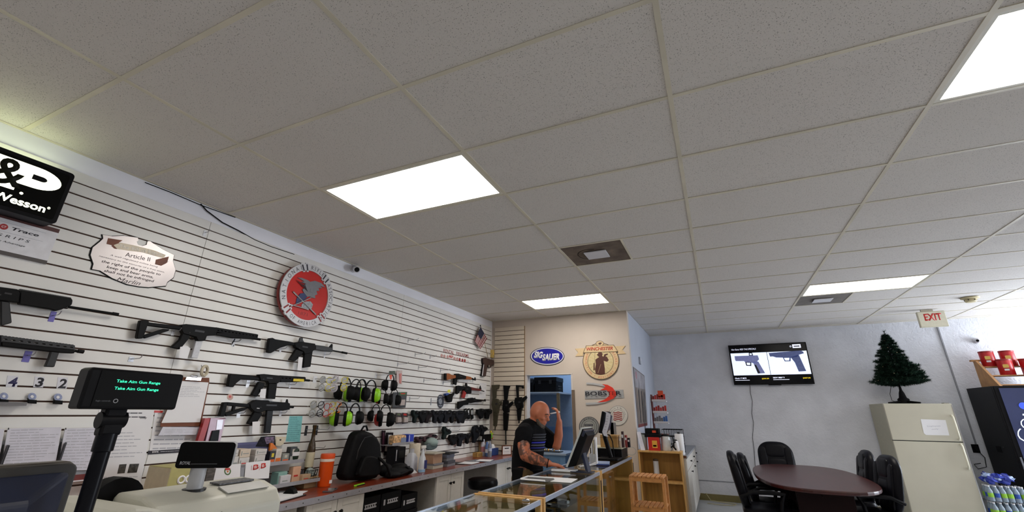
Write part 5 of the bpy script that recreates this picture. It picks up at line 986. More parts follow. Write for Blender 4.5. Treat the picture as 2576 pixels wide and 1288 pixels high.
for i in range(4):
    t = thing('brown_carton', 'small brown carton in the nearest case, %s from the far end' % ordn[i], 'carton', (2.2, 1.62-.25*i, .527), 0, 'cartons inside the nearest case'); MB().box((0, 0, 0), (.1, .14, .08+.02*(i % 2))).build('box', pm('carton_tan%d' % i, ('#A88A66', '#8E7A62', '#C2B6A0', '#7A6A8A')[i], .6), t, bevel=.003); MB().box((.1, .02, .02), (.101, .12, .05)).build('label', M_paper, t)
# on top of the cases
t = thing('keyboard', 'white slim keyboard pad under the man\'s hand on the display case', 'keyboard', (2.19, 3.25, HT+.005), .06); MB().prism(rrect(-.10, -.05, .12, .05, .01), 0, .014).build('pad', pm('pad_white', '#D5D8DE', .35), t, bevel=.003); MB().prism(rrect(-.095, -.045, .115, .045, .008), .0145, .016).build('keys', pm('pad_grey', '#B9BDC6', .4), t)
t = thing('counter_mat', 'clear counter tray with white rounded rim on the display case', 'tray', (2.2, 2.72, HT+.0045)); MB().prism(rrect(-.13, -.16, .09, .02, .02), 0, .004).build('plate', M_gun2, t); MB().tube([(.07, -.15, .008), (-.12, -.15, .008), (-.13, -.13, .008), (-.13, .01, .008), (.08, .02, .008)], .007, 8).build('rim', M_paper, t, smooth=True)
P = [on_z(*d3(p)[0], HT+.004) for p in ((560, 608), (1175, 652), (1045, 728), (470, 690))]
o = MB().poly([tuple(v) for v in P]+[(v.x, v.y, v.z+.002) for v in P], [(0, 3, 2, 1), (4, 5, 6, 7), (0, 1, 5, 4), (1, 2, 6, 5), (2, 3, 7, 6), (3, 0, 4, 7)]).build('form_sheet', M_paper); tag(o, 'white form lying flat on the middle display case', 'paper')
c = on_z(*d3((180, 1070))[0], HT+.004); t = thing('bell', 'small shiny metal disc on the corner of the nearest case', 'bell', c); MB().lathe([(.024, 0), (.024, .003), (.018, .007), (.006, .009)], 16).build('dome', M_chrome, t, smooth=True); MB().lathe([(.004, .009), (.004, .012)], 8).build('button', M_gun, t)
# touchscreen that the man works at
t = thing('touchscreen_monitor', 'large black monitor seen from behind on the display case, in front of the man', 'monitor', (2.36, 3.34, HT+.005))
C_ = [on_y(*d3(p)[0], yy) for p, yy in (((960, 420), 3.30), ((1130, -30), 3.30))]
B0 = on_y(*d3((965, 425))[0], 3.22); T0 = on_y(*d2((1480, 780))[0], 3.22); T1 = on_y(*d2((1760, 745))[0], 3.48)
ti = t.matrix_world.inverted()
up = (T0-B0); nv = Vector((up.z, 0, -up.x)).normalized(); up2 = Vector((up.x, 0, up.z)); sd = Vector((0, .34, 0))
base = ti @ B0
def slab(b, o_, U, V, Nn, u0, u1, v0, v1, w0, w1, k=1.):
    cu, cv = (u0+u1)/2, (v0+v1)/2
    f = lambda u, v, w, s: o_+U*(cu+(u-cu)*s)+V*(cv+(v-cv)*s)+Nn*w
    b.poly([f(u0, v0, w0, 1), f(u1, v0, w0, 1), f(u1, v1, w0, 1), f(u0, v1, w0, 1), f(u0, v0, w1, k), f(u1, v0, w1, k), f(u1, v1, w1, k), f(u0, v1, w1, k)], [(0, 3, 2, 1), (4, 5, 6, 7), (0, 1, 5, 4), (1, 2, 6, 5), (2, 3, 7, 6), (3, 0, 4, 7)]); return b
M_sil = pm('bezel_silver', '#B4B9B8', .4); M_navy = pm('housing_navy', '#1B2238', .35, var=.05)
slab(MB(), base, sd, up2, nv, 0, 1, 0, 1, -.012, .006).build('bezel', M_sil, t, bevel=.004)
slab(MB(), base, sd, up2, nv, .03, .97, .03, .97, -.0135, -.0122).build('screen', pm('screen_glow', '#AFC3D8', .3, emit=.35), t)
slab(MB(), base, sd, up2, nv, .0, 1., .0, 1., .006, .06, .78).build('housing', M_black, t, bevel=.006)
slab(MB(), base, sd, up2, nv, .02, .98, .82, .98, .012, .035).build('top_cover', M_navy, t, bevel=.006)
slab(MB(), base, sd, up2, nv, .2, .8, .87, .9, .035, .037).build('vent_slot', M_black, t)
k0 = base+up2*.42+nv*.06+sd*.5
k1 = Vector((k0.x+.075, k0.y-.13, .006))
b = MB(); e_ = Vector((0, 1, 0))
for a0_, a1_ in ((k0, k1),):
    b.poly([a0_-e_*.05+nv*.0, a0_+e_*.05, a1_+e_*.05, a1_-e_*.05, a0_-e_*.05-nv*.03, a0_+e_*.05-nv*.03, a1_+e_*.05-nv*.03, a1_-e_*.05-nv*.03], [(0, 1, 2, 3), (7, 6, 5, 4), (0, 4, 5, 1), (3, 2, 6, 7), (0, 3, 7, 4), (1, 5, 6, 2)])
b.build('stand_leg', M_navy, t, bevel=.004); MB().prism(rrect(k1.x-.16, k1.y-.06, k1.x+.03, k1.y+.06, .01), 0, .008).build('stand_foot', M_navy, t)
# second screen with a paper strip, on the far case
t = thing('payment_terminal', 'black tilted screen on a stand with a curling paper receipt, on the farthest case', 'monitor', (2.33, 4.32, HT+.005)); ti = t.matrix_world.inverted()
A = ti @ on_y(*d2((1830, 880))[0], 4.3); B = ti @ on_y(*d2((1900, 440))[0], 4.3)
U2 = B-A; U2 = Vector((U2.x, 0, U2.z)); n2 = Vector((U2.z, 0, -U2.x)).normalized(); s2 = Vector((0, .30, 0))
slab(MB(), A, s2, U2, n2, 0, 1, 0, 1, -.01, .03).build('screen_body', M_black, t, bevel=.006); slab(MB(), A, s2, U2, n2, .08, .92, .08, .92, .03, .06, .8).build('housing', M_navy, t, bevel=.006)
st = [A+U2*1.02+n2*.0-Vector((0, .012, 0)), A+U2*.98+n2*.045-Vector((0, .014, 0)), A+U2*.6+n2*.05-Vector((0, .014, 0)), A+U2*.1+n2*.035-Vector((0, .016, 0)), A-U2*.05+n2*.06-Vector((0, .018, 0))]
b = MB(); v = [(p+Vector((.0, -.006, 0)), p+n2*.05+Vector((0, -.006, 0))) for p in st]
for (p, p2), (q_, q2) in zip(v, v[1:]): b.poly([p, p2, q2, q_], [(0, 1, 2, 3)])
o = b.build('receipt', M_form, t); md = o.modifiers.new('thick', 'SOLIDIFY'); md.thickness = .0012
for k in range(6): 
    p = st[1]+(st[3]-st[1])*(.15+.14*k); MB().cbox(p+n2*.025+Vector((0, -.0075, 0)), (.02, .0006, .008)).build('print', M_print, t)
MB().tube([A+s2*.5+n2*.02, A+s2*.5+Vector((.03, 0, -.06)), Vector((A.x+.08, A.y+.15, .02))], .025, 10).build('neck', M_black, t, smooth=True); MB().prism(rrect(A.x-.06, A.y+.03, A.x+.18, A.y+.27, .02), 0, .02).build('foot', M_black, t, bevel=.004)
MB().tube([A+s2*.3+n2*.05, A+s2*.2+Vector((.1, 0, -.02)), A+Vector((.14, 0, -.08)), Vector((A.x+.15, A.y, .02))], .006, 6).build('cord', M_black, t, smooth=True)
# cash drawer, wooden box, pens
t = thing('till_box', 'black till box with pale lid at the end of the farthest case', 'till', (2.08, 4.58, HT+.005)); MB().box((0, 0, 0), (.36, .36, .1)).build('drawer', M_black, t, bevel=.004); MB().box((-.005, -.01, .1), (.365, .37, .112)).build('lid', pm('pale_lid', '#B8B49C', .5), t, bevel=.003); MB().box((.36, .28, .01), (.363, .33, .08)).build('lock_plate', M_gun2, t)
t = thing('wooden_box', 'honey-coloured wooden box on the cash drawer', 'box', (2.20, 4.60, HT+.118)); MB().box((0, 0, 0), (.20, .16, .13)).build('body', M_oak, t, bevel=.004); MB().box((-.003, -.003, .1), (.203, .163, .104)).build('lid_line', pm('box_line', '#7A4A1E', .5), t)
for i, (dx, h, c_) in enumerate(((.23, .12, '#C9B7A6'), (.255, .17, '#3A1E22'), (.285, .13, '#8A2A26'), (.31, .1, '#1E1E24'))):
    t = thing('small_package', 'small standing packet beside the wooden box, %s in the row' % ordn[i], 'package', (2.20+dx-.02, 4.62+.03*i, HT+.118), 0, 'packets beside the wooden box'); MB().box((0, 0, 0), (.022, .05, h)).build('packet', pm('packet%d' % i, c_, .5), t, bevel=.002); MB().box((.002, -.001, h*.6), (.02, 0, h*.8)).build('print', M_paper, t)
for i, (dx, dz, c_) in enumerate(((.0, .32, '#C6CAD2'), (.03, .26, '#8F9298'))):
    t = thing('card_holder', 'grey upright %s behind the wooden box' % ('brochure', 'card strip')[i], 'brochure', (2.24+dx, 4.85, HT+.118)); o = MB().box((0, 0, 0), (.07, .004, dz)).build('card', pm('brochure%d' % i, c_, .5), t); MB().box((-.005, -.03, 0), (.075, .03, .01)).build('foot', M_gun2, t)
t = thing('cable_coil', 'thin pale cable loop hanging at the end of the farthest case', 'cable', (2.46, 4.93, HT+.005)); MB().torus((.02, .0, .06), (.06, .045), .003, Matrix.Rotation(1.3, 4, 'X'), 22, 5).build('loop', pm('pale_cable', '#A8ABA6', .5), t); MB().tube([(-.04, 0, .08), (-.1, .01, .1), (-.12, .0, .118)], .003, 5).build('tail', pm('pale_cable', ''), t)
t = thing('pen_cup', 'clear cup of pens and folded papers behind the monitor', 'cup', (2.30, 3.86, HT+.005)); MB().lathe([(.035, 0), (.04, .1)], 16).build('cup', M_clear, t, smooth=True)
for k, (a, l, c_) in enumerate(((.2, .2, '#D0D3DA'), (-.2, .23, '#C9C3AE'), (.05, .25, '#E0E0E4'))): MB().box((-.012+.016*k, -.02, .01), (.01+.016*k, .02, l)).build('paper_roll', pm('pc%d' % k, c_, .6), t)
t = thing('blue_magazine', 'blue magazines lying on the farthest case behind the monitor stand', 'magazine', (2.33, 3.98, HT+.005), .2); MB().box((-.1, -.13, 0), (.1, .13, .008)).build('magazine', pm('mag_blue', '#2F4488', .4), t); MB().box((-.09, -.12, .0085), (.1, .13, .014)).build('magazine', pm('mag_pale', '#8FA2C8', .4), t)
t = thing('white_pen', 'white electronic pen lying on the case beside the monitor', 'pen', (2.30, 3.62, HT+.005), .9); MB().tube([(-.09, 0, .012), (.05, 0, .02), (.1, 0, .03)], [.006, .008, .014], 8).build('barrel', M_paper, t, smooth=True); MB().lathe([(.006, 0), (.006, .01)], 8, Matrix.Translation((-.09, 0, .002))).build('tip', M_gun2, t)
# ================================================================== FOREGROUND: REGISTER, POLE DISPLAY, MONITOR
M_beige = pm('register_beige', '#C0BFB2', .45, var=.03, scale=12); M_beige2 = pm('register_shade', '#8F8F88', .5)
t = thing('cash_register', 'beige cash register seen from the customer side with black customer display', 'cash register', (0, 0, HT+.005))
z = -HT-.005
prof = [(1.86, .0), (2.30, .0), (2.30, .175), (2.275, .19), (2.275, .225), (2.25, .258), (2.19, .275), (2.08, .278), (1.92, .15), (1.86, .12)]
XZ = Matrix(((1, 0, 0, 0), (0, 0, -1, 0), (0, 1, 0, 0), (0, 0, 0, 1)))     # profile x,z; extruded along -y
MB().prism(prof, -.305, .03, XZ).build('body', M_beige, t, bevel=.008, seg=3)
MB().box((2.2995, -.03, .165), (2.3015, .305, .169)).build('seam', M_gun2, t); MB().box((2.2755, .121, .19), (2.2765, .124, .226)).box((2.3, .128, .1), (2.3012, .131, .166)).build('seam', M_gun2, t)
MB().prism([(2.20, .2735), (2.245, .2615), (2.248, .2635), (2.203, .2765)], -.275, -.15, XZ).build('window_strip', pm('strip_silver', '#A9AAA8', .45, metal=.3), t)
MB().prism([(2.145, .2785), (2.19, .277), (2.19, .281), (2.145, .2825)], -.265, -.16, XZ).build('grille', pm('grille_dark', '#55565A', .5, var=.8, scale=150), t)
HC = [(-.09+.12*math.cos(a), .155+.115*math.sin(a)) for a in [math.radians(180-180*i/14) for i in range(15)]]
YZ = Matrix(((0, 0, 1, 0), (1, 0, 0, 0), (0, 1, 0, 0), (0, 0, 0, 1)))
MB().prism([(-.21, 0)]+HC+[(.02, 0)], 1.95, 2.295, YZ).build('paper_cover', M_beige, t, bevel=.012, seg=3)
MB().torus((2.2965, -.105, .145), (.105, .098), .002, Matrix(((0, 0, 1), (1, 0, 0), (0, 1, 0))).to_4x4(), 24, 5, 0, math.pi).build('cover_line', M_gun2, t)
MB().lathe([(.06, 0), (.06, .05)], 20, Matrix.Translation((2.02, -.02, .25)) @ Matrix.Rotation(math.pi/2, 4, 'Y')).build('paper_roll', M_blackm, t, smooth=True)
pc = Vector((2.18, .098, 0))
MB().lathe([(.028, .27), (.028, .277)], 18, Matrix.Translation(pc)).build('socket', M_gun2, t); MB().lathe([(.019, .27), (.019, .345)], 18, Matrix.Translation(pc)).build('pole', pm('pole_grey', '#A9ABAF', .4), t, smooth=True)
R_ = Matrix.Translation((2.2, .098, .363)) @ Matrix.Rotation(-.68, 4, 'Z') @ Matrix.Rotation(-.03, 4, 'X') @ AX['L'].to_4x4()
dh = MB().prism(rrect(-.064, -.034, .066, .03, .01), -.045, 0, R_).build('display_head', pm('pole_grey', ''), t, bevel=.003)
MB().prism(rrect(-.065, -.035, .064, .03, .009), .0, .004, R_).build('display_window', pm('gloss_black', '#030304', .45), t)
for body, bx in (('ROYAL', (-.056, -.026, -.032, -.018)),):
    o = txt(body, pm('silver_print', '#B9BBC0', .4), t, box=bx, w=.0042, bold=.01, ext=.0003, shear=.2); o.matrix_local = R_
o = MB().box((-.03, -.025, .0042), (.03, -.0246, .0045)).build('rule', pm('silver_print', ''), t); o.matrix_local = R_
# pole display
t = thing('pole_display', 'black customer pole display with glowing green text', 'display', (2.37, -.222, HT+.005)); t.scale = (.845,)*3
MB().lathe([(.07, 0), (.07, .012), (.03, .02)], 24).build('base', M_black, t, smooth=True); MB().lathe([(.0165, .01), (.0165, .47), (.0205, .472), (.0205, .51)], 20).build('pole', pm('pole_black', '#101116', .3), t, smooth=True)
zc = (1.485-HT-.005)/.845
MB().box((-.016, -.022, .505), (.015, .022, zc-.03)).build('neck', M_black, t, bevel=.006); MB().lathe([(.0185, -.026), (.0185, .026)], 18, Matrix.Translation((0, 0, .54)) @ Matrix.Rotation(math.pi/2, 4, 'X')).build('knuckle', M_black, t, smooth=True)
R_ = Matrix.Translation((.035, .012, zc)) @ AX['L'].to_4x4()
MB().prism([(-.098, -.045), (.106, -.045), (.106, .045), (-.09, .047), (-.098, .044)], -.05, 0, R_).build('head', M_black, t, bevel=.006)
MB().box((-.076, -.039, 0), (.102, .041, .0015), R_).build('window', pm('gloss_black', ''), t)
M_vfd = pm('vfd_green', '#35F0B0', .5, emit=1.6, var=0.)
for k in range(2):
    o = txt('Take Aim Gun Range', M_vfd, t, box=(-.042, .014-.0165*k, .052, .0225-.0165*k), w=.0017, ext=0, bold=.008); o.matrix_local = R_
o = txt('logic controls', pm('dim_print', '#6E7076', .5), t, box=(-.07, -.029, -.042, -.0245), w=.0017, ext=0); o.matrix_local = R_
o = MB().torus((-.032, -.026, .0018), .0042, .0008, None, 14, 4).build('emblem', pm('silver_print', ''), t); o.matrix_local = R_
# back of the near monitor
t = thing('checkout_monitor', 'dark navy back of a checkout monitor in the bottom left corner', 'monitor', (2.27, -.40, HT+.005))
R_ = Matrix.Translation((.0, 0, 0)) @ AX['L'].to_4x4(); zt = 1.347-HT-.005
MB().prism(rrect(-.20, zt-.31, .183, zt, .016), -.022, .008, R_).build('bezel', pm('bezel_bronze', '#57524B', .35, metal=.3), t, bevel=.004, seg=2)
MB().prism(rrect(-.20, zt-.31, .183, zt-.003, .016), .009, .02, R_).build('rear_rim', pm('rim_dark', '#2E2C29', .4), t, bevel=.003)
P0_ = [(-.19, zt-.30), (.175, zt-.30), (.175, zt-.015), (-.19, zt-.015)]; P1_ = [(-.15, zt-.27), (.11, zt-.27), (.11, zt-.06), (-.15, zt-.06)]
b = MB(); b.poly([R_ @ Vector((*p, .02)) for p in P0_]+[R_ @ Vector((*p, .06)) for p in P1_], [(0, 3, 2, 1), (4, 5, 6, 7), (0, 1, 5, 4), (1, 2, 6, 5), (2, 3, 7, 6), (3, 0, 4, 7)]); b.build('housing', M_navy, t, bevel=.008, seg=3)
b = MB()
for r in range(5):
    for c_ in range(12): b.cbox((R_ @ Vector((-.11+.018*c_+.009*(r % 2), zt-.085-.014*r, .0605))), (.003, .010, .006))
o = b.build('vent_holes', M_black, t); o['kind'] = 'stuff'
MB().box((-.012, -.04, 0), (.04, .04, .1)).build('stand_neck', M_black, t); MB().prism(rrect(-.1, -.1, .1, .1, .02), 0, .015).build('stand_foot', M_black, t)
MB().prism(rrect(-.195, zt-.3, .178, zt-.01, .01), -.0235, -.0225, R_).build('screen', pm('phone_glass', ''), t)
# signs and box behind the register
W = Wall('L', 'emblem_card', 'white card with a round wreath emblem below the upper shelf', 'card', e2((1560, 720))[0], off=.242); W.pl += .242; W.inv = W.o.matrix_world.inverted()
W.pr('card', e2((1560, 510), (1935, 485), (1925, 720), (1545, 760)), 0, .003, M_paper); W.pr('wreath', e2(*[(1750+48*math.cos(a), 590+56*math.sin(a)) for a in [k*math.pi/10 for k in range(20)]]), .003, .004, pm('wreath_green', '#4C6A3A', .6)); W.pr('wreath_core', e2(*[(1750+30*math.cos(a), 592+36*math.sin(a)) for a in [k*math.pi/8 for k in range(16)]]), .004, .005, M_paper); W.pr('wreath_bow', e2((1715, 548), (1790, 545), (1780, 575), (1722, 578)), .004, .006, M_red); W.pr('wreath_letter', e2((1738, 585), (1765, 583), (1764, 606), (1738, 608)), .005, .006, pm('bow_orange', '#C7762A', .6))
W.pr('tab', e2((1935, 540), (1995, 535), (1990, 670), (1925, 680)), -.01, -.004, pm('tab_grey', '#8D9096', .5)); MB().tube([W.loc(*e2((1700, 515))[0], -.242), W.loc(*e2((1700, 515))[0], 0)], .003, 6).build('hanger', M_wire, W.o)
W = Wall('L', 'brand_card', 'white card with two boxed red letters B, below the upper shelf', 'card', e2((2050, 680))[0], off=.242); W.pl += .242; W.inv = W.o.matrix_world.inverted()
W.pr('card', e2((2005, 470), (2355, 435), (2330, 690), (1985, 710)), 0, .003, M_paper)
ee = lambda x, y: e2((x, y))[0]
for a, b_ in (((2105, 575), (2185, 560)), ((2215, 555), (2290, 540))): wtext(W, 'B', ee(*a), ee(*b_), 13, M_red, .0032, bold=.04); wtext(W, 'B', (ee(*a)[0]+3, ee(*a)[1]-3), (ee(*b_)[0]-4, ee(*b_)[1]-2.6), 7, pm('pink_paper', '#E8C6C2', .6), .0042, bold=.02)
for x in (2085, 2195): W.bar('divider', ee(x, 575), ee(x+4, 510), .0012, .004, M_red, n=5)
W.pr('tab', e2((1945, 475), (2010, 470), (2008, 485), (1945, 490)), .003, .004, M_red); MB().tube([W.loc(*ee(2180, 470), -.242), W.loc(*ee(2180, 470), 0)], .003, 6).build('hanger', M_wire, W.o)
y0, y1, _, z1 = span(e2, 870, 530, 1330, 900, .45)
t = thing('wreath_box', 'olive and cream box with white wreath prints behind the cash register', 'box', (.22, y0, CT+.001)); MB().box((0, 0, 0), (.23, y1-y0, z1-CT)).build('box', pm('olive_box', '#A9A266', .6), t, bevel=.003); MB().box((0, -.001, 0), (.229, 0, z1-CT-.004)).build('side', pm('cream_side', '#CFC6A6', .6), t)
for k in range(3):
    yy = (y1-y0)*(.38+.23*k)
    for zz in (.33, .75): MB().torus((.2305, yy, (z1-CT)*zz), .019, .006, Matrix.Rotation(math.pi/2, 4, 'Y'), 14, 5).build('wreath', M_paper, t)
MB().prism([(.03, .06), (.05, .06), (.04, .09)], .2303, .2312, YZ).build('tree_print', pm('tree_print', '#5C8A4A', .6), t)
stand_box('dark_stack', 'dark stack of pamphlets between the olive box and the wreath card', 'stack', e2, (1425, 560, 1545, 760), .35, .12, CT+.001, pm('pamphlets', '#4A4440', .6, var=.7, scale=20, stretch=(1, 1, 6)), ins=(('print', (.1, .5, .8, .6), M_paper),))
# ================================================================== THE MAN BEHIND THE CASES
t = thing('person', 'bald man in black t-shirt with tattooed forearm behind the display cases', 'person', (1.66, 3.46, 0))
OFF = Vector((1.66, 3.46, 0))
def skin_mat():
    m = pm('skin', '#B4694A', .5, var=.1, scale=14); nt = m.node_tree; N = nt.nodes.new; L = nt.links.new; b = nt.nodes['Principled BSDF']
    src = b.inputs['Base Color'].links[0].from_socket
    tc = N('ShaderNodeTexCoord'); sp = N('ShaderNodeSeparateXYZ'); L(tc.outputs['Object'], sp.inputs[0])
    def ramp(sock, lo, hi):
        r = N('ShaderNodeMapRange'); r.inputs[1].default_value = lo; r.inputs[2].default_value = hi; L(sock, r.inputs[0]); return r.outputs[0]
    a = ramp(sp.outputs['Y'], -.13, -.15); c = ramp(sp.outputs['X'], .40, .38); 
    mu = N('ShaderNodeMath'); mu.operation = 'MULTIPLY'; L(a, mu.inputs[0]); L(c, mu.inputs[1])
    nz = N('ShaderNodeTexNoise'); nz.inputs['Scale'].default_value = 26; nz.inputs['Detail'].default_value = 3; L(tc.outputs['Object'], nz.inputs[0])
    rp_ = N('ShaderNodeValToRGB'); rp_.color_ramp.elements[0].position = .44; rp_.color_ramp.elements[1].position = .54; L(nz.outputs[0], rp_.inputs[0])
    inv = N('ShaderNodeMath'); inv.operation = 'SUBTRACT'; inv.inputs[0].default_value = 1; L(rp_.outputs[0], inv.inputs[1])
    m2 = N('ShaderNodeMath'); m2.operation = 'MULTIPLY'; L(mu.outputs[0], m2.inputs[0]); L(inv.outputs[0], m2.inputs[1])
    m3 = N('ShaderNodeMath'); m3.operation = 'MULTIPLY'; m3.inputs[1].default_value = .85; L(m2.outputs[0], m3.inputs[0])
    mx = N('ShaderNodeMix'); mx.data_type = 'RGBA'; L(m3.outputs[0], mx.inputs[0]); L(src, mx.inputs[6]); mx.inputs[7].default_value = (*lin('#3A2A24'), 1)
    L(mx.outputs[2], b.inputs['Base Color']); return m
M_skin2 = skin_mat()
def limb(b, pts, rs, n=12):
    pts = [Vector(p)-OFF for p in pts]; b.tube(pts, rs, n)
    for p, r in zip(pts, rs): b.ball(p, r*.995, None, 10)
def hand(b, wrist, dirv, palmn, curl, s=1., thumb=1, spread=.1):
    """palm, four unequal fingers with two bends, thumb from the side of the palm"""
    d = Vector(dirv).normalized(); n_ = Vector(palmn); n_ = (n_-d*n_.dot(d)).normalized(); sd_ = d.cross(n_).normalized()
    w = Vector(wrist)-OFF
    for k in range(4):                                           # palm as four metacarpals
        o_ = sd_*(k-1.5)*.019*s
        b.tube([w+o_*.55, w+d*.045*s+o_, w+d*.085*s+o_], [.017*s, .0165*s, .0125*s], 8)
    for k, ln in enumerate((.068, .078, .073, .056)):
        p = w+d*.085*s+sd_*(k-1.5)*.0205*s; dd = (d+sd_*(k-1.5)*spread).normalized(); pts = [p]
        for j, (fr, cu_) in enumerate(((.45, curl), (.32, curl*1.2), (.23, curl*.8))):
            R3 = Matrix.Rotation(cu_, 3, sd_); dd = R3 @ dd; p = p+dd*ln*fr*s; pts.append(p)
        b.tube(pts, [.0105*s, .0095*s, .0088*s, .007*s], 8); b.ball(pts[-1], .0072*s, None, 8)
    q0 = w+d*.025*s-sd_*thumb*.028*s; q1 = q0+(d*.6-sd_*thumb*.75+n_*.25).normalized()*.04*s; q2 = q1+(d*.9-sd_*thumb*.25+n_*.35).normalized()*.03*s; q3 = q2+(d+n_*.3).normalized()*.022*s
    b.tube([q0, q1, q2, q3], [.0155*s, .0125*s, .0105*s, .008*s], 8); b.ball(q3, .008*s, None, 8)
b = MB()
# trunk, neck, head
limb(b, [(1.76, 3.46, .90), (1.76, 3.46, 1.02), (1.78, 3.46, 1.16), (1.805, 3.46, 1.265), (1.825, 3.46, 1.325)], [.13, .125, .13, .12, .07], 16)
limb(b, [(1.82, 3.46, 1.32), (1.855, 3.46, 1.39)], [.062, .06])
hd = Matrix.Rotation(math.radians(24), 4, 'Y')                      # the head bows towards the counter
hc = Vector((1.893, 3.46, 1.452))-OFF
b.ball(hc, (.098, .078, .105), hd, 20); b.ball(hc+hd @ Vector((.03, 0, -.055)), (.066, .058, .062), hd, 16); b.ball(hc+hd @ Vector((.072, 0, -.095)), (.028, .03, .026), hd, 12)
b.ball(hc+hd @ Vector((.085, 0, .012)), (.02, .055, .014), hd, 12)                                      # brow
b.tube([hc+hd @ Vector((.09, 0, .005)), hd @ Vector((.112, 0, -.03))+hc, hd @ Vector((.10, 0, -.04))+hc], [.009, .014, .01], 8)   # nose
for k in (-1, 1):
    b.ball(hc+hd @ Vector((.005, k*.079, -.012)), (.018, .008, .03), hd, 10); b.ball(hc+hd @ Vector((.06, k*.042, -.03)), (.026, .022, .022), hd, 10)   # ears, cheeks
b.ball(hc+hd @ Vector((.09, 0, -.062)), (.016, .024, .007), hd, 10); b.ball(hc+hd @ Vector((.088, 0, -.074)), (.014, .021, .008), hd, 10)               # lips
# right arm to the keyboard, left arm raised to the face
limb(b, [(1.79, 3.30, 1.275), (1.82, 3.22, 1.19), (1.862, 3.165, 1.09)], [.066, .06, .052]); limb(b, [(1.862, 3.165, 1.09), (1.935, 3.20, 1.06), (2.05, 3.265, 1.02)], [.053, .052, .031])
hand(b, (2.055, 3.268, 1.018), (.93, .25, -.12), (.0, .0, -1), .22, .98, thumb=-1)
limb(b, [(1.83, 3.61, 1.28), (1.91, 3.66, 1.21), (1.99, 3.66, 1.145)], [.062, .052, .045]); limb(b, [(1.99, 3.66, 1.145), (2.02, 3.645, 1.24), (2.045, 3.60, 1.37)], [.045, .044, .029])
hand(b, (2.045, 3.60, 1.375), (-.12, -.1, 1), (-1, -.2, 0), .5, .98, thumb=1)
# legs
for k in (-1, 1): limb(b, [(1.76, 3.46+k*.09, .90), (1.75, 3.46+k*.1, .50), (1.72, 3.46+k*.105, .08)], [.1, .066, .045])
body = b.build('body', M_skin2, t)
rm = body.modifiers.new('remesh', 'REMESH'); rm.mode = 'VOXEL'; rm.voxel_size = .0065; rm.use_smooth_shade = True
sm = body.modifiers.new('smooth', 'CORRECTIVE_SMOOTH') if False else body.modifiers.new('smooth', 'SMOOTH'); sm.factor = .5; sm.iterations = 4
def cloth(name, fn, m, vox=.009, it=5):
    b = MB(); fn(b); o = b.build(name, m, t); r_ = o.modifiers.new('remesh', 'REMESH'); r_.mode = 'VOXEL'; r_.voxel_size = vox; r_.use_smooth_shade = True; s_ = o.modifiers.new('smooth', 'SMOOTH'); s_.factor = .5; s_.iterations = it
    return o
M_shirt = pm('black_cotton', '#0D0D10', .9, var=.3, scale=10, bump=.15)
def shirt(b):
    limb(b, [(1.76, 3.46, .915), (1.76, 3.46, 1.02), (1.78, 3.46, 1.16), (1.803, 3.46, 1.258), (1.82, 3.46, 1.312)], [.152, .15, .154, .145, .09], 18)
    for k, pts in ((-1, [(1.79, 3.335, 1.27), (1.795, 3.28, 1.255), (1.808, 3.25, 1.225), (1.813, 3.238, 1.205)]), (1, [(1.81, 3.57, 1.275), (1.84, 3.62, 1.26), (1.90, 3.655, 1.21), (1.92, 3.66, 1.19)])): limb(b, pts, [.085, .083, .08, .08])
cloth('t_shirt', shirt, M_shirt)
def trousers(b):
    limb(b, [(1.76, 3.46, .95), (1.76, 3.46, .86)], [.15, .145], 16)
    for k in (-1, 1): limb(b, [(1.76, 3.46+k*.085, .88), (1.75, 3.46+k*.1, .50), (1.72, 3.46+k*.105, .09)], [.118, .088, .075])
cloth('trousers', trousers, pm('khaki', '#5A4726', .85, var=.2, scale=9), .011)
def shoes(b):
    for k in (-1, 1): limb(b, [(1.70, 3.46+k*.105, .05), (1.78, 3.46+k*.115, .045), (1.88, 3.46+k*.12, .04)], [.048, .045, .038])
cloth('shoes', shoes, M_blackm, .009)
MB().torus(Vector((1.76, 3.46, .945))-OFF, (.14, .14), .014, None, 28, 6).build('belt', M_blackm, t)
MB().box((.03, -.205, .80), (.13, -.15, .97)).build('belt_holster', M_blackm, t, bevel=.012)
# print on the shirt front: pale flag with blue bars
for k, (zz, c_) in enumerate(((1.245, '#3A3C44'), (1.222, '#44464E'), (1.199, '#3A3C44'), (1.176, '#3B3FC0'), (1.153, '#5A5C66'), (1.13, '#33368E'), (1.107, '#44464E'))):
    b = MB(); cx, cy, r = 1.78+(zz-1.16)*.24, 3.46, .158-(.008 if zz > 1.2 else 0)
    P = [(cx+r*math.cos(a), cy+r*math.sin(a)) for a in [math.radians(-62+8*j) for j in range(9)]]
    for (x0, y0_), (x1, y1_) in zip(P, P[1:]): b.poly([Vector((x0, y0_, zz))-OFF, Vector((x1, y1_, zz))-OFF, Vector((x1+.009, y1_, zz+.014))-OFF, Vector((x0+.009, y0_, zz+.014))-OFF], [(0, 1, 2, 3)])
    b.build('shirt_print', pm('print_%d' % k, c_, .8), t)
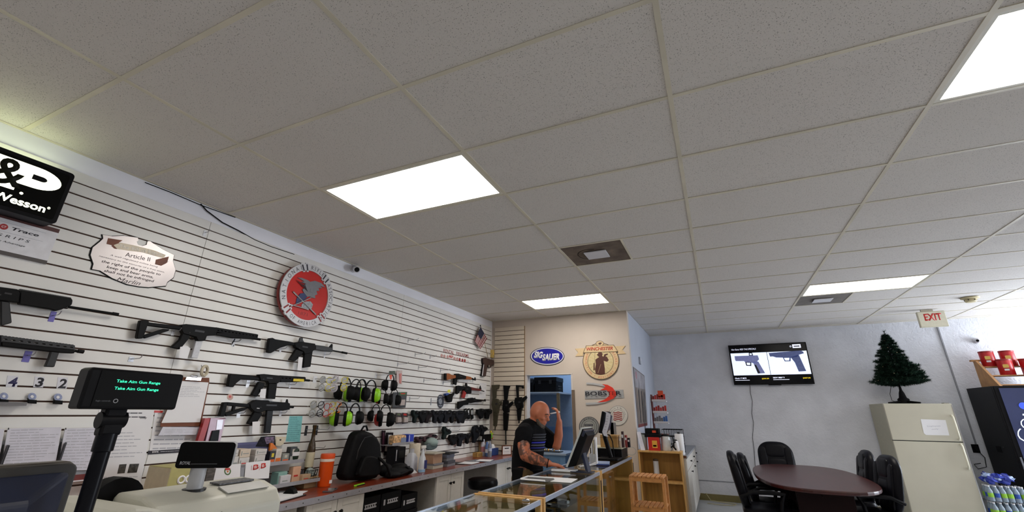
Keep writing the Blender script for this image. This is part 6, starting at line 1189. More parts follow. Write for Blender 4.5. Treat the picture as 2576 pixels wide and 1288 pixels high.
# eyes, brows and beard
for k in (-1, 1):
    MB().ball(hc+hd @ Vector((.084, k*.032, -.006)), (.006, .011, .005), hd, 10).build('eye', pm('eye_shaded', '#9A8478', .4), t, smooth=True); MB().ball(hc+hd @ Vector((.0905, k*.032, -.007)), (.003, .005, .005), hd, 8).build('iris', M_ink, t)  # eyeballs coloured like skin in shadow
    MB().tube([hc+hd @ Vector((.098, k*.015, .018)), hc+hd @ Vector((.094, k*.04, .022)), hc+hd @ Vector((.078, k*.058, .014))], [.004, .005, .003], 6).build('eyebrow', pm('hair_brown', '#3A2A22', .9), t)
def beard(b):
    b.ball(hc+hd @ Vector((.06, 0, -.105)), (.045, .042, .035), hd, 14)
    for k in (-1, 1): b.tube([hc+hd @ Vector((.02, k*.062, -.06)), hc+hd @ Vector((.05, k*.052, -.09)), hc+hd @ Vector((.08, k*.02, -.115))], [.012, .02, .022], 8)
cloth('beard', beard, pm('beard_grey', '#4A4038', .95, var=.4, scale=60, bump=.5), .005, 2)
o = MB().tube([Vector((1.972, 3.54, 1.438))-OFF+OFF, Vector((2.04, 3.57, 1.452)), Vector((2.06, 3.58, 1.456))], [.006, .007, .009], 10).build('white_stick', M_paper, None, smooth=True); tag(o, 'thin white object held in the man\'s raised hand', 'stick')
t2 = thing('wristband', 'dark watch band on the man\'s tattooed wrist', 'watch', (2.04, 3.262, 1.021)); dv = Vector((.93, .25, -.2)).to_track_quat('Z', 'Y').to_matrix().to_4x4(); MB().torus((0, 0, 0), .033, .006, dv, 18, 6).build('band', M_blackm, t2); MB().lathe([(.014, .033), (.014, .04)], 14).build('dial', M_gun2, t2)
# ================================================================== SIGNS ON THE PARTITION WALL
e_ = lambda x, y: e6((x, y))[0]
def pell(cx, cy, rx, ry, n=40): return [e_(cx+rx*math.cos(2*math.pi*k/n), cy+ry*math.sin(2*math.pi*k/n)) for k in range(n)]
W = Wall('P', 'oval_sign', 'blue oval SIG SAUER sign on the cream wall', 'sign', e_(380, 490))
W.pr('backing', pell(380, 377, 212, 113), .001, .012, pm('sign_navy', '#23264A', .4)); W.pr('white_ring', pell(380, 377, 204, 106), .012, .0135, M_paper); W.pr('blue_field', pell(381, 377, 193, 96), .0135, .015, pm('sig_blue', '#1E1E9A', .3))
wtext(W, 'SIG', e_(210, 400), e_(322, 406), 17, M_paper, .0152, bold=.055, shear=.25); wtext(W, 'SAUER', e_(316, 436), e_(534, 424), 17, M_paper, .0152, bold=.055, shear=.25)
W = Wall('P', 'ammunition_sign', 'tan round WINCHESTER sign with ribbon banner and brown hunter silhouette', 'sign', e_(1048, 670))
M_tan = pm('sign_tan', '#CBB188', .5, var=.06); M_tan2 = pm('sign_straw', '#C9B98C', .5, var=.08); M_brn = pm('sign_hunter', '#4A2012', .5); M_edge = pm('sign_outline', '#5A4630', .5); M_wred = pm('win_red', '#B33A22', .5)
W.pr('arch', pell(1035, 300, 140, 86), .001, .012, M_edge); W.pr('arch_face', pell(1035, 302, 133, 80), .012, .013, M_tan)
W.pr('ribbon_tail', [e_(*p) for p in ((723, 283), (864, 274), (826, 350), (830, 374), (728, 380), (766, 330))], .001, .010, M_tan); W.pr('ribbon_tail', [e_(*p) for p in ((1216, 254), (1353, 247), (1316, 298), (1362, 347), (1256, 353), (1262, 318))], .001, .010, M_tan)
W.pr('disc_edge', pell(1048, 440, 226, 228, 56), .008, .016, M_edge); W.pr('disc', pell(1048, 440, 219, 221, 56), .016, .0175, M_tan); W.pr('inner_edge', pell(1045, 445, 163, 165, 48), .0175, .0182, M_edge); W.pr('inner_disc', pell(1045, 445, 157, 159, 48), .0182, .019, M_tan2)
for k in range(20):
    a = 2*math.pi*k/20+.08; p = [e_(1045+r*math.cos(a+d), 445+r*math.sin(a+d)) for r, d in ((60, -.012), (150, -.012), (150, .012), (60, .012))]; W.pr('ray', p, .019, .0194, pm('ray_tan', '#B99A58', .5), bevel=0)
W.pr('hunter', [e_(*p) for p in ((996,356),(1012,346),(1018,326),(1036,317),(1055,322),(1063,341),(1080,350),(1064,357),(1068,376),(1078,384),(1092,352),(1128,343),(1137,350),(1133,360),(1112,366),(1108,384),(1122,380),(1146,425),(1126,446),(1100,440),(1084,432),(1088,470),(1097,530),(1100,598),(1040,606),(984,598),(974,540),(984,480),(979,420),(1004,402),(1026,388),(1014,378))], .0194, .0215, M_brn)
W.pr('hunter_rifle', [e_(*p) for p in ((973, 330), (977, 330), (970, 460), (972, 552), (955, 552), (957, 465), (968, 455))], .0194, .021, M_brn); W.bar('sling', e_(1012, 585), e_(1048, 475), .002, .0216, M_tan, n=5)
W.pr('banner_edge', [e_(*p) for p in ((864, 244), (1208, 234), (1263, 322), (824, 337))], .016, .022, M_edge); W.pr('banner', [e_(*p) for p in ((869, 249), (1204, 240), (1255, 317), (832, 331))], .022, .024, M_tan)
wtext(W, 'WINCHESTER', e_(870, 309), e_(1198, 299), 8.5, M_wred, .0242, bold=.03, shear=.25)
W.pr('crest_edge', pell(1035, 218, 50, 34), .016, .024, M_edge); W.pr('crest', pell(1035, 218, 45, 29), .024, .0255, M_tan); W.pr('rider', [e_(*p) for p in ((1012, 225), (1028, 208), (1050, 205), (1062, 218), (1048, 222), (1040, 238), (1028, 228))], .0255, .0265, M_brn)
cc = W.uv(*e_(1048, 442), .0175); rr = (W.uv(*e_(1267, 442), .0175)[0]-W.uv(*e_(829, 442), .0175)[0])/2
arc_txt('AMMUNITION • ADVISORY • CENTER', M_wred, W.o, cc, rr*.865, 152, 392, rr*.165, .0178, inward=True, sx=.85)
W = Wall('P', 'eyewear_sign', 'silver BOBSTER sign with a red swoosh', 'sign', e_(1090, 985))
M_plt = pm('plate_grey', '#A3A3A3', .4, metal=.3); M_sws = pm('swoosh_red', '#D0301C', .35); M_arm = pm('arm_silver', '#B9B9BA', .35, metal=.4)
W.pr('upper_arm', [e_(*p) for p in ((868, 704), (960, 709), (1080, 728), (1130, 745), (1110, 762), (1060, 752), (960, 733), (868, 728))], .004, .014, M_arm); W.pr('lower_arm', [e_(*p) for p in ((860, 955), (1000, 951), (1120, 935), (1180, 905), (1190, 915), (1120, 950), (1000, 977), (862, 986))], .004, .014, M_arm)
W.pr('plate', [e_(*p) for p in ((845, 803), (1325, 793), (1337, 898), (850, 910))], .001, .008, M_plt)
W.pr('swoosh', [e_(*p) for p in ((1065, 724), (1130, 733), (1195, 768), (1232, 820), (1238, 868), (1205, 905), (1120, 942), (1000, 955), (1100, 915), (1150, 872), (1152, 832), (1120, 800), (1035, 800), (1090, 775), (1102, 750))], .008, .017, M_sws)
wtext(W, 'BOBS', e_(856, 868), e_(1122, 864), 10.5, M_ink, .0172, bold=.012); wtext(W, 'TE', e_(1130, 864), e_(1225, 862), 10.5, pm('dark_red_ink', '#8E1C14', .5), .0172, bold=.012); wtext(W, 'R', e_(1238, 862), e_(1302, 860), 10.5, M_ink, .0172, bold=.012); wtext(W, 'E  Y  E  W  E  A  R', e_(862, 889), e_(1305, 882), 2.4, M_ink, .0172)
g_ = lambda x, y: d2((x, y))[0]
def gell(cx, cy, r, n=40): return [g_(cx+r*math.cos(2*math.pi*k/n), cy+r*1.02*math.sin(2*math.pi*k/n)) for k in range(n)]
W = Wall('P', 'pistol_maker_sign', 'round grey GLOCK sign half hidden behind the monitor', 'sign', g_(1625, 955))
for nm, r, m, w0, w1 in (('rim', 202, M_ink, .001, .008), ('field', 192, pm('glock_grey', '#8C8C88', .4, metal=.3), .008, .009), ('ring', 158, M_ink, .009, .0095), ('ring_inner', 150, pm('glock_grey2', '#9A9A94', .4, metal=.3), .0095, .010), ('inner_ring', 122, M_ink, .010, .0104), ('centre', 116, pm('glock_grey2', ''), .0104, .011)): W.pr(nm, gell(1625, 755, r), w0, w1, m, bevel=0)
cc = W.uv(*g_(1625, 755), .01); rr = abs(W.uv(*g_(1825, 755), .01)[0]-cc[0]); W.pr('bar', [g_(*p) for p in ((1530, 700), (1705, 700), (1705, 740), (1530, 740))], .011, .0125, M_ink, bevel=0); wtext(W, 'PERFECTION', g_(1545, 730), g_(1692, 730), 2.6, M_plt, .0127)
for i, ch in enumerate('GLOCK'): pass
arc_txt('GLOCK', M_ink, W.o, cc, rr*.80, 125, 55, rr*.2, .0112, sx=1.0, bold=.02)
W = Wall('P', 'revolver_maker_sign', 'round white sign with lettered ring and red wavy flag in the middle', 'sign', g_(2215, 735))
for nm, r, m, w0, w1 in (('rim', 196, pm('sw_rim', '#6E6E74', .4), .001, .007), ('field', 190, pm('sw_white', '#C9C4BC', .5), .007, .008), ('ring', 122, M_ink, .008, .0086), ('centre', 117, pm('sw_white', ''), .0086, .0092)): W.pr(nm, gell(2212, 528, r), w0, w1, m, bevel=0)
for k in range(5):
    y = 455+36*k; top = [(2120+22*j, y+9*math.sin(j*1.1)) for j in range(9)]; W.pr('flag_stripe', [g_(*p) for p in top]+[g_(x, yy+19) for x, yy in reversed(top)], .0092, .0105, pm('flag_red2', '#8E2620', .5), bevel=0)
cc = W.uv(*g_(2212, 528), .01); rr = abs(W.uv(*g_(2404, 528), .01)[0]-cc[0]); arc_txt('Smith & Wesson', M_ink, W.o, cc, rr*.80, 155, 12, rr*.2, .0085, sx=.95)
struct(MB().box((1.432, PY-.02, 0), (1.478, PY, 1.785)).build('trim_2', pm('brown_trim', '#6A5A4C', .6)))
# ================================================================== STOCK ROOM SEEN THROUGH THE DOORWAY
struct(MB().box((-.32, PY+.12, 0), (-.2, 8.1, 3.2)).build('wall_stockleft', M_stock))
t = thing('stockroom_added_light', 'unseen fluorescent batten added on the stock room ceiling to brighten it', 'ceiling light', (1.1, 7.0, CEIL)); MB().box((-.5, -.08, -.04), (.5, .08, .05)).build('housing', M_white, t); MB().box((-.48, -.06, -.055), (.48, .06, -.041)).build('added_glow', pm('stock_added_glow', '#DCEBFF', .5, emit=60, var=0.), t)  # lamp out of view, added to brighten the stock room
t = thing('stock_shelf', 'pale shelf board on a post inside the stock room', 'shelf', (-.19, 6.95, 0)); MB().box((0, 0, 1.775), (1.12, .75, 1.80)).build('board', pm('shelf_pale', '#AEB9C4', .5), t); MB().box((1.07, 0, 0), (1.12, .05, 1.775)).build('post', pm('post_wood', '#7A6848', .6), t); MB().box((0, .72, 1.2), (1.12, .75, 1.775)).build('back_panel', pm('shelf_back', '#7F90A4', .6), t)
for i, (x0, x1, y0, z0, h, lab) in enumerate(((.03, .42, 7.0, 1.801, .16, 'black equipment case lying flat on the stock room shelf'), (.06, .40, 7.02, 1.962, .09, 'grey flat case on top of the black case on the stock room shelf'), (.44, .86, 7.0, 1.801, .26, 'large black lidded crate at the end of the stock room shelf'))):
    t = thing('equipment_case', lab, 'case', (x0, y0, z0)); MB().box((0, 0, 0), (x1-x0, .4, h*.7)).build('base', M_blackm if i != 1 else M_gun2, t, bevel=.008); MB().box((-.008, -.008, h*.7), (x1-x0+.008, .408, h)).build('lid', M_black if i != 1 else pm('case_grey', '#4A525C', .4), t, bevel=.008)
    for k in (.25, .75): MB().box(((x1-x0)*k-.025, -.018, h*.55), ((x1-x0)*k+.025, -.008, h*.8)).build('latch', M_gun2, t)
t = thing('wire_basket', 'small wire basket at the end of the stock room shelf', 'basket', (.88, 7.05, 1.801)); b = MB(); [b.torus((0, .05, z), .045, .003, None, 14, 4) for z in (.004, .05, .1)]; [b.tube([(.045*math.cos(a), .05+.045*math.sin(a), 0), (.05*math.cos(a), .05+.05*math.sin(a), .12)], .002, 4) for a in [k*math.pi/5 for k in range(10)]]; b.build('frame', M_gun2, t); MB().lathe([(.04, 0), (.04, .003)], 12, Matrix.Translation((0, .05, .0))).build('floor', M_gun2, t)
t = thing('stock_desk', 'grey topped blue desk just inside the stock room doorway', 'desk', (.50, 6.28, 0)); MB().box((0, 0, .82), (.74, .62, .85)).build('top', pm('desk_grey', '#8A97A6', .4), t, bevel=.003); MB().box((.02, .02, 0), (.72, .6, .82)).build('pedestal', pm('desk_blue', '#5E7E9E', .5), t); MB().box((.1, .015, .55), (.64, .02, .8)).build('drawer', pm('desk_blue2', '#54728F', .5), t)
t = thing('parts_tray', 'tray of small shiny parts on the stock room desk', 'tray', (.95, 6.45, .851)); MB().box((-.16, -.1, 0), (.16, .1, .012)).build('tray', M_gun2, t); rq = random.Random(8)
for k in range(14): MB().lathe([(.012, 0), (.012, .02), (.006, .028)], 8, Matrix.Translation((rq.uniform(-.14, .14), rq.uniform(-.08, .08), .012))).build('part', M_chrome if k % 2 else pm('brass', '#B08A4A', .35, metal=.8), t)
for i, z in enumerate((0, .34, .68)):
    t = thing('storage_crate', 'dark crate with pale stencilled print, %s of the stock room stack' % ('bottom', 'middle', 'top')[i], 'crate', (1.28, 7.35, z), 0, 'crates in the stock room'); MB().box((0, 0, 0), (.6, .55, .335)).build('box', pm('crate_navy', '#1B2230', .5), t, bevel=.006)
    for k in range(3): MB().box((.1, -.002, .08+.07*k), (.1+.22+.05*(k % 2), 0, .11+.07*k)).build('stencil', pm('stencil', '#8F9AA8', .6), t)
# ================================================================== BACK OF THE SHOP
# television
W = Wall('P', 'television', 'wall-mounted television showing two pistols for sale', 'television', c7((555, 475))[0], plane=8.60)
X0, X1, Z0, Z1 = 3.812, 5.082, 1.967, 2.697; W.o.location = (X0, 8.60, Z0); bpy.context.view_layer.update(); W.inv = W.o.matrix_world.inverted()
TW, TH = X1-X0, Z1-Z0
MB().box((0, 0, -.045), (TW, TH, 0)).build('cabinet', M_black, W.o, bevel=.005); MB().box((.35, .2, -.08), (.9, .5, -.045)).build('wall_mount', M_gun2, W.o); MB().box((TW*.44, -.012, -.03), (TW*.6, .0, -.01)).build('receiver_bar', M_black, W.o)
M_scr = pm('screen_dark', '#04050A', .2, emit=.15, var=0.); M_scw = pm('screen_white', '#DCE6FF', .3, emit=1.0, var=0.)
MB().box((.018, .02, 0), (TW-.018, TH-.015, .001)).build('screen', M_scr, W.o)
MB().box((.02, .17, .001), (TW*.488, .575, .0016)).build('picture_area', M_scw, W.o); MB().box((TW*.494, .17, .001), (TW-.02, .575, .0016)).build('picture_area', M_scw, W.o)
def tvp(pts): return [(x*TW/500, TH-y*TH/255) for x, y in pts]
M_p1 = pm('screen_pistol', '#6E74A0', .4, emit=.55, var=.2, scale=30); M_p2 = pm('screen_pistol2', '#4A5684', .4, emit=.45, var=.2, scale=30); M_p3 = pm('screen_black', '#15182A', .4, emit=.1)
for nm, pts, m in (('pictured_pistol', ((32,72),(185,72),(190,98),(176,108),(36,104),(32,95)), M_p1), ('pictured_frame', ((90,105),(178,108),(172,118),(150,122),(130,115),(95,112)), M_p1), ('pictured_grip', ((146,112),(182,112),(212,185),(165,187)), M_p1), ('pictured_guard', ((96,112),(136,114),(132,138),(100,136)), M_p3), ('pictured_guard_hole', ((104,116),(128,118),(126,132),(106,131)), M_scw), ('pictured_sight', ((128,72),(130,54),(152,54),(156,72)), M_p3), ('pictured_sight_lens', ((134,68),(135,58),(147,58),(149,68)), M_scw), ('pictured_grip_panel', ((152,130),(164,132),(182,184),(166,186)), M_p3),
                   ('pictured_pistol', ((258,60),(458,52),(472,60),(474,70),(440,78),(262,83)), M_p2), ('pictured_frame', ((280,82),(440,77),(430,92),(380,94),(300,90)), M_p2), ('pictured_grip', ((388,90),(442,78),(462,165),(466,178),(420,180),(408,125)), M_p2), ('pictured_guard', ((340,90),(390,90),(384,116),(348,116)), M_p2), ('pictured_guard_hole', ((347,94),(381,94),(376,111),(353,111)), M_scw)):
    MB().prism(tvp(pts), .0016, .0022 if 'hole' not in nm and 'lens' not in nm and 'panel' not in nm else .0026).build(nm, m, W.o)
M_tw = pm('screen_text', '#E6EAFF', .4, emit=.9, var=0.); M_ty = pm('screen_yellow', '#F2D21E', .4, emit=.8, var=0.)
txt('Hot Guns: RED TAG SPECIALS', M_tw, W.o, box=(.045, TH-.1, .46, TH-.07), w=.0012, ext=0, shear=.2); txt('Glock 17 MOS', M_tw, W.o, box=(.03, .105, .22, .13), w=.0012, ext=0, bold=.02); MB().box((.03, .078, .0011), (.27, .086, .0014)).build('caption', M_tw, W.o); txt('$599.99', M_ty, W.o, box=(.47, .09, .585, .115), w=.0012, ext=0, bold=.02)
txt('S&W M&P 9', M_tw, W.o, box=(.65, .105, .83, .13), w=.0012, ext=0, bold=.02); MB().box((.65, .078, .0011), (.9, .086, .0014)).build('caption', M_tw, W.o); txt('$467.00', M_ty, W.o, box=(1.11, .09, 1.225, .115), w=.0012, ext=0, bold=.02)
MB().prism(rrect(1.05, TH-.1, 1.18, TH-.035, .006), .001, .0018).build('badge', M_tw, W.o); MB().box((1.07, TH-.078, .0018), (1.16, TH-.06, .0021)).build('clock', M_p3, W.o); MB().torus((1.02, TH-.068, .0014), .012, .003, None, 14, 4).build('icon', M_tw, W.o)
P = [on_y(x, y, 8.67) for x, y in ((1886, 968), (1888, 990), (1893, 1010), (1891, 1040), (1896, 1065), (1893, 1100), (1897, 1130), (1899, 1160), (1901, 1200))]
o = MB().tube(P, .004, 6).build('television_cable', M_gun2, None, smooth=True); tag(o, 'thin dark cable hanging down the wall under the television', 'cable')
# conference table
t = thing('conference_table', 'dark mahogany racetrack-shaped conference table', 'table', (4.40, 6.27, 0))
def sup(a, b_, n, k=44): return [(a*math.copysign(abs(math.cos(2*math.pi*i/k))**(2/n), math.cos(2*math.pi*i/k)), b_*math.copysign(abs(math.sin(2*math.pi*i/k))**(2/n), math.sin(2*math.pi*i/k))) for i in range(k)]
M_mah = pm('mahogany', '#3D1512', .32, var=.25, scale=5, stretch=(6, 1, 1)); M_mahd = pm('mahogany_dark', '#1E0B0B', .45)
MB().prism(sup(.60, 1.30, 2.8), .705, .745).build('top', M_mah, t, bevel=.012, seg=3); [MB().box((-.26, y_, 0), (.26, y_+.06, .705)).build('end_panel', M_mahd, t, bevel=.004) for y_ in (-.91, .75)]; MB().box((-.03, -.85, .06), (.03, .75, .64)).build('spine', M_mahd, t); MB().box((-.03, -1.0, .64), (.03, 1.0, .705)).build('apron', M_mahd, t)
# chairs
M_lea = pm('black_leather', '#0E0E14', .38, var=.15, scale=20, bump=.08)
def pad(b, w, h, d, r, M, n=7):
    """cushion: rounded outline, domed front"""
    out = rrect(-w/2, 0, w/2, h, r, 5)
    lay = [(0, .96), (d*.35, 1.), (d*.75, .97), (d, .86)]
    rings = []
    for z, k in lay: rings.append([b.bm.verts.new(M @ Vector((x*k, h/2+(y-h/2)*k, z))) for x, y in out])
    m_ = len(out)
    for A, B in zip(rings, rings[1:]):
        for i in range(m_): b.bm.faces.new((A[i], A[(i+1) % m_], B[(i+1) % m_], B[i]))
    b.bm.faces.new(rings[0][::-1]); b.bm.faces.new(rings[-1]); return b
def make_chair(label, loc, rz):
    t = thing('office_chair', label, 'chair', loc, rz, 'black leather chairs around the conference table')
    # faces local -y: seat in front, back at +y
    tilt = Matrix.Translation((0, .24, .44)) @ Matrix.Rotation(math.radians(-10), 4, 'X') @ Matrix(((1, 0, 0, 0), (0, 0, -1, 0), (0, 1, 0, 0), (0, 0, 0, 1)))
    pad(MB(), .51, .61, .11, .19, tilt).build('backrest', M_lea, t, smooth=True, sub=1)
    for k in (-1, 1): pad(MB(), .1, .47, .028, .045, tilt @ Matrix.Translation((k*.175, .05, .088))).build('side_bolster', M_lea, t, smooth=True, sub=1)
    pad(MB(), .26, .19, .03, .05, tilt @ Matrix.Translation((0, .37, .088))).build('head_cushion', M_lea, t, smooth=True, sub=1); pad(MB(), .26, .30, .03, .05, tilt @ Matrix.Translation((0, .05, .088))).build('lumbar_cushion', M_lea, t, smooth=True, sub=1)
    pad(MB(), .50, .50, .10, .10, Matrix.Translation((0, -.26, .40))).build('seat', M_lea, t, smooth=True, sub=1)
    for k in (-1, 1):
        MB().tube([(k*.25, -.12, .41), (k*.30, -.12, .46), (k*.315, -.14, .58), (k*.31, -.18, .655), (k*.305, -.05, .665), (k*.30, .12, .655), (k*.27, .24, .60)], [.016, .018, .02, .022, .024, .02, .016], 8).build('armrest', M_black, t, smooth=True)
    MB().lathe([(.03, .09), (.03, .4)], 12).build('gas_post', M_black, t, smooth=True); MB().box((-.12, -.12, .38), (.12, .12, .402)).build('seat_plate', M_black, t)
    for k in range(5):
        a = 2*math.pi*k/5+.3; lg = MB().tube([(0, 0, .11), (.16*math.cos(a), .16*math.sin(a), .10), (.30*math.cos(a), .30*math.sin(a), .07)], [.028, .022, .016], 8).build('base_leg', M_black, t, smooth=True)
        MB().lathe([(.026, -.022), (.03, 0), (.026, .022)], 12, Matrix.Translation((.30*math.cos(a), .30*math.sin(a), .03)) @ Matrix.Rotation(math.pi/2, 4, 'X')).build('caster', M_blackm, lg)
    return t
make_chair('black leather chair at the far end of the conference table under the television', (4.22, 7.62, 0), 0)
make_chair('black leather chair on the left of the conference table, nearest the camera', (3.83, 5.45, 0), math.radians(90))
make_chair('black leather chair on the left of the conference table, second one behind', (3.95, 6.12, 0), math.radians(88)).scale.z = .94
make_chair('black leather chair on the right of the conference table, farther one', (4.83, 6.55, 0), math.radians(-90)); make_chair('black leather chair on the right of the conference table, in front of the refrigerator', (4.84, 5.74, 0), math.radians(-84))
# refrigerator
t = thing('refrigerator', 'almond two-door refrigerator against the back wall', 'refrigerator', (5.775, 7.95, 0)); M_alm = pm('almond_enamel', '#BDB9A8', .4, var=.03, scale=5); M_almd = pm('almond_side', '#B4B09A', .5, var=.05); FWd, FD, FH = .80, .67, 1.63
MB().box((0, 0, .02), (FWd, FD, FH)).build('body', M_almd, t, bevel=.004); MB().box((0, -.055, 1.118), (FWd, -.004, FH)).build('freezer_door', M_alm, t, bevel=.01, seg=3); MB().box((0, -.055, .10), (FWd, -.004, 1.108)).build('fridge_door', M_alm, t, bevel=.01, seg=3)
MB().box((.01, -.045, 1.1), (FWd-.01, -.006, 1.126)).build('door_gap_shade', M_gun2, t); MB().box((FWd-.075, -.03, FH), (FWd-.02, .06, FH+.012)).build('hinge_cover', pm('hinge_grey', '#9A9890', .5), t)  # dark strip set between the doors to paint the gap's shade
for z0_, z1_ in ((1.14, 1.47), (.77, 1.09)): MB().tube([(FWd-.045, -.056, z0_), (FWd-.045, -.085, z0_+.03), (FWd-.045, -.088, (z0_+z1_)/2), (FWd-.045, -.085, z1_-.03), (FWd-.045, -.056, z1_)], .014, 8).build('handle', pm('handle_almond', '#D6D2BE', .4), t, smooth=True)
MB().box((FWd-.012, -.057, .1), (FWd+.001, -.054, FH-.02)).build('trim', M_chrome, t); MB().box((.02, -.03, 0), (FWd-.02, .0, .095)).build('kick_grille', M_gun2, t)
W = Wall('P', 'fridge_note', 'white paper note taped to the freezer door', 'note', c8((490, 880))[0], plane=7.894)
W.pr('sheet', c8((415, 793), (548, 798), (568, 880), (445, 878), (432, 868)), 0, .001, M_paper, bevel=0); wtext(W, 'Employees', c8((452, 836))[0], c8((522, 834))[0], 4, M_print, .0012); wtext(W, 'only', c8((476, 852))[0], c8((512, 850))[0], 4, M_print, .0012)
# artificial tree
t = thing('christmas_tree', 'small artificial christmas tree on top of the refrigerator', 'christmas tree', (6.13, 8.22, FH+.001))
MB().lathe([(.075, 0), (.075, .07), (.05, .09), (.035, .16), (.02, .2), (.012, .3), (.009, 1.05)], 12).build('trunk', M_blackm, t, smooth=True)
for k in range(4):
    a = k*math.pi/2+.5; MB().tube([(.05*math.cos(a), .05*math.sin(a), .03), (.26*math.cos(a), .26*math.sin(a), .012)], [.022, .012], 6).build('stand_foot', M_blackm, t)
rt = random.Random(2); b = MB(); b2 = MB()
M_ndl = pm('pine_needles', '#10261C', .7, var=.5, scale=30); M_ndl2 = pm('pine_tips', '#2E4F3C', .7, var=.4, scale=30)
def needles(bb, p, q, n, ln, w):
    d = (q-p)
    for i in range(n):
        s = p+d*((i+rt.random())/n); v = Vector((rt.gauss(0, 1), rt.gauss(0, 1), rt.gauss(0, 1))).normalized()*.8+d.normalized()*.75
        e2_ = s+v.normalized()*ln*rt.uniform(.7, 1.1); sdv = v.cross(Vector((rt.random(), rt.random(), 1))).normalized()*w
        vs = [bb.bm.verts.new(s-sdv), bb.bm.verts.new(s+sdv), bb.bm.verts.new(e2_)]; bb.bm.faces.new(vs)
tips = []
for lv in range(17):
    z = .27+.80*lv/16; R = .32*(1-lv/16.6)**.85+.02; nb = max(5, int(15*(1-lv/19)))
    for k in range(nb):
        a = 2*math.pi*(k+rt.random()*.6)/nb+lv; r = R*rt.uniform(.8, 1.12)*(1.12 if math.cos(a) > 0 and lv < 6 else .95)
        p = Vector((0, 0, z)); q = Vector((r*math.cos(a), r*math.sin(a), z+r*.28-.03)); needles(b, p+(q-p)*.15, q, int(50+190*r/.3), .052, .0034); needles(b2, p+(q-p)*.7, q, int(16+24*r/.3), .048, .003); tips.append(q)
        for m_ in (-1, 1):
            q2 = p+(q-p)*.55; q3 = q2+Matrix.Rotation(m_*.6, 3, 'Z') @ ((q-p)*.42); needles(b, q2, q3, int(20+60*r/.3), .048, .0034)
needles(b, Vector((0, 0, 1.0)), Vector((0, 0, 1.13)), 90, .05, .0022)
o = b.build('foliage', M_ndl, t); o['kind'] = 'stuff'; o = b2.build('foliage_tips', M_ndl2, t); o['kind'] = 'stuff'
b = MB()
for q in rt.sample(tips, 26): b.ball(q*.93, .006, None, 6)
o = b.build('fairy_lights', pm('bulb', '#C9B58A', .3), t); o['kind'] = 'stuff'
MB().tube([(-.08, .0, .02), (-.13, .05, .05), (-.12, .1, .15), (-.08, .05, .3)], .004, 5).build('light_cord', M_gun2, t)
# exit sign
t = thing('exit_sign', 'cream EXIT sign with red letters hanging from the ceiling', 'exit sign', (6.42, 7.66, 2.705), 0, None, 'P')
MB().box((0, 0, -.05), (.325, .235, 0)).build('housing', pm('exit_cream', '#D6D2BC', .4), t, bevel=.006); MB().box((.01, .01, 0), (.315, .225, .002)).build('face', pm('exit_face', '#DAD6C2', .4, emit=.12), t)
txt('EXIT', pm('exit_red', '#A8201C', .4, emit=.25), t, box=(.07, .095, .275, .2), w=.002, bold=.035); MB().box((.06, .235, -.04), (.2, CEIL-2.705-.001, -.01)).build('canopy', M_grid, t)
# smoke detector
t = thing('smoke_detector', 'yellowed smoke detector on the ceiling right of the exit sign', 'smoke detector', (6.79, 6.99, CEIL-.001)); MB().lathe([(.10, 0), (.095, -.012), (.075, -.02)], 24).build('base', pm('yellowed', '#C9BD96', .5), t, smooth=True); MB().lathe([(.06, -.02), (.062, -.05), (.05, -.062), (.0, -.066)], 24).build('sensor_head', pm('yellowed', ''), t, smooth=True)
for k in range(6): MB().cbox((.0615*math.cos(k), .0615*math.sin(k), -.036), (.01, .01, .012)).build('inlet', M_gun2, t)
# conduit, outlet and camera on the back wall
o = MB().box((6.972, 8.662, 1.06), (6.99, 8.68, 2.95)).build('wall_conduit', pm('conduit_grey', '#8E9096', .5)); tag(o, 'thin vertical conduit on the back wall beside the refrigerator', 'conduit')
t = thing('wall_outlet', 'black wall outlet with plug between refrigerator and vending machine', 'outlet', (6.96, 8.678, 1.0), 0, None, 'P'); MB().box((-.04, -.06, 0), (.045, .06, .01)).build('plate', M_black, t, bevel=.003); MB().box((-.02, -.03, .01), (.025, .03, .06)).build('plug', M_blackm, t, bevel=.005); MB().tube([(0, -.02, .05), (.06, -.12, .04), (.05, -.25, .02), (-.05, -.28, .02), (-.08, -.22, .02), (0, -.2, .02)], .005, 6).build('cord', M_blackm, t, smooth=True)
t, q_ = seccam('security_camera', 'small white dome camera on the back wall above the red cans', (7.40, 8.675, 2.60), (-.5, -1, -.2)); MB().lathe([(.045, 0), (.045, .02), (.03, .03)], 18, AX['P'].to_4x4()).build('mount', M_white, t, smooth=True); MB().ball((0, -.045, 0), .04, None, 16).build('body', M_white, t, smooth=True); MB().lathe([(.02, .03), (.018, .045)], 14, Matrix.Translation((0, -.045, 0)) @ q_).build('lens', M_black, t)
# vending machine
t = thing('vending_machine', 'tall black drinks machine with blue front and COLD lettering', 'vending machine', (7.062, 7.90, 0)); VH = 1.865
MB().box((0, 0, 0), (.95, .72, VH)).build('cabinet', pm('vend_black', '#141519', .45), t, bevel=.004); MB().box((0, -.05, .06), (.95, -.002, VH)).build('door_frame', M_black, t, bevel=.008)
MB().box((.05, -.056, .1), (.9, -.05, VH-.03)).build('front_panel', pm('vend_blue', '#2E3556', .3, emit=.12, var=.25, scale=2.2), t); 
M_neon = pm('neon_white', '#DCE4F2', .4, emit=.8, var=0.)
R_ = Matrix.Translation((.17, -.0575, 1.12)) @ AX['P'].to_4x4() @ Matrix.Rotation(math.radians(63), 4, 'Z')
for i, ch in enumerate('COLD'):
    o = txt(ch, M_neon, t, box=(.0+.165*i, -.0, .145+.165*i, .145), w=0, ext=.003, bold=-.02); o.matrix_local = R_
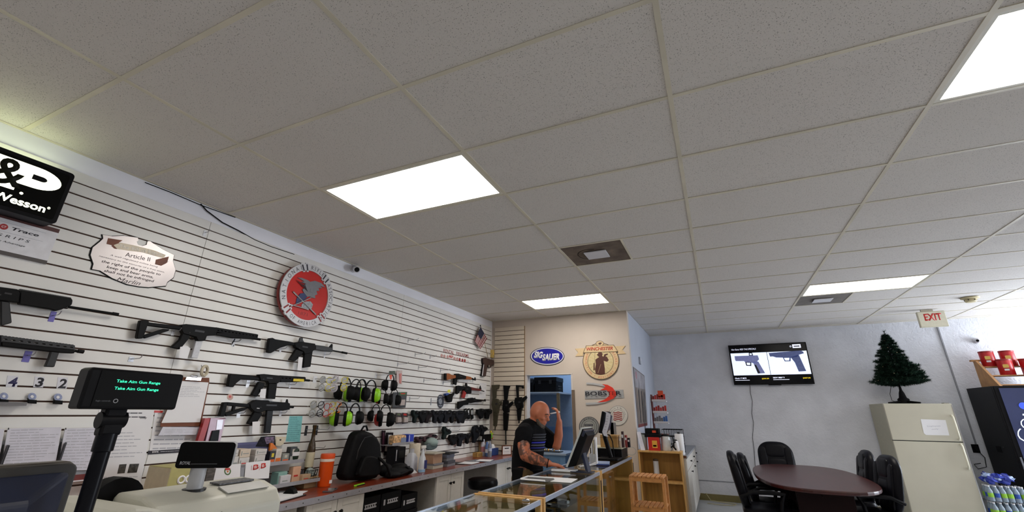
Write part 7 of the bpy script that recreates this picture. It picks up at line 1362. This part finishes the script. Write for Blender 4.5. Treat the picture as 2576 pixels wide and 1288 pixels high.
for (x, z, r) in ((.235, 1.60, .045), (.2, .98, .05), (.12, .62, .06)): MB().lathe([(r, 0), (r, .002)], 18, Matrix.Translation((x, -.058, z)) @ AX['P'].to_4x4()).build('bubble', pm('bubble_blue', '#3C57D8', .3, emit=.5), t)
MB().box((.012, -.062, .80), (.03, -.05, .95)).build('handle', pm('handle_grey', '#6A6C74', .4), t); MB().box((-.004, .2, 1.05), (0, .24, 1.06)).build('latch', M_gun2, t); MB().box((-.004, .3, .98), (0, .42, 1.06)).build('vent_plate', M_blackm, t)
# stepped wooden rack with red cans on the vending machine
t = thing('wooden_rack', 'stepped raw wood rack on top of the vending machine', 'rack', (7.21, 8.10, VH+.001)); M_pine = pm('raw_pine', '#B8895A', .6, var=.15, scale=10)
for x in (0, .62): MB().prism([(-.08, 0), (.42, 0), (.42, .4), (.34, .4)], 0, .03, Matrix(((0, 0, 1, x), (1, 0, 0, 0), (0, 1, 0, 0), (0, 0, 0, 1)))).build('side_board', M_pine, t)
SH = ((-.06, .12, .03), (.10, .28, .17), (.27, .42, .31))
for y0, y1, z in SH: MB().box((.03, y0, z-.015), (.62, y1, z)).build('step', M_pine, t)
MB().box((-.04, .36, .395), (.66, .42, .42)).build('top_board', M_pine, t)
for i, (sx, st) in enumerate(((.15, 2), (.38, 2), (.25, 1), (.50, 1), (.44, 0))):
    y0, y1, z = SH[st]; lab = ('red can on the top step, nearest the corner camera', 'red can on the top step, second from the left', 'red can on the middle step, left one', 'red can on the middle step, right one', 'red can on the bottom step of the wooden rack')[i]
    cn = thing('red_can', lab, 'can', (7.21+sx, 8.10+(y0+y1)/2, VH+.001+z+.001), 0, 'red cans on the wooden rack')
    MB().lathe([(.082, 0), (.084, .004), (.084, .205), (.082, .21)], 24).build('body', pm('can_red', '#B3171C', .35, var=.05), cn, smooth=True); MB().lathe([(.086, .206), (.086, .225), (.082, .228)], 24).build('lid', pm('can_lid', '#8E1418', .4), cn, smooth=True)
    MB().prism(rrect(-.03, .1, .03, .15, .01), .0845, .0855, Matrix.Rotation(-.35, 4, 'Z') @ AX['P'].to_4x4()).build('label', pm('can_label', '#D8B45A', .5), cn); MB().prism(rrect(-.025, .06, .025, .085, .004), .0845, .0852, Matrix.Rotation(-.35, 4, 'Z') @ AX['P'].to_4x4()).build('label', M_paper, cn)
# packs of water bottles
M_pet = pm('pet_water', '#B9CBDD', .12, trans=.5, var=.02)
for i, (z, lab) in enumerate(((.0, 'lowest shrink-wrapped pack of green-labelled water bottles beside the refrigerator'), (.2, 'middle pack of green-labelled water bottles beside the refrigerator'), (.4, 'top pack of green-labelled water bottles beside the refrigerator'))):
    t = thing('water_pack', lab, 'bottled water', (6.62, 7.78, z), 0, 'packs of water bottles')
    for r in range(3):
        for c_ in range(6):
            p = Matrix.Translation((.03+.065*c_, .04+.066*r, 0)); bt = MB().lathe([(.026, .002), (.03, .01), (.03, .12), (.012, .165), (.012, .175)], 10, p).build('bottle', M_pet, t, smooth=True)
            MB().lathe([(.0305, .05), (.0305, .1)], 10, p).build('label', pm('water_green', '#8DC23A', .4) if (c_+r+i) % 3 else pm('water_blue', '#2D4FA8', .4), bt); MB().lathe([(.014, .174), (.014, .19)], 8, p).build('cap', M_paper, bt)
t = thing('blue_bag', 'crumpled blue and white plastic bag on the water packs', 'bag', (6.78, 7.90, .592)); b = MB(); rr_ = random.Random(4)
for k in range(9): b.ball((rr_.uniform(-.11, .12), rr_.uniform(-.08, .08), rr_.uniform(.05, .11)), (rr_.uniform(.04, .07), rr_.uniform(.03, .06), rr_.uniform(.03, .05)), None, 8)
b3 = MB()
for k in range(7): b3.ball((rr_.uniform(-.12, .13), rr_.uniform(-.09, .07), rr_.uniform(.06, .13)), (rr_.uniform(.03, .06), rr_.uniform(.03, .05), rr_.uniform(.02, .04)), None, 8)
for bb in (b, b3):
    for vv in bb.bm.verts: vv.co += Vector((rr_.uniform(-.014, .014), rr_.uniform(-.014, .014), rr_.uniform(-.014, .014)))
b.build('bag', pm('bag_blue2', '#2A3A9C', .25), t); b3.build('bag_lining', pm('bag_white2', '#A9BCE0', .25), t); MB().tube([(-.1, -.03, .09), (-.15, -.06, .14), (-.12, -.04, .16), (-.07, -.02, .12)], .008, 6).build('handle', pm('bag_dark', '#23286A', .4), t)
o = MB().box((-.19, -.16, 0), (.19, .16, .012)).build('pallet_board', M_pine, None); bpy.data.objects.remove(o)
# ================================================================== SIDE WALL CORNER: SHELVES, CABINETS, BREAK THINGS
t = thing('bookcase', 'open oak bookcase with two compartments at the corner of the side wall', 'bookcase', (2.392, 5.95, 0)); BW, BD, BH = .562, .30, .968
for x in (0, BW-.02): MB().box((x, 0, 0), (x+.02, BD, BH-.02)).build('side_panel', M_oak, t, bevel=.0015)
MB().box((-.004, -.006, BH-.022), (BW+.004, BD, BH)).build('top', M_oak, t, bevel=.002)
for z in (.07, .575): MB().box((.02, .005, z), (BW-.02, BD-.01, z+.022)).build('shelf', M_oak, t, bevel=.0015)
MB().box((.02, BD-.01, .07), (BW-.02, BD, BH-.022)).build('back_panel', M_oak2, t); MB().box((.02, .015, 0), (BW-.02, .03, .07)).build('kick_board', M_oak2, t)
t = thing('paper_tube', 'white cardboard tube with brown end standing on the bookcase shelf', 'tube', (2.60, 6.08, .598)); MB().lathe([(.036, 0), (.036, .235)], 18).build('tube', M_paper, t, smooth=True); MB().lathe([(.037, .235), (.034, .26)], 18).build('cap', pm('cap_brown', '#5A4636', .6), t)
# white cabinets behind it
t = thing('side_cabinet', 'white base cabinets with grey top and small black knobs along the side wall', 'cabinet', (2.37, 6.27, 0)); CL = 2.36
MB().box((0, 0, .08), (.60, CL, .87)).build('body', M_cab, t); MB().box((0, .0, .0), (.55, CL, .08)).build('plinth', M_gun2, t); MB().box((-.002, -.01, .87), (.635, CL, .90)).build('top', pm('grey_laminate', '#8E9299', .4), t, bevel=.003); MB().box((.0, -.012, .868), (.62, -.0005, .902)).build('end_edge', pm('edge_brown', '#5A3322', .5), t)
for k in range(3):
    y0, y1 = .02+k*.78, .02+(k+1)*.78-.01
    dr = MB().box((.60, y0, .70), (.618, y1, .855)).build('drawer', M_cab, t, bevel=.003); dd = MB().box((.60, y0, .10), (.618, y1, .69)).build('door', M_cab, t, bevel=.003)
    for par, z in ((dr, .775), (dd, .63)): MB().lathe([(.006, 0), (.006, .014), (.014, .02), (.013, .028)], 12, Matrix.Translation((.618, y0+.74, z)) @ Matrix.Rotation(math.pi/2, 4, 'Y')).build('knob', M_black, par, smooth=True)
# things on the bookcase and cabinets
BZ = .969
def sbox(name, lab, cat, conv, box, yf, dep, zb, m, ins=(), bevel=.004, zt=None):
    A = on_y(*conv((box[0], box[3]))[0], yf); B = on_y(*conv((box[2], box[3]))[0], yf); T = on_y(*conv(((box[0]+box[2])/2, box[1]))[0], yf)
    t = thing(name, lab, cat, (A.x, yf, zb)); w_, h_ = B.x-A.x, (zt or T.z)-zb
    MB().box((0, 0, 0), (w_, dep, h_)).build('body', m, t, bevel=bevel)
    for nm, (a, b_, c_, d_), mm in ins: MB().box((a*w_, -.0015, b_*h_), (c_*w_, 0, d_*h_)).build(nm, mm, t)
    return t
sbox('coffee_tin', 'bright red coffee box on the bookcase', 'box', d4, (283, 550, 395, 675), 6.0, .12, BZ, pm('coffee_red', '#B81E14', .4), (('label', (.35, .2, .8, .75), pm('coffee_yellow', '#D8A23A', .5)), ('label', (.42, .3, .72, .42), pm('coffee_dark', '#7A1E10', .5))))
t = thing('coffee_maker', 'black appliance with orange sticker standing on the red coffee box', 'appliance', (2.49, 6.02, BZ+.168)); MB().box((-.0, -.015, 0), (.215, .16, .05)).build('base', M_black, t, bevel=.006); MB().box((.01, -.01, .05), (.2, .16, .115)).build('head', M_blackm, t, bevel=.008); MB().box((.11, -.012, .06), (.16, -.009, .09)).build('sticker', pm('sticker_orange', '#C2401E', .5), t)
t = thing('electric_kettle', 'white electric kettle on the bookcase', 'kettle', (2.76, 6.10, BZ)); MB().lathe([(.066, 0), (.07, .01), (.06, .15), (.055, .185)], 22).build('body', pm('kettle_white', '#C9CCCE', .2), t, smooth=True); MB().lathe([(.057, .185), (.05, .205), (.012, .215)], 22).build('lid', M_black, t, smooth=True); MB().tube([(.05, -.02, .19), (.1, -.035, .18), (.105, -.035, .08), (.06, -.02, .04)], .009, 8).build('handle', M_black, t, smooth=True)
t = thing('appliance_small', 'small black and white jug beside the kettle', 'jug', (2.885, 6.10, BZ)); MB().lathe([(.04, 0), (.045, .01), (.04, .11), (.03, .13)], 18).build('body', M_paper, t, smooth=True); MB().tube([(.0, -.045, .12), (-.02, -.07, .1), (-.02, -.07, .05), (.0, -.045, .02)], .012, 8).build('handle', M_black, t, smooth=True); MB().lathe([(.031, .13), (.02, .145)], 18).build('lid', M_black, t, smooth=True)
t = thing('white_canister', 'grey canister left of the red coffee box', 'canister', (2.46, 6.12, BZ)); MB().lathe([(.045, 0), (.045, .19), (.04, .2)], 20).build('body', pm('canister_grey', '#9AA09C', .4), t, smooth=True); MB().lathe([(.046, .2), (.04, .215)], 20).build('lid', M_gun2, t, smooth=True)
t = thing('leaning_paper', 'white sheet leaning at the left end of the bookcase top', 'paper', (2.43, 5.98, BZ)); o = MB().poly([(0, 0, 0), (.055, .02, 0), (-.0, .09, .235), (-.05, .07, .23)], [(0, 1, 2, 3)]).build('sheet', M_form, t); md = o.modifiers.new('thick', 'SOLIDIFY'); md.thickness = .002
t = thing('towel_roll', 'tall white paper towel roll on the grey cabinet top', 'paper towels', (2.91, 6.45, .901)); MB().lathe([(.058, 0), (.06, .005), (.06, .27), (.058, .275)], 22).build('roll', M_paper, t, smooth=True); MB().lathe([(.016, .274), (.016, .3)], 10).build('spindle', M_gun2, t)
t = thing('wire_rack', 'black wire rack behind the kettle on the cabinet top', 'rack', (2.66, 6.62, .901)); b = MB()
for z in (.01, .12, .23, .325): b.tube([(0, 0, z), (.29, 0, z)], .005, 5); b.tube([(0, .22, z), (.29, .22, z)], .005, 5)
for k in range(9): b.tube([(.29*k/8, 0, .0), (.29*k/8, 0, .325), (.29*k/8, .22, .325), (.29*k/8, .22, 0)], .0035, 5)
b.build('frame', M_black, t)
# knife display tower
t = thing('blister_rack', 'white three-tier rack of red packaged tools on the cabinet top', 'rack', (2.50, 6.92, .901)); MB().box((0, 0, 0), (.02, .12, .84)).build('upright', pm('upright_red', '#5A1A1A', .5), t); MB().box((0, -.02, 0), (.24, .14, .015)).build('foot', M_white, t)
for k, z in enumerate((.40, .555, .73)):
    tr = MB().box((.02, -.02, z), (.24, .12, z+.012)).build('tray', M_white, t, bevel=.002); MB().box((.02, -.022, z+.012), (.24, -.018, z+.035)).build('tray_lip', M_white, tr)
    for j in range(6):
        hh = .075+.03*((j*7+k*3) % 3)/2; MB().box((.03+.034*j, .0, z+.012), (.058+.034*j, .03, z+.012+hh)).build('packet', (pm('pk_red', '#8E1414', .4), pm('pk_red2', '#B8241C', .4), pm('pk_grey', '#6A6A72', .4), pm('pk_blue', '#2A5FA8', .4))[(j % 2) if k > 0 else (2 if j < 4 else 3)], t)
MB().box((.12, .0, .80), (.2, .04, .90)).build('header', pm('header_orange', '#D8481E', .5), t); MB().box((.1, .0, .15), (.22, .04, .25)).build('lower_pack', pm('header_orange', ''), t); MB().tube([(-.06, -.02, .0), (.0, -.02, .82)], .006, 6).build('cleaning_rod', M_wire, t)
# poster and thermostat on the side wall
W = Wall('L', 'rifle_poster', 'tall glossy poster of rifles on the side wall', 'poster', (1605, 1076), plane=2.368)
Q = [(1592, 922), (1621, 945), (1629, 1070), (1605, 1076)]; W.pr('sheet', Q, 0, .003, pm('poster_grey', '#6A625E', .35, var=.5, scale=7), bevel=0)
q = [W.uv(*p) for p in Q]
at = lambda s, t_: tuple(q[0][k]*(1-s)*(1-t_)+q[1][k]*s*(1-t_)+q[2][k]*s*t_+q[3][k]*(1-s)*t_ for k in (0, 1))
for k in range(6): MB().prism([at(.15+.13*k, .35+.03*(k % 2)), at(.19+.13*k, .35), at(.19+.13*k, .93), at(.15+.13*k, .93)], .003, .004).build('pictured_rifle', M_blackm if k % 2 else pm('poster_tan', '#8A7A68', .5), W.o)
MB().prism([at(.05, .95), at(.95, .95), at(.95, 1), at(.05, 1)], .003, .004).build('footer', pm('poster_red', '#6A1E1A', .5), W.o); MB().prism([at(.05, .02), at(.95, .02), at(.95, .3), at(.05, .34)], .003, .0035).build('sky', pm('poster_sky', '#8C8A90', .5, var=.3, scale=6), W.o); MB().prism(ell(.06, .06, 16, at(.2, .12)), .0035, .0042).build('seal', pm('poster_seal', '#9A6A72', .5), W.o)
t = thing('thermostat', 'small white box high on the side wall', 'thermostat', (2.367, 6.95, 2.29), 0, None, 'L'); MB().box((-.04, -.06, 0), (.04, .06, .03)).build('case', pm('thermo_grey', '#A9AEB8', .5), t, bevel=.005); MB().box((-.02, .0, .03), (.02, .04, .032)).build('dial', M_white, t)
# slatted step shelf in front
t = thing('slatted_shelf', 'small bamboo shelf with slatted tiers beside the display case', 'shelf', (2.575, 4.17, 0)); M_bam = pm('bamboo', '#C0854A', .45, var=.15, scale=9, stretch=(3, .5, 3)); SW, SD, SHH = .345, .27, .865
for x in (0, SW-.03):
    for y in (0, SD-.03): MB().box((x, y, 0), (x+.03, y+.03, SHH-.021)).build('leg', M_bam, t, bevel=.003)
for z in (SHH-.02, .585, .25):
    MB().box((.03, .004, z-.035), (SW-.03, .02, z)).build('rail', M_bam, t, bevel=.002); MB().box((.03, SD-.02, z-.035), (SW-.03, SD-.004, z)).build('rail', M_bam, t, bevel=.002)
    for k in range(8): MB().box((.004+.0425*k, -.004, z), (.038+.0425*k, SD+.004, z+.016)).build('slat', M_bam, t, bevel=.002)
for k in range(2): MB().box((-.0, .07+.09*k, .25), (.012, .095+.09*k, SHH-.05)).build('side_bar', M_bam, t)
# yellow cord on the floor by the back wall
P = [(3.08, 8.62, .12), (3.15, 8.55, .02), (3.4, 8.5, .012), (3.55, 8.42, .012), (3.5, 8.3, .012), (3.3, 8.25, .012), (3.1, 8.3, .012)]
o = MB().tube(P, .006, 6).build('extension_cord', pm('cord_cream', '#B9AE86', .5), None, smooth=True); tag(o, 'cream extension cord lying on the floor by the olive baseboard', 'cord')
t = thing('storage_bin', 'blue plastic bin lid under the conference table beside the pedestal', 'bin', (4.74, 5.12, 0)); MB().box((-.12, -.15, 0), (.12, .15, .22)).build('bin', pm('bin_blue', '#27308E', .4), t, bevel=.01); MB().box((-.13, -.16, .22), (.13, .16, .24)).build('lid', pm('bin_pale', '#8E9AC8', .4), t, bevel=.005)
